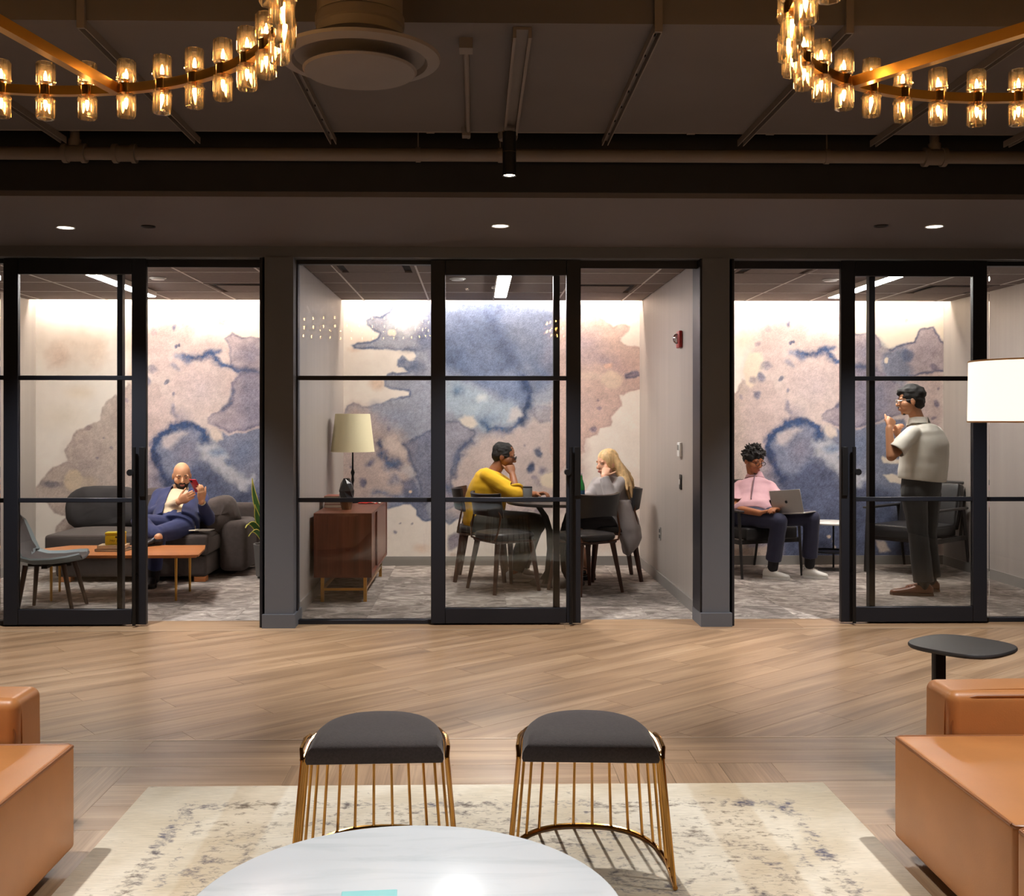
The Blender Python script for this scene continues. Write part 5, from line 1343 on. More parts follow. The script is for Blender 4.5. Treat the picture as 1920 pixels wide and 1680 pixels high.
# faceted vase
vp = G(646, 957, cz1)
t = thing('faceted_vase', 'black faceted ceramic vase at the front of the credenza', 'vase', (vp.x + .005, vp.y + .08, cz1))
def facet(levels, n=7):
    vs = []
    for j, (r, z, ro) in enumerate(levels):
        for i in range(n):
            a = 2 * math.pi * (i + ro) / n; vs.append((r * math.cos(a), r * math.sin(a), z))
    fs = [(j * n + i, j * n + (i + 1) % n, (j + 1) * n + i) for j in range(len(levels) - 1) for i in range(n)] + [(j * n + (i + 1) % n, (j + 1) * n + (i + 1) % n, (j + 1) * n + i) for j in range(len(levels) - 1) for i in range(n)]
    return MB().add(vs, fs).add(vs[:n], [list(range(n))[::-1]])
m_vase = M('black_glazed_vase', (46, 46, 50), .28, var=.12, vscale=8)
m_vaseb = M('bronze_glazed_vase', (110, 84, 60), .35, .3, var=.12, vscale=8)
facet([(.038, 0, 0), (.060, .095, .5)]).build('foot', m_vaseb, t, True)
facet([(.0602, .0955, .5), (.062, .15, 0), (.045, .21, .5), (.026, .248, 0)]).build('body', m_vase, t, True)
MB().lathe([(.0255, .2485), (.012, .2485)], n=7).build('mouth', m_gap, t, True)
# books behind the vase, tray and red cup
sx, sy = PX(633, 8.55) - .02, 8.55
zz = cz1
for k, (h, c, lb) in enumerate(((.028, (88, 56, 50), 'dark maroon book, lowest in the credenza stack'), (.022, (156, 92, 80), 'dusty red book second from bottom in the credenza stack'), (.026, (110, 64, 56), 'brown book, third up in the credenza stack'), (.02, (170, 110, 96), 'salmon book on top of the credenza stack'))):
    b = thing('book', lb, 'book', (sx, sy, zz), math.radians(random.uniform(-5, 5)), group='books stacked on the credenza')
    MB().box(-.075, .075, -.105, .105, 0, .003).box(-.075, .075, -.105, .105, h - .003, h).box(-.075, -.072, -.105, .105, .003, h - .003).build('cover', M('credenza_book_%d' % k, c, .6, var=.1), b, True)
    MB().box(-.071, .072, -.101, .101, .003, h - .003).build('pages', m_paper, b, True)
    zz += h
rp = G(690, 945, cz1)
t = thing('red_cloth', 'small red and white cloth lying on the credenza', 'cloth', (PX(690, 8.9), 8.9, cz1))
rows = [[(x * .018 - .08, y * .018 - .055, .004 + .012 * (1 + math.sin(x * 1.3 + y)) * math.exp(-((x - 4.5) ** 2 + (y - 3) ** 2) / 14)) for x in range(10)] for y in range(7)]
MB().grid(rows, True, -.003).build('cloth', M('red_cloth', (214, 58, 46), .8, var=.1), t, True)
MB().grid([[(p[0] * .5 + .07, p[1] * .6, p[2] * .8 + .003) for p in r] for r in rows], True, -.003).build('white_corner', M('white_cloth', (226, 220, 214), .8, var=.05), t, True)

# round meeting table
TC = Vector((PX(1044, 8.83), 8.83, 0)); TZ = PZ(1000, 944, 8.55)
t = thing('round_meeting_table', 'round black topped table with splayed pedestal between the seated pair', 'table', tuple(TC))
MB().lathe([(0, TZ - .028), (.40, TZ - .028), (.425, TZ - .02), (.428, TZ - .01), (.425, TZ), (0, TZ)], n=64).build('table_top', M('dark_table_laminate', (66, 60, 58), .3, var=.08), t, True)
for k in range(4):
    a = math.pi / 4 + math.pi / 2 * k; c, s = math.cos(a), math.sin(a)
    pts = [(.24, TZ - .03), (.15, TZ - .12), (.085, TZ - .26), (.075, TZ - .42), (.10, .10), (.16, .02)]
    vs = []
    for r, z in pts:
        for w, dr in ((-.016, -.022), (.016, -.022), (.016, .022), (-.016, .022)):
            vs.append((c * (r + dr) - s * w, s * (r + dr) + c * w, z))
    fs = [(j * 4 + i, j * 4 + (i + 1) % 4, (j + 1) * 4 + (i + 1) % 4, (j + 1) * 4 + i) for j in range(5) for i in range(4)] + [(3, 2, 1, 0), (20, 21, 22, 23)]
    MB().add(vs, fs).build('leg', m_blackw, t, True)
MB().lathe([(0, 0), (.24, 0), (.24, .012), (.225, .02), (0, .022)], n=56).build('base', M('dark_base_plate', (56, 50, 48), .5, .2, var=.08), t, True)
# tumbler, bottles
tp = G(990, 929, TZ)
cup = thing('tumbler', 'grey steel tumbler with black lid on the round table', 'tumbler', (PX(989, 8.72), 8.72, TZ))
m_tum = M('grey_powder_coat', (178, 184, 188), .45, 0.0, var=.03)
MB().lathe([(0, 0), (.034, 0), (.036, .004), (.041, .118), (0, .118)], n=28).build('body', m_tum, cup, True)
MB().lathe([(0, .1185), (.0415, .1185), (.0415, .127), (.036, .131), (0, .131)], n=28).build('lid', m_black, cup, True)
m_green = clear_glass('green_bottle_glass', (40, 150, 60), 1.5, .02, .06)
m_greenb = M('green_bottle_solid', (38, 138, 62), .12, spec=.7, var=.05)
def bottle(loc, label, h=.24):
    b = thing('green_bottle', label, 'bottle', loc, group='green water bottles')
    s = h / .24
    MB().lathe([(0, 0), (.030 * s, 0), (.033 * s, .006), (.034 * s, .12 * s), (.03 * s, .15 * s), (.016 * s, .19 * s), (.0125 * s, .225 * s), (0, .225 * s)], n=24).build('body', m_greenb, b, True)
    MB().lathe([(.0345 * s, .03 * s), (.0347 * s, .1 * s)], n=24).build('paper_label', M('bottle_label', (40, 90, 130), .6, var=.1), b, True)
    MB().lathe([(0, .2255 * s), (.0135 * s, .2255 * s), (.0135 * s, .24 * s), (0, .24 * s)], n=16).build('cap', M('bottle_cap', (190, 190, 196), .4, .5, var=.03), b, True)
bottle((PX(1089, 8.70), 8.70, TZ), 'green glass water bottle standing on the round table')
bottle((PX(984, 9.6), 9.6, 0), 'green glass bottle standing on the carpet behind the chair', .22)

# meeting chairs (front = +y)
def meeting_chair():
    t = thing('meeting_chair', 'x', 'chair')
    n, m = 40, 0
    def sq(a, r, e=3.0):
        c, s = math.cos(a), math.sin(a); k = (abs(c) ** e + abs(s) ** e) ** (-1 / e); return (r * k * c, r * k * s)
    rings = [(.185, .425), (.215, .430), (.222, .446), (.222, .462), (.212, .476), (.17, .484), (.08, .486)]
    vs = []
    for r, z in rings:
        for i in range(n):
            x, y = sq(2 * math.pi * i / n, r); vs.append((x, y, z))
    fs = [(j * n + i, j * n + (i + 1) % n, (j + 1) * n + (i + 1) % n, (j + 1) * n + i) for j in range(len(rings) - 1) for i in range(n)]
    MB().add(vs, fs, True).add(vs[:n], [list(range(n))[::-1]]).add(vs[-n:], [list(range(n))], True).build('seat', m_leatherk, t, True)
    MB().rbox(-.19, .19, -.19, .19, .40, .4245, .012, 2).build('seat_frame', m_walnutleg, t, True)
    # curved back pad
    rows = []
    for k in range(7):
        u = k / 6; z = .63 + .17 * u
        row = []
        for j in range(15):
            w = -1 + 2 * j / 14; a = w * math.radians(52)
            row.append(Vector((.262 * math.sin(a), -.235 * math.cos(a) + .015 - .03 * u, z + (-.02 if k == 0 else .01 if k == 6 else 0) * w * w)))
        rows.append(row)
    MB().grid(rows, True, .026).build('backrest', m_leatherk, t, True)
    MB().grid([[p + Vector((0, -.007, 0)) for p in r] for r in rows], True, -.006).build('back_shell', m_walnutleg, t, True)
    for s in (-1, 1):
        MB().tube([(s * .10, -.185, .415), (s * .185, -.205, .43), (s * .215, -.19, .50), (s * .212, -.165, .62), (s * .19, -.175, .67), (s * .165, -.195, .70)], .0085, 8).build('back_support', m_brownmetal, t, True)
        for q in (-1, 1):
            y0, x0 = q * .16, s * .16
            MB().cone((x0 * 1.34, y0 * 1.34 - .01, 0), (x0, y0, .41), .017, .029, 4, rot=math.pi / 4, smooth=False).build('leg', m_walnutleg, t, True)
    return t
m_brownmetal = M('bronze_metal_tube', (92, 62, 46), .35, .7, var=.05)
def face(dx, dy): return math.atan2(-dx, dy)      # rotation about z that turns +y towards (dx, dy)
ch0 = meeting_chair()
cm = Vector((PX(905, 9.12), 9.12, 0)); cw = Vector((PX(1146, 9.12), 9.12, 0))
cn1 = Vector((.235, 8.55, 0)); cn2 = Vector((PX(1096, 8.46), 8.46, 0))
specs = [(cm, (1, -.08), 'black leather meeting chair under the person in yellow'), (cw, (-1, -.05), 'black leather meeting chair under the person in the grey coat'),
         (cn1, (.307, .18), 'empty black leather meeting chair in front of the yellow sweater'), (cn2, (-.22, .35), 'empty black leather meeting chair with its back to the doorway')]
for k, (p, d, lb) in enumerate(specs):
    c = ch0 if k == 0 else copy_tree(ch0)
    c.location = p; c.rotation_euler = (0, 0, face(*d)); c['label'] = lb; c['group'] = 'chairs around the round meeting table'

# wall devices on the right wall of the middle room
xw = X2R - .001
def on_wall(px): # depth along the wall where the pixel column meets it
    x, y, z = pix(px, 788); return xw / x * y
ya = on_wall(1277); za = HCAM + (788 - 636) / FPX * ya
t = thing('fire_alarm_strobe', 'red fire alarm strobe high on the side wall', 'alarm', (xw, ya, za))
MB().rbox(-.028, 0, -.06, .06, -.065, .065, .008, 2).build('housing', M('alarm_red', (150, 26, 24), .4, var=.04), t, True)
MB().ell((-.034, 0, .005), (.03, .035, .04), 14, 10).build('strobe_lens', clear_glass('strobe_lens', (235, 238, 240), 1.5, .05, .25), t, True)
ya = on_wall(1277); za = HCAM + (788 - 843) / FPX * ya
t = thing('thermostat', 'white thermostat on the side wall below the alarm', 'thermostat', (xw, ya, za))
MB().rbox(-.024, 0, -.045, .045, -.055, .055, .006, 2).build('housing', m_white_plastic, t, True)
MB().box(-.026, -.0242, -.03, .03, -.005, .035).build('display', M('thermostat_display', (90, 92, 90), .3, var=.05), t, True)
za = HCAM + (788 - 904) / FPX * ya
t = thing('light_switch', 'dark light switch plate below the thermostat', 'switch', (xw, ya, za))
MB().rbox(-.008, 0, -.036, .036, -.058, .058, .003, 1).build('plate', m_black, t, True)
MB().rbox(-.014, -.008, -.012, .012, -.02, .02, .002, 1).build('toggle', m_white_plastic, t, True)
yh = on_wall(1238); zh = HCAM + (788 - 1001) / FPX * yh
t = thing('wall_outlet', 'small dark outlet low on the side wall', 'outlet', (xw, yh, zh))
MB().rbox(-.006, 0, -.036, .036, -.057, .057, .003, 1).build('plate', M('grey_outlet_plate', (150, 146, 142), .5, var=.03), t, True)
for s in (-1, 1): MB().rbox(-.010, -.006, -.017, .017, s * .024 - .016, s * .024 + .016, .003, 1).build('socket', m_black, t, True)

# ---- right room: armchairs
def lounge_armchair(loc, rz, label):
    t = thing('lounge_armchair', label, 'armchair', loc, rz, group='black leather armchairs in the right room')
    MB().rbox(-.27, .27, -.26, .30, .335, .445, .045, 4, puff=.02).build('seat_cushion', m_leatherk, t, True)
    bk = MB().rbox(-.27, .27, -.055, .055, -.21, .21, .045, 4, puff=.02); bk.xf(Matrix.Translation((0, -.32, .60)) @ Matrix.Rotation(math.radians(16), 4, 'X')); bk.build('back_cushion', m_leatherk, t, True)
    for s in (-1, 1):
        MB().cone((s * .315, .30, 0), (s * .315, .25, .58), .014, .018, 4, smooth=False, rot=.785).build('leg', m_blackw, t, True)
        MB().cone((s * .315, -.42, 0), (s * .315, -.30, .60), .014, .018, 4, smooth=False, rot=.785).build('leg', m_blackw, t, True)
        MB().rbox(s * .315 - .026, s * .315 + .026, -.36, .30, .58, .60, .008, 2).build('armrest', m_blackw, t, True)
        MB().box(s * .315 - .012, s * .315 + .012, -.34, .27, .30, .34).build('side_rail', m_blackw, t, True)
        MB().cone((s * .27, -.34, .33), (s * .27, -.47, .84), .013, .011, 8).build('back_post', m_blackw, t, True)
    MB().box(-.303, .303, .235, .265, .30, .335).box(-.303, .303, -.30, -.27, .30, .335).build('cross_rail', m_blackw, t, True)
    MB().cyl((-.27, -.465, .815), (.27, -.465, .815), .011, 8).build('top_rail', m_blackw, t, True)
    return t
AC1 = Vector((PX(1412, 9.42), 9.44, 0)); AC1d = (.34, -.94)
lounge_armchair(tuple(AC1), face(*AC1d), 'black leather armchair under the person with the laptop')
AC2 = Vector((PX(1716, 9.42), 9.45, 0))
lounge_armchair(tuple(AC2), face(-.75, -.62), 'empty black leather armchair behind the standing person')

t = thing('round_side_table', 'small round white topped side table between the armchairs', 'side table', (PX(1556, 9.62), 9.62, 0))
ztt = PZ(1556, 978, 9.62)
MB().lathe([(0, ztt - .018), (.205, ztt - .018), (.21, ztt - .012), (.21, ztt - .003), (.206, ztt), (0, ztt)], n=48).build('table_top', m_whitetop, t, True)
for k in range(3):
    a = math.radians(-60 + 120 * k); MB().cyl((.17 * math.cos(a), .17 * math.sin(a), 0), (.17 * math.cos(a), .17 * math.sin(a), ztt - .018), .009, 8).build('leg', m_black, t, True)
MB().lathe([(.165, .17), (.175, .17), (.175, .182), (.165, .182), (.165, .17)], n=36).build('brace_ring', m_black, t, True)
# ================================================================ PEOPLE
def V(*a): return Vector(a)
def lerp(a, b, t): return a + (b - a) * t
def capsule(mb, p0, p1, r0, r1, n=14, flat=None):
    """tapered round-ended limb; flat=(axis, factor) squashes it along an axis"""
    p0, p1 = Vector(p0), Vector(p1); d = p1 - p0; L = d.length
    d = d / L if L > 1e-6 else Vector((0, 0, 1))
    u = d.orthogonal().normalized(); w = d.cross(u)
    rings = []
    for t in (-.96, -.8, -.5, 0): rings.append((p0 + d * (r0 * t), r0 * math.sqrt(max(0, 1 - t * t))))
    for t in (.25, .5, .75): rings.append((lerp(p0, p1, t), r0 + (r1 - r0) * t))
    for t in (0, .5, .8, .96): rings.append((p1 + d * (r1 * t), r1 * math.sqrt(max(0, 1 - t * t))))
    vs = []
    for c, r in rings:
        for i in range(n):
            a = 2 * math.pi * i / n; o = (u * math.cos(a) + w * math.sin(a)) * r
            if flat: o = o - flat[0] * (o.dot(flat[0]) * (1 - flat[1]))
            vs.append(c + o)
    m = len(rings)
    fs = [(j * n + i, j * n + (i + 1) % n, (j + 1) * n + (i + 1) % n, (j + 1) * n + i) for j in range(m - 1) for i in range(n)]
    fs += [list(range(n))[::-1], list(range((m - 1) * n, m * n))]
    mb.add(vs, fs, True)
def loft(mb, secs, n=24, e=2.3):
    """secs: (centre, half-axis u, half-axis v); smoothly interpolated closed tube"""
    S_ = []
    for i in range(len(secs) - 1):
        for k in range(4):
            t = k / 4; t2 = t * t * (3 - 2 * t) * .5 + t * .5
            S_.append(tuple(lerp(secs[i][q], secs[i + 1][q], t2 if q else t) for q in range(3)))
    S_.append(secs[-1])
    vs = []
    for c, u, v in S_:
        for i in range(n):
            a = 2 * math.pi * i / n; ca_, sa_ = math.cos(a), math.sin(a)
            f = lambda q: math.copysign(abs(q) ** (2 / e), q)
            vs.append(c + u * f(ca_) + v * f(sa_))
    m = len(S_)
    fs = [(j * n + i, j * n + (i + 1) % n, (j + 1) * n + (i + 1) % n, (j + 1) * n + i) for j in range(m - 1) for i in range(n)]
    fs += [list(range(n))[::-1], list(range((m - 1) * n, m * n))]
    mb.add(vs, fs, True)
def skin_over(mb, voxel=.007, smooth=6, solid=0.0, cut=None, disp=None):
    """fuse overlapping closed shapes into one continuous surface"""
    me = mb.mesh('tmp'); o = bpy.data.objects.new('tmp', me); COL.objects.link(o)
    r = o.modifiers.new('r', 'REMESH'); r.mode = 'VOXEL'; r.voxel_size = voxel; r.use_smooth_shade = True
    if smooth:
        s = o.modifiers.new('s', 'SMOOTH'); s.iterations = smooth; s.factor = .5
    bpy.context.view_layer.update()
    out = bpy.data.meshes.new_from_object(o.evaluated_get(bpy.context.evaluated_depsgraph_get()))
    if cut or disp:
        bm = bmesh.new(); bm.from_mesh(out)
        if disp:
            bm.normal_update()
            for v in bm.verts: v.co += v.normal * disp(v.co)
        if cut:
            bmesh.ops.delete(bm, geom=[f for f in bm.faces if cut(f.calc_center_median())], context='FACES')
            for it in range(14):      # even out the cut edge
                new = {}
                for v in bm.verts:
                    if v.is_boundary:
                        nb = [e.other_vert(v).co for e in v.link_edges if e.is_boundary]
                        if len(nb) == 2: new[v] = v.co * .4 + (nb[0] + nb[1]) * .3
                for v, c in new.items(): v.co = c
        bm.to_mesh(out); bm.free()
    if solid:
        o.modifiers.clear(); old = o.data; o.data = out
        q = o.modifiers.new('q', 'SOLIDIFY'); q.thickness = solid; q.offset = -1
        bpy.context.view_layer.update()
        out = bpy.data.meshes.new_from_object(o.evaluated_get(bpy.context.evaluated_depsgraph_get()))
    bpy.data.objects.remove(o)
    out.polygons.foreach_set('use_smooth', [True] * len(out.polygons))
    return out
def part(me, name, mat, parent, label=None):
    off = world_loc(parent)
    for v in me.vertices: v.co -= off
    me.name = name; me.materials.clear(); me.materials.append(mat)
    o = bpy.data.objects.new(name, me); COL.objects.link(o); o.parent = parent
    if label: o['label'] = label
    return o
def wr_noise(amp, sc=14.0, seed=0.0):
    from mathutils import noise as mn
    def f(co):
        q = co * sc + Vector((seed, 0, 0))
        return amp * (mn.noise(q) + .6 * mn.noise(Vector((q.x * .6, q.y * .6, q.z * 2.2))))
    return f

def hand(mb, W_, D, N, S_, curl=(.5, .7, .5), spread=.0, thumb=(.55, .7, .35), k=1.0):
    """W_ wrist, D towards the fingers, N palm side, S_ thumb side"""
    D = D.normalized(); N = (N - D * N.dot(D)).normalized(); S_ = (S_ - D * S_.dot(D) - N * S_.dot(N)).normalized()
    loft(mb, [(W_ - D * .015, S_ * .024 * k, N * .019 * k), (W_ + D * .015 * k, S_ * .028 * k, N * .017 * k), (W_ + D * .055 * k, S_ * .040 * k, N * .015 * k), (W_ + D * .088 * k, S_ * .039 * k, N * .012 * k)], 16, 2.6)
    for q, (o, ln, r) in enumerate(((.029, .072, .0088), (.0098, .080, .0092), (-.0098, .075, .0088), (-.028, .058, .0078))):
        p = W_ + D * (.084 - abs(o) * .12) * k + S_ * o * k; a = 0; rr = r * k
        for j, (fr, cu) in enumerate(zip((.45, .31, .24), curl)):
            a += cu; d = D * math.cos(a) + N * math.sin(a) + S_ * (o * spread * 20)
            d.normalize(); p2 = p + d * ln * fr * k
            capsule(mb, p, p2, rr, rr * .9, 10); p = p2; rr *= .9
    d = (D * thumb[0] + S_ * thumb[1] + N * thumb[2]).normalized()
    p = W_ + D * .022 * k + S_ * .022 * k; p2 = p + d * .045 * k; capsule(mb, p, p2, .014 * k, .011 * k, 10)
    d2 = (d + D * .6 + N * .2).normalized(); p3 = p2 + d2 * .034 * k; capsule(mb, p2, p3, .0105 * k, .0092 * k, 10); capsule(mb, p3, p3 + d2 * .02 * k, .0095 * k, .0078 * k, 10)

def head_axes(F, U=(0, 0, 1)):
    F = Vector(F).normalized(); R = F.cross(Vector(U)).normalized(); U = R.cross(F).normalized(); return R, F, U
def head(mb, C, ax, jaw=1.0):
    R, F, U = ax; A = (R, F, U)
    e = lambda c, r: mb.ell(C + R * c[0] + F * c[1] + U * c[2], r, 20, 14, A)
    e((0, -.012, .028), (.074, .094, .090)); e((0, .018, -.02), (.063 * jaw, .068, .085)); e((0, .036, -.075), (.045 * jaw, .044, .034)); e((0, .062, -.094), (.020, .018, .016))
    for s in (-1, 1):
        e((s * .045, .040, -.028), (.024, .036, .030)); e((s * .076, -.012, -.012), (.010, .020, .031)); e((s * .030, .072, .022), (.026, .014, .009))
    mb.cone(C + F * .078 + U * .012, C + F * .104 - U * .026, .008, .0125, 10); e((0, .098, -.028), (.0165, .014, .010)); e((0, .086, -.056), (.022, .010, .006)); e((0, .085, -.066), (.020, .010, .007))
def eyes(root, C, ax, closed=False, dark=(40, 28, 24)):
    R, F, U = ax
    mi = M('iris_%d' % dark[0], dark, .25, var=.02); mw = M('eye_white', (190, 172, 162), .4, var=.01)
    for s in (-1, 1):
        o = MB().ell(C + R * s * .031 + F * .0725 + U * .004, (.0115, .009, .0042 if not closed else .0016), 12, 8, (R, F, U)).build('eye', mw if not closed else mi, root)
        if not closed: MB().ell(C + R * s * .031 + F * .0795 + U * .004, (.005, .003, .0040), 10, 6, (R, F, U)).build('iris', mi, o)
def brows(root, C, ax, mat):
    R, F, U = ax
    for s in (-1, 1):
        MB().tube([C + R * s * .014 + F * .083 + U * .027, C + R * s * .032 + F * .081 + U * .029, C + R * s * .052 + F * .067 + U * .023], [.0035, .0042, .0022], 6).build('eyebrow', mat, root)
def lips(root, C, ax, mat):
    R, F, U = ax
    MB().ell(C + F * .0935 - U * .0565, (.021, .0045, .0042), 14, 8, (R, F, U)).ell(C + F * .0925 - U * .0645, (.018, .0045, .005), 14, 8, (R, F, U)).build('lips', mat, root)
def glasses(root, C, ax, mat):
    R, F, U = ax; mb = MB()
    for s in (-1, 1):
        mb.tube([C + R * (s * .034 + .024 * math.cos(a)) + F * .100 + U * (.003 + .018 * math.sin(a)) for a in [2 * math.pi * i / 20 for i in range(20)]], .0022, 6, True)
        mb.tube([C + R * s * .058 + F * .098 + U * .008, C + R * s * .078 + F * .05 + U * .008, C + R * s * .084 - F * .02 + U * .004], .0022, 6)
    mb.tube([C - R * .010 + F * .102 + U * .006, C + F * .106 + U * .010, C + R * .010 + F * .102 + U * .006], .002, 6)
    g_ = mb.build('glasses', mat, root)
    for s in (-1, 1): MB().ell(C + R * s * .034 + F * .100 + U * .003, (.022, .0012, .0165), 16, 6, (R, F, U)).build('lens', m_lens, g_)

def shoe(root, heel, toe, z0, mat, solem, up=.075, w=.045, laces=None, name='shoe'):
    """from heel back to toe tip (xy), sole at z0"""
    h = Vector((heel[0], heel[1], z0)); t_ = Vector((toe[0], toe[1], z0)); d = (t_ - h); L = d.length; d.normalize(); s = Vector((-d.y, d.x, 0)); U = Vector((0, 0, 1))
    mb = MB()
    secs = [(.02, .026, .055, .05), (.10, .034, up, .07), (.25, .036, up * 1.02, .08), (.42, .036, up * .86, .065), (.60, .042, up * .62, .05), (.80, .044, up * .46, .04), (.94, .034, up * .36, .03), (.995, .014, up * .24, .02)]
    loft(mb, [(h + d * (L * f) + U * (.012 + hh / 2), s * ww * w / .045, U * (hh / 2)) for f, ww, hh, _ in secs], 18, 2.5)
    o = part(skin_over(mb, .005, 3), name, mat, root)
    sm = MB(); pts = []
    for f, ww, hh, _ in secs: pts.append((f, ww * 1.06 * w / .045))
    out = [h + d * (L * f) + s * ww for f, ww in pts] + [h + d * (L * f) - s * ww for f, ww in reversed(pts)]
    sm.prism([(p.x, p.y) for p in out], z0, z0 + .018); sm.build('sole', solem, o)
    if laces:
        lm = MB()
        for f in (.36, .43, .5, .57):
            c = h + d * (L * f); zz = .012 + up * (1.02 - (f - .25) * 1.15)
            lm.tube([c - s * .024 + U * (zz - .008), c + U * (zz + .006), c + s * .024 + U * (zz - .008)], .0035, 6)
        lm.build('laces', laces, o)
    return o

def plane_cuts(cs):
    return lambda co: any((co - p).dot(d) > 0 and (co - p).length < r for p, d, r in cs)
def build_person(label, base, J, hd, skin, top, bottom, sizes=None, extra_body=None, hands=None, vox=.0058):
    """J: joints; hd: (centre, facing); top / bottom: dicts of clothing"""
    root = thing('person', label, 'person', base)
    sz = dict(sh=.185, ch=.17, wa=.16, hp=.17, dsh=.085, dch=.115, dwa=.115, dhp=.125, ua=.048, ub=.040, fa=.038, fb=.028, ta=.083, tb=.058, ca=.056, cb=.040, neck=.054)
    sz.update(sizes or {})
    R = (J['shR'] - J['shL']).normalized(); Rh = (J['hipR'] - J['hipL']).normalized()
    def Ff(a, b, r): u = (b - a).normalized(); f = u.cross(r).normalized(); return f
    spine = [J['pelvis'], J['waist'], J['chest'], J['neck']]
    f0 = Ff(J['pelvis'], J['waist'], Rh); f1 = Ff(J['waist'], J['chest'], R); f2 = Ff(J['chest'], J['neck'], R)
    up0 = (J['waist'] - J['pelvis']).normalized()
    shc = (J['shR'] + J['shL']) / 2
    def torso(mb, k, e=0.0, low=None):
        q9, q8 = (.9, .85) if low is None or low > 0 else (1.02, 1.04)
        secs = [(J['pelvis'] - up0 * (.07 if low is None else low), Rh * (sz['hp'] * q9 * k + e), f0 * (sz['dhp'] * q8 * k + e)), (J['pelvis'], Rh * (sz['hp'] * k + e), f0 * (sz['dhp'] * k + e)),
                (J['waist'], (R + Rh).normalized() * (sz['wa'] * k + e), (f0 + f1).normalized() * (sz['dwa'] * k + e)), (J['chest'], R * (sz['ch'] * k + e), f1 * (sz['dch'] * k + e)),
                (lerp(shc, J['chest'], .25), R * (sz['sh'] * .96 * k + e * .6), f2 * (sz['dsh'] * 1.1 * k + e)), (shc + (J['neck'] - shc) * .35, R * (sz['sh'] * .66 * k + e * .5), f2 * (sz['dsh'] * .85 * k + e)), (shc + (J['neck'] - shc) * .72, R * (.078 * k + e * .4), f2 * (.066 * k + e * .4))]
        if low is not None and low < 0: del secs[1]
        loft(mb, secs, 26)
    # body: one continuous surface
    mb = MB()
    ax = head_axes(hd[1], hd[2] if len(hd) > 2 else (0, 0, 1)); C = hd[0]
    head(mb, C, ax)
    capsule(mb, J['neck'] - (J['neck'] - J['chest']).normalized() * .02, C - ax[2] * .055 - ax[1] * .018, sz['neck'] * 1.08, sz['neck'] * .95)
    torso(mb, .84)
    for s in 'LR':
        capsule(mb, lerp(J['sh' + s], J['chest'], .28), J['el' + s], sz['ua'] * .80, sz['ub'] * .95); capsule(mb, J['el' + s], J['wr' + s], sz['fa'], sz['fb'])
        capsule(mb, J['hip' + s], J['kn' + s], sz['ta'] * .92, sz['tb'] * .95); capsule(mb, J['kn' + s], J['an' + s], sz['ca'] * .95, sz['cb'])
        capsule(mb, J['an' + s], J['an' + s] + Vector((0, 0, -.04)), sz['cb'], sz['cb'] * .9)
        if hands and s in hands: hand(mb, J['wr' + s], *hands[s][0], **hands[s][1])
    if extra_body: extra_body(mb)
    part(skin_over(mb, vox, 3), 'body', skin, root)
    # upper garment
    if top:
        mb = MB(); torso(mb, 1.0, top.get('ease', .014), top.get('low'))
        f = top.get('sleeve', 1.0); cuts = []
        for s in 'LR':
            ea = top.get('arm', .014)
            if f > 1:
                cuts.append((lerp(J['el' + s], J['wr' + s], f - 1), (J['wr' + s] - J['el' + s]).normalized(), .075))
                capsule(mb, lerp(J['sh' + s], J['chest'], .12), J['el' + s], sz['ua'] + ea * .7, sz['ub'] + ea); capsule(mb, J['el' + s], lerp(J['el' + s], J['wr' + s], f - 1), sz['fa'] + ea + .004, lerp(Vector((sz['fa'], 0, 0)), Vector((sz['fb'], 0, 0)), f - 1).x + ea)
            else:
                cuts.append((lerp(J['sh' + s], J['el' + s], f), (J['el' + s] - J['sh' + s]).normalized(), .09))
                capsule(mb, lerp(J['sh' + s], J['chest'], .14), lerp(J['sh' + s], J['el' + s], f), sz['ua'] + ea * .45, sz['ub'] + ea + .010)
        if top.get('extra'): top['extra'](mb)
        part(skin_over(mb, .0075, top.get('smooth', 11), .005, plane_cuts(cuts), wr_noise(top.get('wr', .004), top.get('ws', 14))), top['name'], top['mat'], root)
    if bottom:
        mb = MB(); eb = bottom.get('ease', .012)
        loft(mb, [(J['pelvis'] - up0 * .08, Rh * (sz['hp'] * .92 + eb), f0 * (sz['dhp'] * .9 + eb)), (J['pelvis'], Rh * (sz['hp'] + eb * .6), f0 * (sz['dhp'] + eb * .6)), (lerp(J['pelvis'], J['waist'], bottom.get('rise', .35)), Rh * (sz['wa'] + .004), f0 * (sz['dwa'] + .004))], 24)
        for s in 'LR':
            capsule(mb, J['hip' + s], J['kn' + s], sz['ta'] + eb, sz['tb'] + eb)
            capsule(mb, J['kn' + s], lerp(J['kn' + s], J['an' + s], bottom.get('len', .93)), sz['ca'] + eb + .004, sz['cb'] + eb + bottom.get('hem', .008))
        if bottom.get('extra'): bottom['extra'](mb)
        bc = [(lerp(J['kn' + s], J['an' + s], bottom.get('len', .93)), (J['an' + s] - J['kn' + s]).normalized(), .11) for s in bottom.get('hems', 'LR')]
        part(skin_over(mb, .0075, 5, .005, plane_cuts(bc), wr_noise(.003, 12, 5.0)), bottom['name'], bottom['mat'], root)
    if bottom and bottom.get('sock'):
        for s in 'LR':
            mb = MB(); capsule(mb, lerp(J['kn' + s], J['an' + s], .72), J['an' + s] + Vector((0, 0, -.03)), sz['cb'] + .010, sz['cb'] + .006); part(skin_over(mb, .008, 2), 'sock', bottom['sock'], root)
    return root, ax
def cloth(name, col, rough=.85, var=.06, bump=.12, bs=220, sheen=.1, vs=8): return M(name, col, rough, var=var, vscale=vs, bump=bump, bscale=bs, sheen=sheen)
def skinm(name, col): return M(name, col, .5, var=.07, vscale=22, bump=.02, bscale=300)
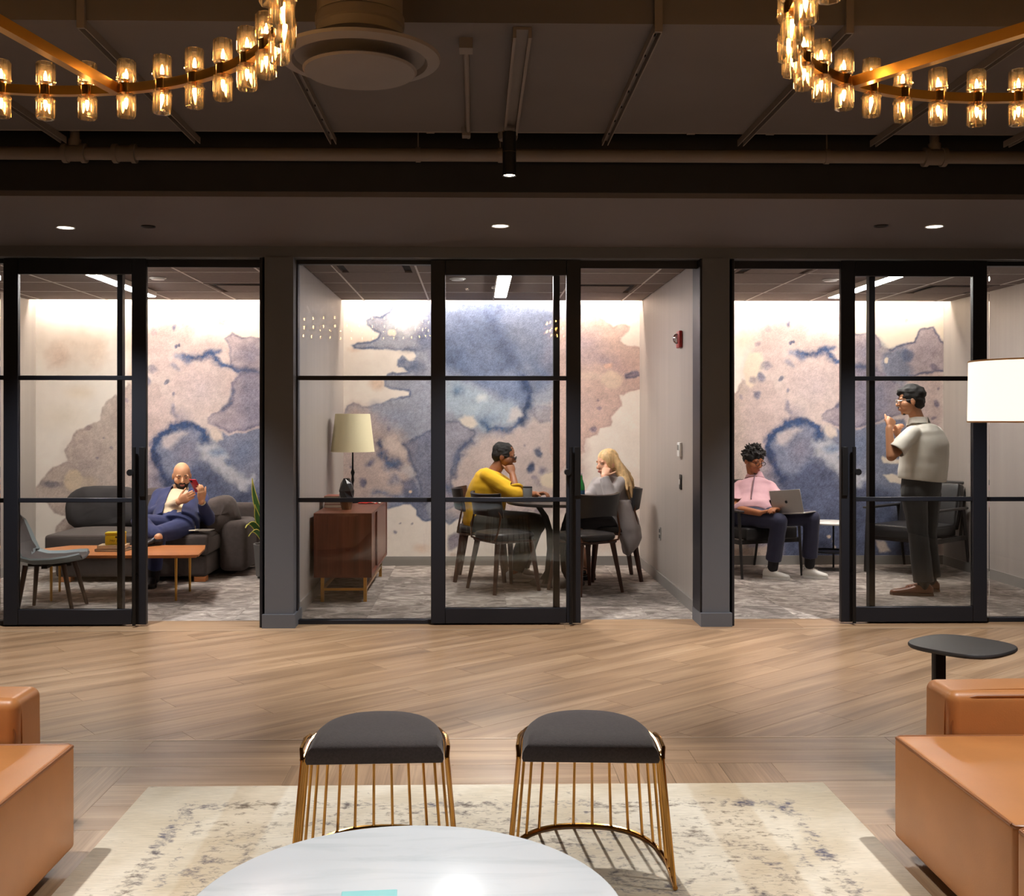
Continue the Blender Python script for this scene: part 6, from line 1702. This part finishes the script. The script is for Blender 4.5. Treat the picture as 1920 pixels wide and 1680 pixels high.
def collar(root, c, R, F, U, mat, r=.062, h=.03, open_=.5):
    mb = MB(); rows = [[], [], []]
    n = 24
    for i in range(n + 1):
        a = -math.pi / 2 - math.pi + open_ / 2 + (2 * math.pi - open_) * i / n + math.pi
        d = R * math.cos(a) - F * math.sin(a) * -1
        p = c + R * (r * math.cos(a)) + F * (r * .95 * math.sin(a))
        o = (R * math.cos(a) + F * math.sin(a)); fr = max(0, math.sin(a))
        rows[0].append(p + o * .022 - U * (.012 + .03 * fr)); rows[1].append(p + o * .004 + U * h * (1 - .25 * fr)); rows[2].append(p - U * .04 + o * .006)
    MB().grid(rows, True, .003).build('collar', mat, root)

m_sock = M('black_sock', (34, 32, 36), .9, var=.1)
m_lens = clear_glass('spectacle_lens', (250, 250, 250), 1.12)
# ---- 1: person in navy suit with phone
navy = cloth('navy_suit_wool', (42, 52, 98), .8, .10); creamsh = cloth('cream_shirt_cotton', (226, 204, 172), .8, .05)
sk1 = skinm('warm_fair_skin', (222, 164, 124))
J = dict(pelvis=P(330, 981, 9.10), waist=P(333, 962, 9.24), chest=P(336, 940, 9.40), neck=P(337, 920, 9.47), shR=P(301, 930, 9.40), shL=P(375, 931, 9.43),
         elR=P(287, 962, 9.22), wrR=P(335, 941, 9.02), elL=P(391, 973, 9.22), wrL=P(378, 941, 9.03), hipR=P(315, 987, 9.08), hipL=P(347, 989, 9.08),
         knR=P(262, 978, 8.78), anR=P(296, 1008, 8.62), knL=P(296, 1001, 8.70), anL=P(289, 1078, 8.80))
hc = P(341, 892, 9.40); F1 = (.32, -.90, -.28)
vR = (J['shR'] - J['shL']).normalized()
phone_c = P(367, 911, 9.03)
def jcut(co):
    c = J['chest']; d = co - c; f = Vector((.05, -.8, .5)); r = d.dot(vR)
    front = d.dot((J['neck'] - J['pelvis']).cross(vR).normalized() * -1)
    fwd = (J['chest'] - J['pelvis']).normalized().cross(vR)
    depth = (co - lerp(J['pelvis'], J['neck'], .55)).dot(fwd)
    al = (co - J['pelvis']).dot((J['neck'] - J['pelvis']).normalized())
    rr = (co - lerp(J['pelvis'], J['neck'], .5)).dot(vR)
    return depth > .03 and -.085 < rr < .075 and al > -.2
root, ax = build_person('person in a navy suit slouching on the sofa with a red phone', (P(330, 1000, 9.1).x, 9.1, .36), J, (hc, F1), sk1,
    dict(name='shirt', mat=creamsh, sleeve=1.98, ease=.012, arm=.006, wr=.004, ws=20), dict(name='trousers', mat=navy, sock=m_sock, hems='L', len=.84, rise=.3), sizes=dict(wa=.175, dwa=.145, ch=.18, dch=.125, dhp=.135),
    hands={'R': ((P(362, 927, 8.99) - J['wrR'], Vector((.0, .9, .1)), Vector((-.1, .1, .95))), dict(curl=(.2, .45, .4), thumb=(.7, .6, .3), k=1.05)), 'L': ((P(377, 915, 9.0) - J['wrL'], Vector((-.75, .6, .0)), Vector((.5, .6, .2))), dict(curl=(.2, .6, .6), thumb=(.8, .5, .2), k=1.05))})
# jacket over the shirt
mb = MB(); sz1 = .03
R_ = vR; fwd = (J['chest'] - J['pelvis']).normalized().cross(vR)
loft(mb, [(J['pelvis'] + (J['pelvis'] - J['waist']) * .3, R_ * .205, fwd * .165), (J['waist'], R_ * .200, fwd * .172), (J['chest'], R_ * .203, fwd * .150), (lerp((J['shR'] + J['shL']) / 2, J['chest'], .2), R_ * .205, fwd * .115), (lerp((J['shR'] + J['shL']) / 2, J['neck'], .5), R_ * .12, fwd * .09), (J['neck'], R_ * .085, fwd * .08)], 28)
for s in 'LR':
    capsule(mb, J['sh' + s], J['el' + s], .076, .062); capsule(mb, J['el' + s], lerp(J['el' + s], J['wr' + s], .86), .060, .045)
part(skin_over(mb, .008, 4, .007, jcut, wr_noise(.005, 11)), 'jacket', navy, root)
collar(root, J['neck'] + Vector((0, 0, .012)), R_, ax[1], Vector((0, 0, 1)), creamsh, .068, .03, .9)
eyes(root, hc, ax, False, (50, 36, 30)); brown = M('dark_brown_hair', (44, 30, 24), .7, var=.3, vscale=60, bump=.3, bscale=300)
brows(root, hc, ax, brown); lips(root, hc, ax, M('lip_rose', (176, 104, 92), .5, var=.05))
mb = MB(); R, F, U = ax
for c, r in (((0, .040, -.078), (.055, .052, .038)), ((.045, .018, -.045), (.022, .04, .038)), ((-.045, .018, -.045), (.022, .04, .038)), ((0, .080, -.046), (.030, .016, .008))):
    mb.ell(hc + R * c[0] + F * c[1] + U * c[2], r, 16, 10, (R, F, U))
mo = lambda co: False
part(skin_over(mb, .005, 2, 0, lambda co: (co - hc - F * .105 + U * .060).length < .016, wr_noise(.002, 60)), 'beard', brown, root)
shoe(root, (P(300, 1010, 8.64).x, 8.66), (P(270, 1020, 8.6).x, 8.52), P(290, 1024, 8.6).z, M('black_shoe_leather', (30, 28, 30), .3, var=.1), m_black)
shoe(root, (P(288, 1080, 8.88).x, 8.86), (P(286, 1080, 8.6).x - .02, 8.60), 0.001, M('black_shoe_leather', (30, 28, 30), .3, var=.1), m_black)
ph = thing('smartphone', 'red smartphone held by the person in the suit', 'phone', tuple(phone_c))
q = MB().rbox(-.037, .037, -.005, .005, -.075, .075, .006, 2); q.xf(Matrix.Rotation(math.radians(-22), 4, 'Z') @ Matrix.Rotation(math.radians(38), 4, 'X')); q.build('case', M('red_phone_case', (196, 30, 52), .35, var=.04), ph, True)
q = MB().box(-.033, .033, .0051, .0056, -.069, .069); q.xf(Matrix.Rotation(math.radians(-22), 4, 'Z') @ Matrix.Rotation(math.radians(38), 4, 'X')); q.build('screen', emit('phone_screen', (190, 200, 220), .6), ph, True)
q = MB().rbox(-.028, -.006, -.0075, -.005, .045, .068, .004, 2); q.xf(Matrix.Rotation(math.radians(-22), 4, 'Z') @ Matrix.Rotation(math.radians(38), 4, 'X')); q.build('camera_bump', m_black, ph, True)
mg = thing('magazine', 'open pale magazine lying on the sofa seat', 'magazine', (PX(371, 9.05), 9.04, .4395), math.radians(-6))
MB().rbox(-.13, -.002, -.07, .07, 0, .009, .003, 1).build('left_pages', m_paper, mg, True); MB().rbox(.002, .13, -.07, .07, 0, .007, .003, 1).build('right_pages', M('grey_page', (120, 112, 104), .7, var=.2, vscale=30), mg, True)

# ---- 2: person in yellow
yellow = cloth('yellow_knit', (232, 180, 22), .85, .08, .10, 160); olive = cloth('dark_olive_trousers', (58, 54, 46), .85)
sk2 = skinm('deep_brown_skin', (150, 96, 66)); blackhair = M('black_hair', (22, 18, 17), .75, var=.3, vscale=70, bump=.35, bscale=260)
J = dict(pelvis=P(905, 975, 9.12), waist=P(908, 950, 9.12), chest=P(917, 915, 9.10), neck=P(929, 879, 9.09), shR=P(913, 891, 8.93), shL=P(925, 891, 9.27), elR=P(968, 926, 8.80), wrR=P(961, 890, 8.92), elL=P(978, 928, 9.18), wrL=P(1006, 927, 8.98),
         hipR=P(908, 981, 8.99), hipL=P(910, 981, 9.24), knR=P(1000, 984, 8.96), knL=P(1002, 982, 9.26), anR=P(962, 1076, 9.0), anL=P(975, 1070, 9.24))
hc = P(946, 855, 9.09); F2 = (.92, -.14, -.22)
root, ax = build_person('person in a yellow sweater resting a cheek on one hand', (P(905, 985, 9.12).x, 9.12, .45), J, (hc, F2), sk2,
    dict(name='sweater', mat=yellow, sleeve=1.22, ease=.022, arm=.020, wr=.006, ws=11, low=.13), dict(name='trousers', mat=olive, ease=.018, len=.9, hem=.016), sizes=dict(ch=.19, dch=.15, wa=.185, dwa=.165, hp=.19, dhp=.15, ua=.056, ub=.048, fa=.042, ta=.112, tb=.086, ca=.066, sh=.195, dsh=.10),
    hands={'R': ((P(955, 866, 8.97) - J['wrR'], Vector((-.35, .9, .2)), Vector((-.8, 0, .3))), dict(curl=(1.2, 1.4, .9), thumb=(.8, .4, .3))), 'L': ((P(1026, 923, 8.92) - J['wrL'], Vector((.2, -.3, -.9)), Vector((.6, -.6, .2))), dict(curl=(.5, .7, .5)))})
R, F, U = ax
mb = MB()
for c, r in (((0, -.024, .045), (.082, .096, .080)), ((0, -.055, .0), (.078, .06, .07)), ((.05, -.01, .02), (.034, .06, .045)), ((-.05, -.01, .02), (.034, .06, .045))): mb.ell(hc + R * c[0] + F * c[1] + U * c[2], r, 18, 12, (R, F, U))
part(skin_over(mb, .005, 2, 0, lambda co: (co - hc - U * .12 + F * .035).length < .038, wr_noise(.004, 50)), 'hair', blackhair, root)
eyes(root, hc, ax); brows(root, hc, ax, blackhair); lips(root, hc, ax, M('lip_brown', (120, 66, 58), .5, var=.05)); glasses(root, hc, ax, m_black)
wht = M('pale_grey_shoe', (176, 172, 168), .6, var=.05); wsole = M('white_rubber_sole', (224, 222, 218), .6, var=.02)
for s, yy in (('R', 9.0), ('L', 9.24)):
    a = J['an' + s]; shoe(root, (a.x - .07, a.y), (a.x + .20, a.y - .02), .001, wht, wsole, laces=m_paper)
for s in 'R':
    d = (J['wrR'] - J['elR']).normalized(); c = lerp(J['elR'], J['wrR'], .26)
    u = d.orthogonal().normalized(); w = d.cross(u)
    MB().tube([c + (u * math.cos(a) + w * math.sin(a)) * .062 for a in [2 * math.pi * i / 18 for i in range(18)]], .012, 8, True).build('rolled_cuff', yellow, root)

# ---- 3: person in grey coat
grey = cloth('grey_wool_coat', (158, 152, 152), .9, .07, .14, 200, .2); darkc = cloth('black_dress', (34, 32, 36), .8)
sk3 = skinm('fair_skin', (230, 178, 148)); blond = M('blond_hair', (216, 182, 132), .45, var=.25, vscale=40, stretch=(1, 1, .15), bump=.3, bscale=200)
J = dict(pelvis=P(1152, 976, 9.12), waist=P(1150, 950, 9.14), chest=P(1143, 920, 9.12), neck=P(1144, 890, 9.13), shL=P(1167, 901, 8.98), shR=P(1116, 904, 9.18), elL=P(1145, 932, 8.85), wrL=P(1132, 893, 8.91), elR=P(1104, 934, 9.08), wrR=P(1088, 934, 8.90),
         hipL=P(1150, 982, 9.02), hipR=P(1150, 982, 9.23), knL=P(1068, 986, 8.97), knR=P(1070, 984, 9.20), anL=P(1106, 1066, 8.98), anR=P(1096, 1064, 9.2))
hc = P(1138, 868, 9.07); F3 = (-.88, -.42, -.16)
def coat_tail(mb):
    Rx = Vector((1, 0, 0)); Yv = Vector((0, 1, 0))
    cs = [(1160, 935, .095, .19), (1167, 960, .115, .20), (1175, 985, .118, .20), (1181, 1006, .100, .19), (1181, 1022, .07, .17), (1174, 1040, .02, .13)]
    loft(mb, [(P(a, b, 9.06), Rx * w, Yv * d) for a, b, w, d in cs], 24)
root, ax = build_person('person with long blond hair in a long grey coat', (P(1152, 985, 9.12).x, 9.12, .45), J, (hc, F3), sk3,
    dict(name='coat', mat=grey, sleeve=1.93, ease=.018, arm=.018, wr=.005, ws=10, extra=coat_tail), dict(name='dress', mat=darkc, len=.12, hem=.03), sizes=dict(sh=.165, ch=.15, dch=.115, wa=.14, dwa=.11, hp=.165, ua=.042, ub=.037, fa=.035, fb=.026, ca=.050, cb=.034, neck=.046),
    hands={'L': ((P(1141, 868, 8.97) - J['wrL'], Vector((.4, .9, .1)), Vector((.6, -.2, .5))), dict(curl=(.8, 1.1, .8), k=.92)), 'R': ((P(1074, 936, 8.84) - J['wrR'], Vector((0, -.2, -.9)), Vector((-.5, -.7, 0))), dict(curl=(.4, .5, .4), k=.92))})
R, F, U = ax
mb = MB()
for c, r in (((0, -.020, .042), (.083, .098, .084)), ((0, -.06, -.02), (.082, .06, .10))): mb.ell(hc + R * c[0] + F * c[1] + U * c[2], r, 18, 12, (R, F, U))
for s in (-1, 1):
    mb.ell(hc + R * s * .068 - F * .004 + U * .012, (.018, .052, .06), 12, 10, (R, F, U))
bk = hc - F * .075
tips = [P(1185, 932, 8.95), P(1188, 915, 9.05), P(1180, 936, 9.0), P(1176, 918, 8.93), P(1183, 900, 9.1), P(1172, 905, 9.18)]
for k, tp in enumerate(tips):
    p0 = hc - F * .05 + U * .03 + R * (-.05 + .02 * k)
    p1 = lerp(p0, tp, .4) + Vector((.028, 0, -.012)); p2 = lerp(p0, tp, .75) + Vector((.022, 0, .006))
    capsule(mb, p0, p1, .042, .036); capsule(mb, p1, p2, .036, .026); capsule(mb, p2, tp, .026, .010)
part(skin_over(mb, .006, 4, 0, None, wr_noise(.002, 60)), 'hair', blond, root)
collar(root, J['neck'] - Vector((0, 0, .012)), (J['shR'] - J['shL']).normalized(), Vector((0, 0, 1)).cross((J['shR'] - J['shL']).normalized()).normalized(), Vector((0, 0, 1)), grey, .078, .03, 1.2)
eyes(root, hc, ax, False, (70, 84, 96)); brows(root, hc, ax, M('light_brown_brow', (150, 110, 74), .7, var=.1)); lips(root, hc, ax, M('lip_pink', (196, 108, 104), .45, var=.05))
shb = M('black_pump_leather', (26, 24, 26), .25, var=.1)
for s in 'LR':
    a = J['an' + s]; shoe(root, (a.x + .05, a.y), (a.x - .19, a.y - .05), .012, shb, m_black, up=.045, w=.038, name='pump')
    mbq = MB().cone((a.x + .03, a.y, .0), (a.x + .03, a.y, .035), .008, .016, 8); mbq.build('heel', shb, root)
    MB().tube([a + Vector((.04 * math.cos(t_), .04 * math.sin(t_), .0)) for t_ in [2 * math.pi * i / 14 for i in range(14)]], .004, 6, True).build('ankle_strap', shb, root)

# ---- 4: person with laptop
pinksh = cloth('dusty_pink_shirt', (192, 152, 160), .8, .06); navyt = cloth('navy_chinos', (38, 40, 66), .8, .10)
sk4 = skinm('medium_brown_skin', (164, 104, 68))
J = dict(pelvis=P(1406, 964, 9.30), waist=P(1410, 945, 9.41), chest=P(1413, 922, 9.51), neck=P(1415, 898, 9.58), shR=P(1384, 909, 9.56), shL=P(1447, 909, 9.50), elR=P(1377, 953, 9.30), wrR=P(1424, 962, 9.06), elL=P(1462, 944, 9.24), wrL=P(1459, 956, 9.06),
         hipR=P(1396, 970, 9.30), hipL=P(1427, 968, 9.26), knR=P(1461, 977, 8.98), anR=P(1449, 1058, 9.07), knL=P(1522, 971, 9.05), anL=P(1518, 1052, 9.13))
hc = P(1413, 863, 9.54); F4 = (.42, -.80, -.34)
root, ax = build_person('person in a pink short sleeved shirt with a laptop', (P(1406, 985, 9.3).x, 9.3, .44), J, (hc, F4), sk4,
    dict(name='shirt', mat=pinksh, sleeve=.82, ease=.028, arm=.020, wr=.005, ws=13, low=.05), dict(name='trousers', mat=navyt, len=.9, hem=.016, sock=m_sock), sizes=dict(sh=.17, ch=.16, dch=.11, wa=.15, dwa=.115, neck=.05),
    hands={'R': ((P(1448, 956, 9.02) - J['wrR'], Vector((.1, -.1, -.95)), Vector((.4, .8, .2))), dict(curl=(.35, .5, .4))), 'L': ((P(1448, 953, 8.98) - J['wrL'], Vector((0, -.1, -.95)), Vector((.1, .9, .2))), dict(curl=(.35, .5, .4)))})
R, F, U = ax
mb = MB()
for c, r in (((0, -.020, .050), (.086, .100, .080)), ((0, -.05, .01), (.080, .06, .07)), ((.062, -.005, .035), (.03, .06, .045)), ((-.062, -.005, .035), (.03, .06, .045))): mb.ell(hc + R * c[0] + F * c[1] + U * c[2], r, 18, 12, (R, F, U))
rng = random.Random(3)
for k in range(150):
    th = rng.uniform(0, 2 * math.pi); ph_ = rng.uniform(.05, 1.75)
    d = R * (math.sin(ph_) * math.cos(th)) + F * (math.sin(ph_) * math.sin(th)) + U * math.cos(ph_)
    if d.dot(F) > .35 and d.dot(U) < .42: continue
    p = hc + U * .04 - F * .018 + Vector((d.x * .085, d.y * .085, d.z * .082))
    e_ = (d + Vector((rng.uniform(-.6, .6), rng.uniform(-.6, .6), rng.uniform(-.9, .05)))).normalized()
    capsule(mb, p - d * .015, p + e_ * rng.uniform(.02, .046), .012, .007, 8)
part(skin_over(mb, .005, 1, 0, None, wr_noise(.003, 60)), 'hair', blackhair, root)
eyes(root, hc, ax, True, (30, 22, 20)); brows(root, hc, ax, blackhair); lips(root, hc, ax, M('lip_mauve', (150, 84, 76), .45, var=.05)); glasses(root, hc, ax, M('dark_glasses_frame', (40, 34, 30), .3, .4, var=.05))
mb = MB().ell(hc + F * .062 - U * .100, (.020, .016, .016), 10, 8, ax); mb.build('goatee', blackhair, root)
Rv = (J['shR'] - J['shL']).normalized(); fw = (J['neck'] - J['waist']).normalized().cross(Rv).normalized()
collar(root, J['neck'] + Vector((0, 0, .015)), Rv, fw, Vector((0, 0, 1)), pinksh, .068, .03, .9)
MB().tube([lerp(J['neck'], J['pelvis'], t_) + fw * w for t_, w in ((.08, .088), (.25, .128), (.45, .140), (.65, .146), (.85, .15))], .005, 6).build('button_placket', M('dark_placket_trim', (120, 92, 104), .8, var=.05), root)  # placket drawn as a darker mauve strip
white = M('white_sneaker_leather', (226, 224, 218), .5, var=.03)
for s, hx, tx_ in (('R', (1430, 9.12), (1481, 9.0)), ('L', (1504, 9.17), (1553, 9.06))):
    shoe(root, (PX(*hx), hx[1]), (PX(*tx_), tx_[1]), .001, white, wsole, up=.085, laces=m_paper)
# laptop
LPc = P(1478, 962, 9.03); 
lb_, rb_, lt_, rt_ = P(1457, 963, 9.06), P(1500, 961, 8.90), P(1469, 925, 8.98), P(1514, 923, 8.82)
lap = thing('laptop', 'open silver laptop on the lap of the seated person', 'laptop', tuple((lb_ + rb_) / 2))
m_alu = M('silver_aluminium', (176, 174, 172), .35, .6, var=.02)
wv = (rb_ - lb_).normalized(); hv = (((lt_ + rt_) - (lb_ + rb_)) / 2); hv = (hv - wv * hv.dot(wv)).normalized(); nv = wv.cross(hv).normalized()   # nv towards the viewer side of the lid
Wd, Hd = .30, .205; org = (lb_ + rb_) / 2
def slab(c, u, hu, v, hv_, n_, hn):
    q = MB().rbox(-hu, hu, -hv_, hv_, -hn, hn, min(.003, hn * .8), 1); m4 = Matrix((u, v, n_)).transposed().to_4x4(); q.xf(Matrix.Translation(c) @ m4); return q
slab(org + hv * Hd / 2, wv, Wd / 2, hv, Hd / 2, nv, .003).build('lid', m_alu, lap)
slab(org + hv * Hd / 2 - nv * .0034, wv, Wd / 2 - .006, hv, Hd / 2 - .006, nv, .0004).build('screen', emit('laptop_screen', (200, 206, 214), .8), lap)
bd = (-nv - Vector((0, 0, (-nv).z))).normalized(); bd = (bd - wv * bd.dot(wv)).normalized(); bn = wv.cross(bd).normalized()
slab(org + bd * .104 - Vector((0, 0, .006)), wv, Wd / 2, bd, .104, bn, .0055).build('base', m_alu, lap)
slab(org + bd * .085 + Vector((0, 0, .0003)), wv, Wd / 2 - .02, bd, .05, bn, .0006).build('keyboard', m_black, lap)
# apple-shaped emblem on the lid
em = MB(); cc = org + hv * Hd * .5 + nv * .0031
pts = []
for i in range(40):
    a = 2 * math.pi * i / 40; x = math.cos(a); y = math.sin(a)
    r = .0145 * (1 - .16 * max(0, y) ** 6 - .10 * max(0, -y) ** 8)
    X_, Y_ = r * x * .92, r * y
    if (X_ - .0165) ** 2 + (Y_ - .002) ** 2 < .0062 ** 2:
        ang_ = math.atan2(Y_ - .002, X_ - .0165); X_, Y_ = .0165 + .0062 * math.cos(math.pi - ang_ * .0 if 0 else ang_), .002 + .0062 * math.sin(ang_)
        X_ = min(X_, .0165 - math.sqrt(max(0, .0062 ** 2 - (Y_ - .002) ** 2)))
    pts.append((X_, Y_))
vs = [cc + wv * x + hv * (y - .002) for x, y in pts]; n = len(vs)
em.add(vs + [v + nv * .0004 for v in vs], [list(range(n, 2 * n)), list(range(n))[::-1]] + [(i, (i + 1) % n, n + (i + 1) % n, n + i) for i in range(n)])
lf = [cc + wv * (.001 + .0045 * math.sin(t_) * .5 + .004 * q) + hv * (.0150 + .0065 * q) for q, t_ in ((0, 0), (.35, 1.6), (1, 0), (.65, -1.6))]
em.add(lf + [v + nv * .0004 for v in lf], [(4, 5, 6, 7), (3, 2, 1, 0), (0, 1, 5, 4), (1, 2, 6, 5), (2, 3, 7, 6), (3, 0, 4, 7)])
em.build('emblem', M('dark_emblem', (44, 42, 44), .3, .3, var=.02), lap)

# ---- 5: standing person
whites = cloth('white_polo_cotton', (222, 216, 204), .85, .05); gtr = cloth('charcoal_slacks', (58, 58, 58), .85)
sk5 = skinm('tan_skin', (202, 142, 104))
J = dict(pelvis=P(1727, 912, 8.30), waist=P(1731, 872, 8.30), chest=P(1735, 832, 8.31), neck=P(1722, 793, 8.31), shL=P(1708, 808, 8.16), shR=P(1757, 808, 8.45), elL=P(1671, 856, 8.10), wrL=P(1667, 803, 8.16), elR=P(1712, 852, 8.72), wrR=P(1682, 812, 8.58),
         hipL=P(1714, 925, 8.23), hipR=P(1740, 925, 8.38), knL=P(1722, 1005, 8.20), knR=P(1738, 1003, 8.37), anL=P(1732, 1093, 8.19), anR=P(1745, 1083, 8.39))
hc = P(1706, 751, 8.30); F5 = (-.93, .25, -.12)
root, ax = build_person('standing person in a white polo shirt and dark slacks', (P(1727, 1100, 8.3).x, 8.30, 0), J, (hc, F5), sk5,
    dict(name='polo_shirt', mat=whites, sleeve=.78, ease=.036, arm=.026, wr=.005, ws=8, low=-.05), dict(name='slacks', mat=gtr, len=.97, hem=.024, ease=.016, rise=.75, sock=m_sock), sizes=dict(sh=.18, ch=.172, dch=.13, wa=.165, dwa=.14, hp=.165, dhp=.13, ta=.088),
    hands={'L': ((P(1680, 770, 8.22) - J['wrL'], Vector((-.2, .9, .1)), Vector((-.8, 0, .5))), dict(curl=(1.0, 1.1, .7), thumb=(.8, .4, .4))), 'R': ((P(1686, 778, 8.46) - J['wrR'], Vector((0, -.9, .1)), Vector((-.8, 0, .5))), dict(curl=(.7, .9, .6)))})
R, F, U = ax
mb = MB()
for c, r in (((0, -.024, .048), (.088, .104, .086)), ((0, -.055, -.005), (.082, .06, .078)), ((0, .045, .075), (.06, .05, .03)), ((.058, -.01, .015), (.030, .05, .05)), ((-.058, -.01, .015), (.030, .05, .05))): mb.ell(hc + R * c[0] + F * c[1] + U * c[2], r, 18, 12, (R, F, U))
part(skin_over(mb, .0055, 2, 0, None, wr_noise(.009, 24)), 'hair', blackhair, root)
eyes(root, hc, ax); brows(root, hc, ax, blackhair); lips(root, hc, ax, M('lip_rose', (176, 104, 92), .5)); glasses(root, hc, ax, M('pale_glasses_frame', (190, 184, 180), .25, .6, var=.02))
mb = MB().ell(hc + F * .055 - U * .098, (.024, .018, .014), 10, 8, ax).ell(hc + F * .093 - U * .047, (.024, .006, .005), 10, 8, ax); mb.build('moustache_and_beard', blackhair, root)
Rv = (J['shR'] - J['shL']).normalized(); fw = Vector((0, 0, 1)).cross(Rv).normalized()
collar(root, J['neck'] + Vector((0, 0, .012)), Rv, fw, Vector((0, 0, 1)), whites, .072, .036, .6)
brs = M('brown_brogue_leather', (120, 66, 40), .35, var=.15); brsole = M('brown_sole', (92, 58, 38), .6, var=.1)
shoe(root, (PX(1748, 8.2), 8.17), (PX(1672, 8.2), 8.24), .001, brs, brsole, up=.082, laces=M('brown_laces', (70, 40, 26), .8, var=.1))
shoe(root, (PX(1760, 8.4), 8.37), (PX(1700, 8.42), 8.45), .001, brs, brsole, up=.082, laces=M('brown_laces', (70, 40, 26), .8, var=.1))
m_belt = M('black_belt', (30, 28, 28), .4, var=.05)
bpy.context.view_layer.update()
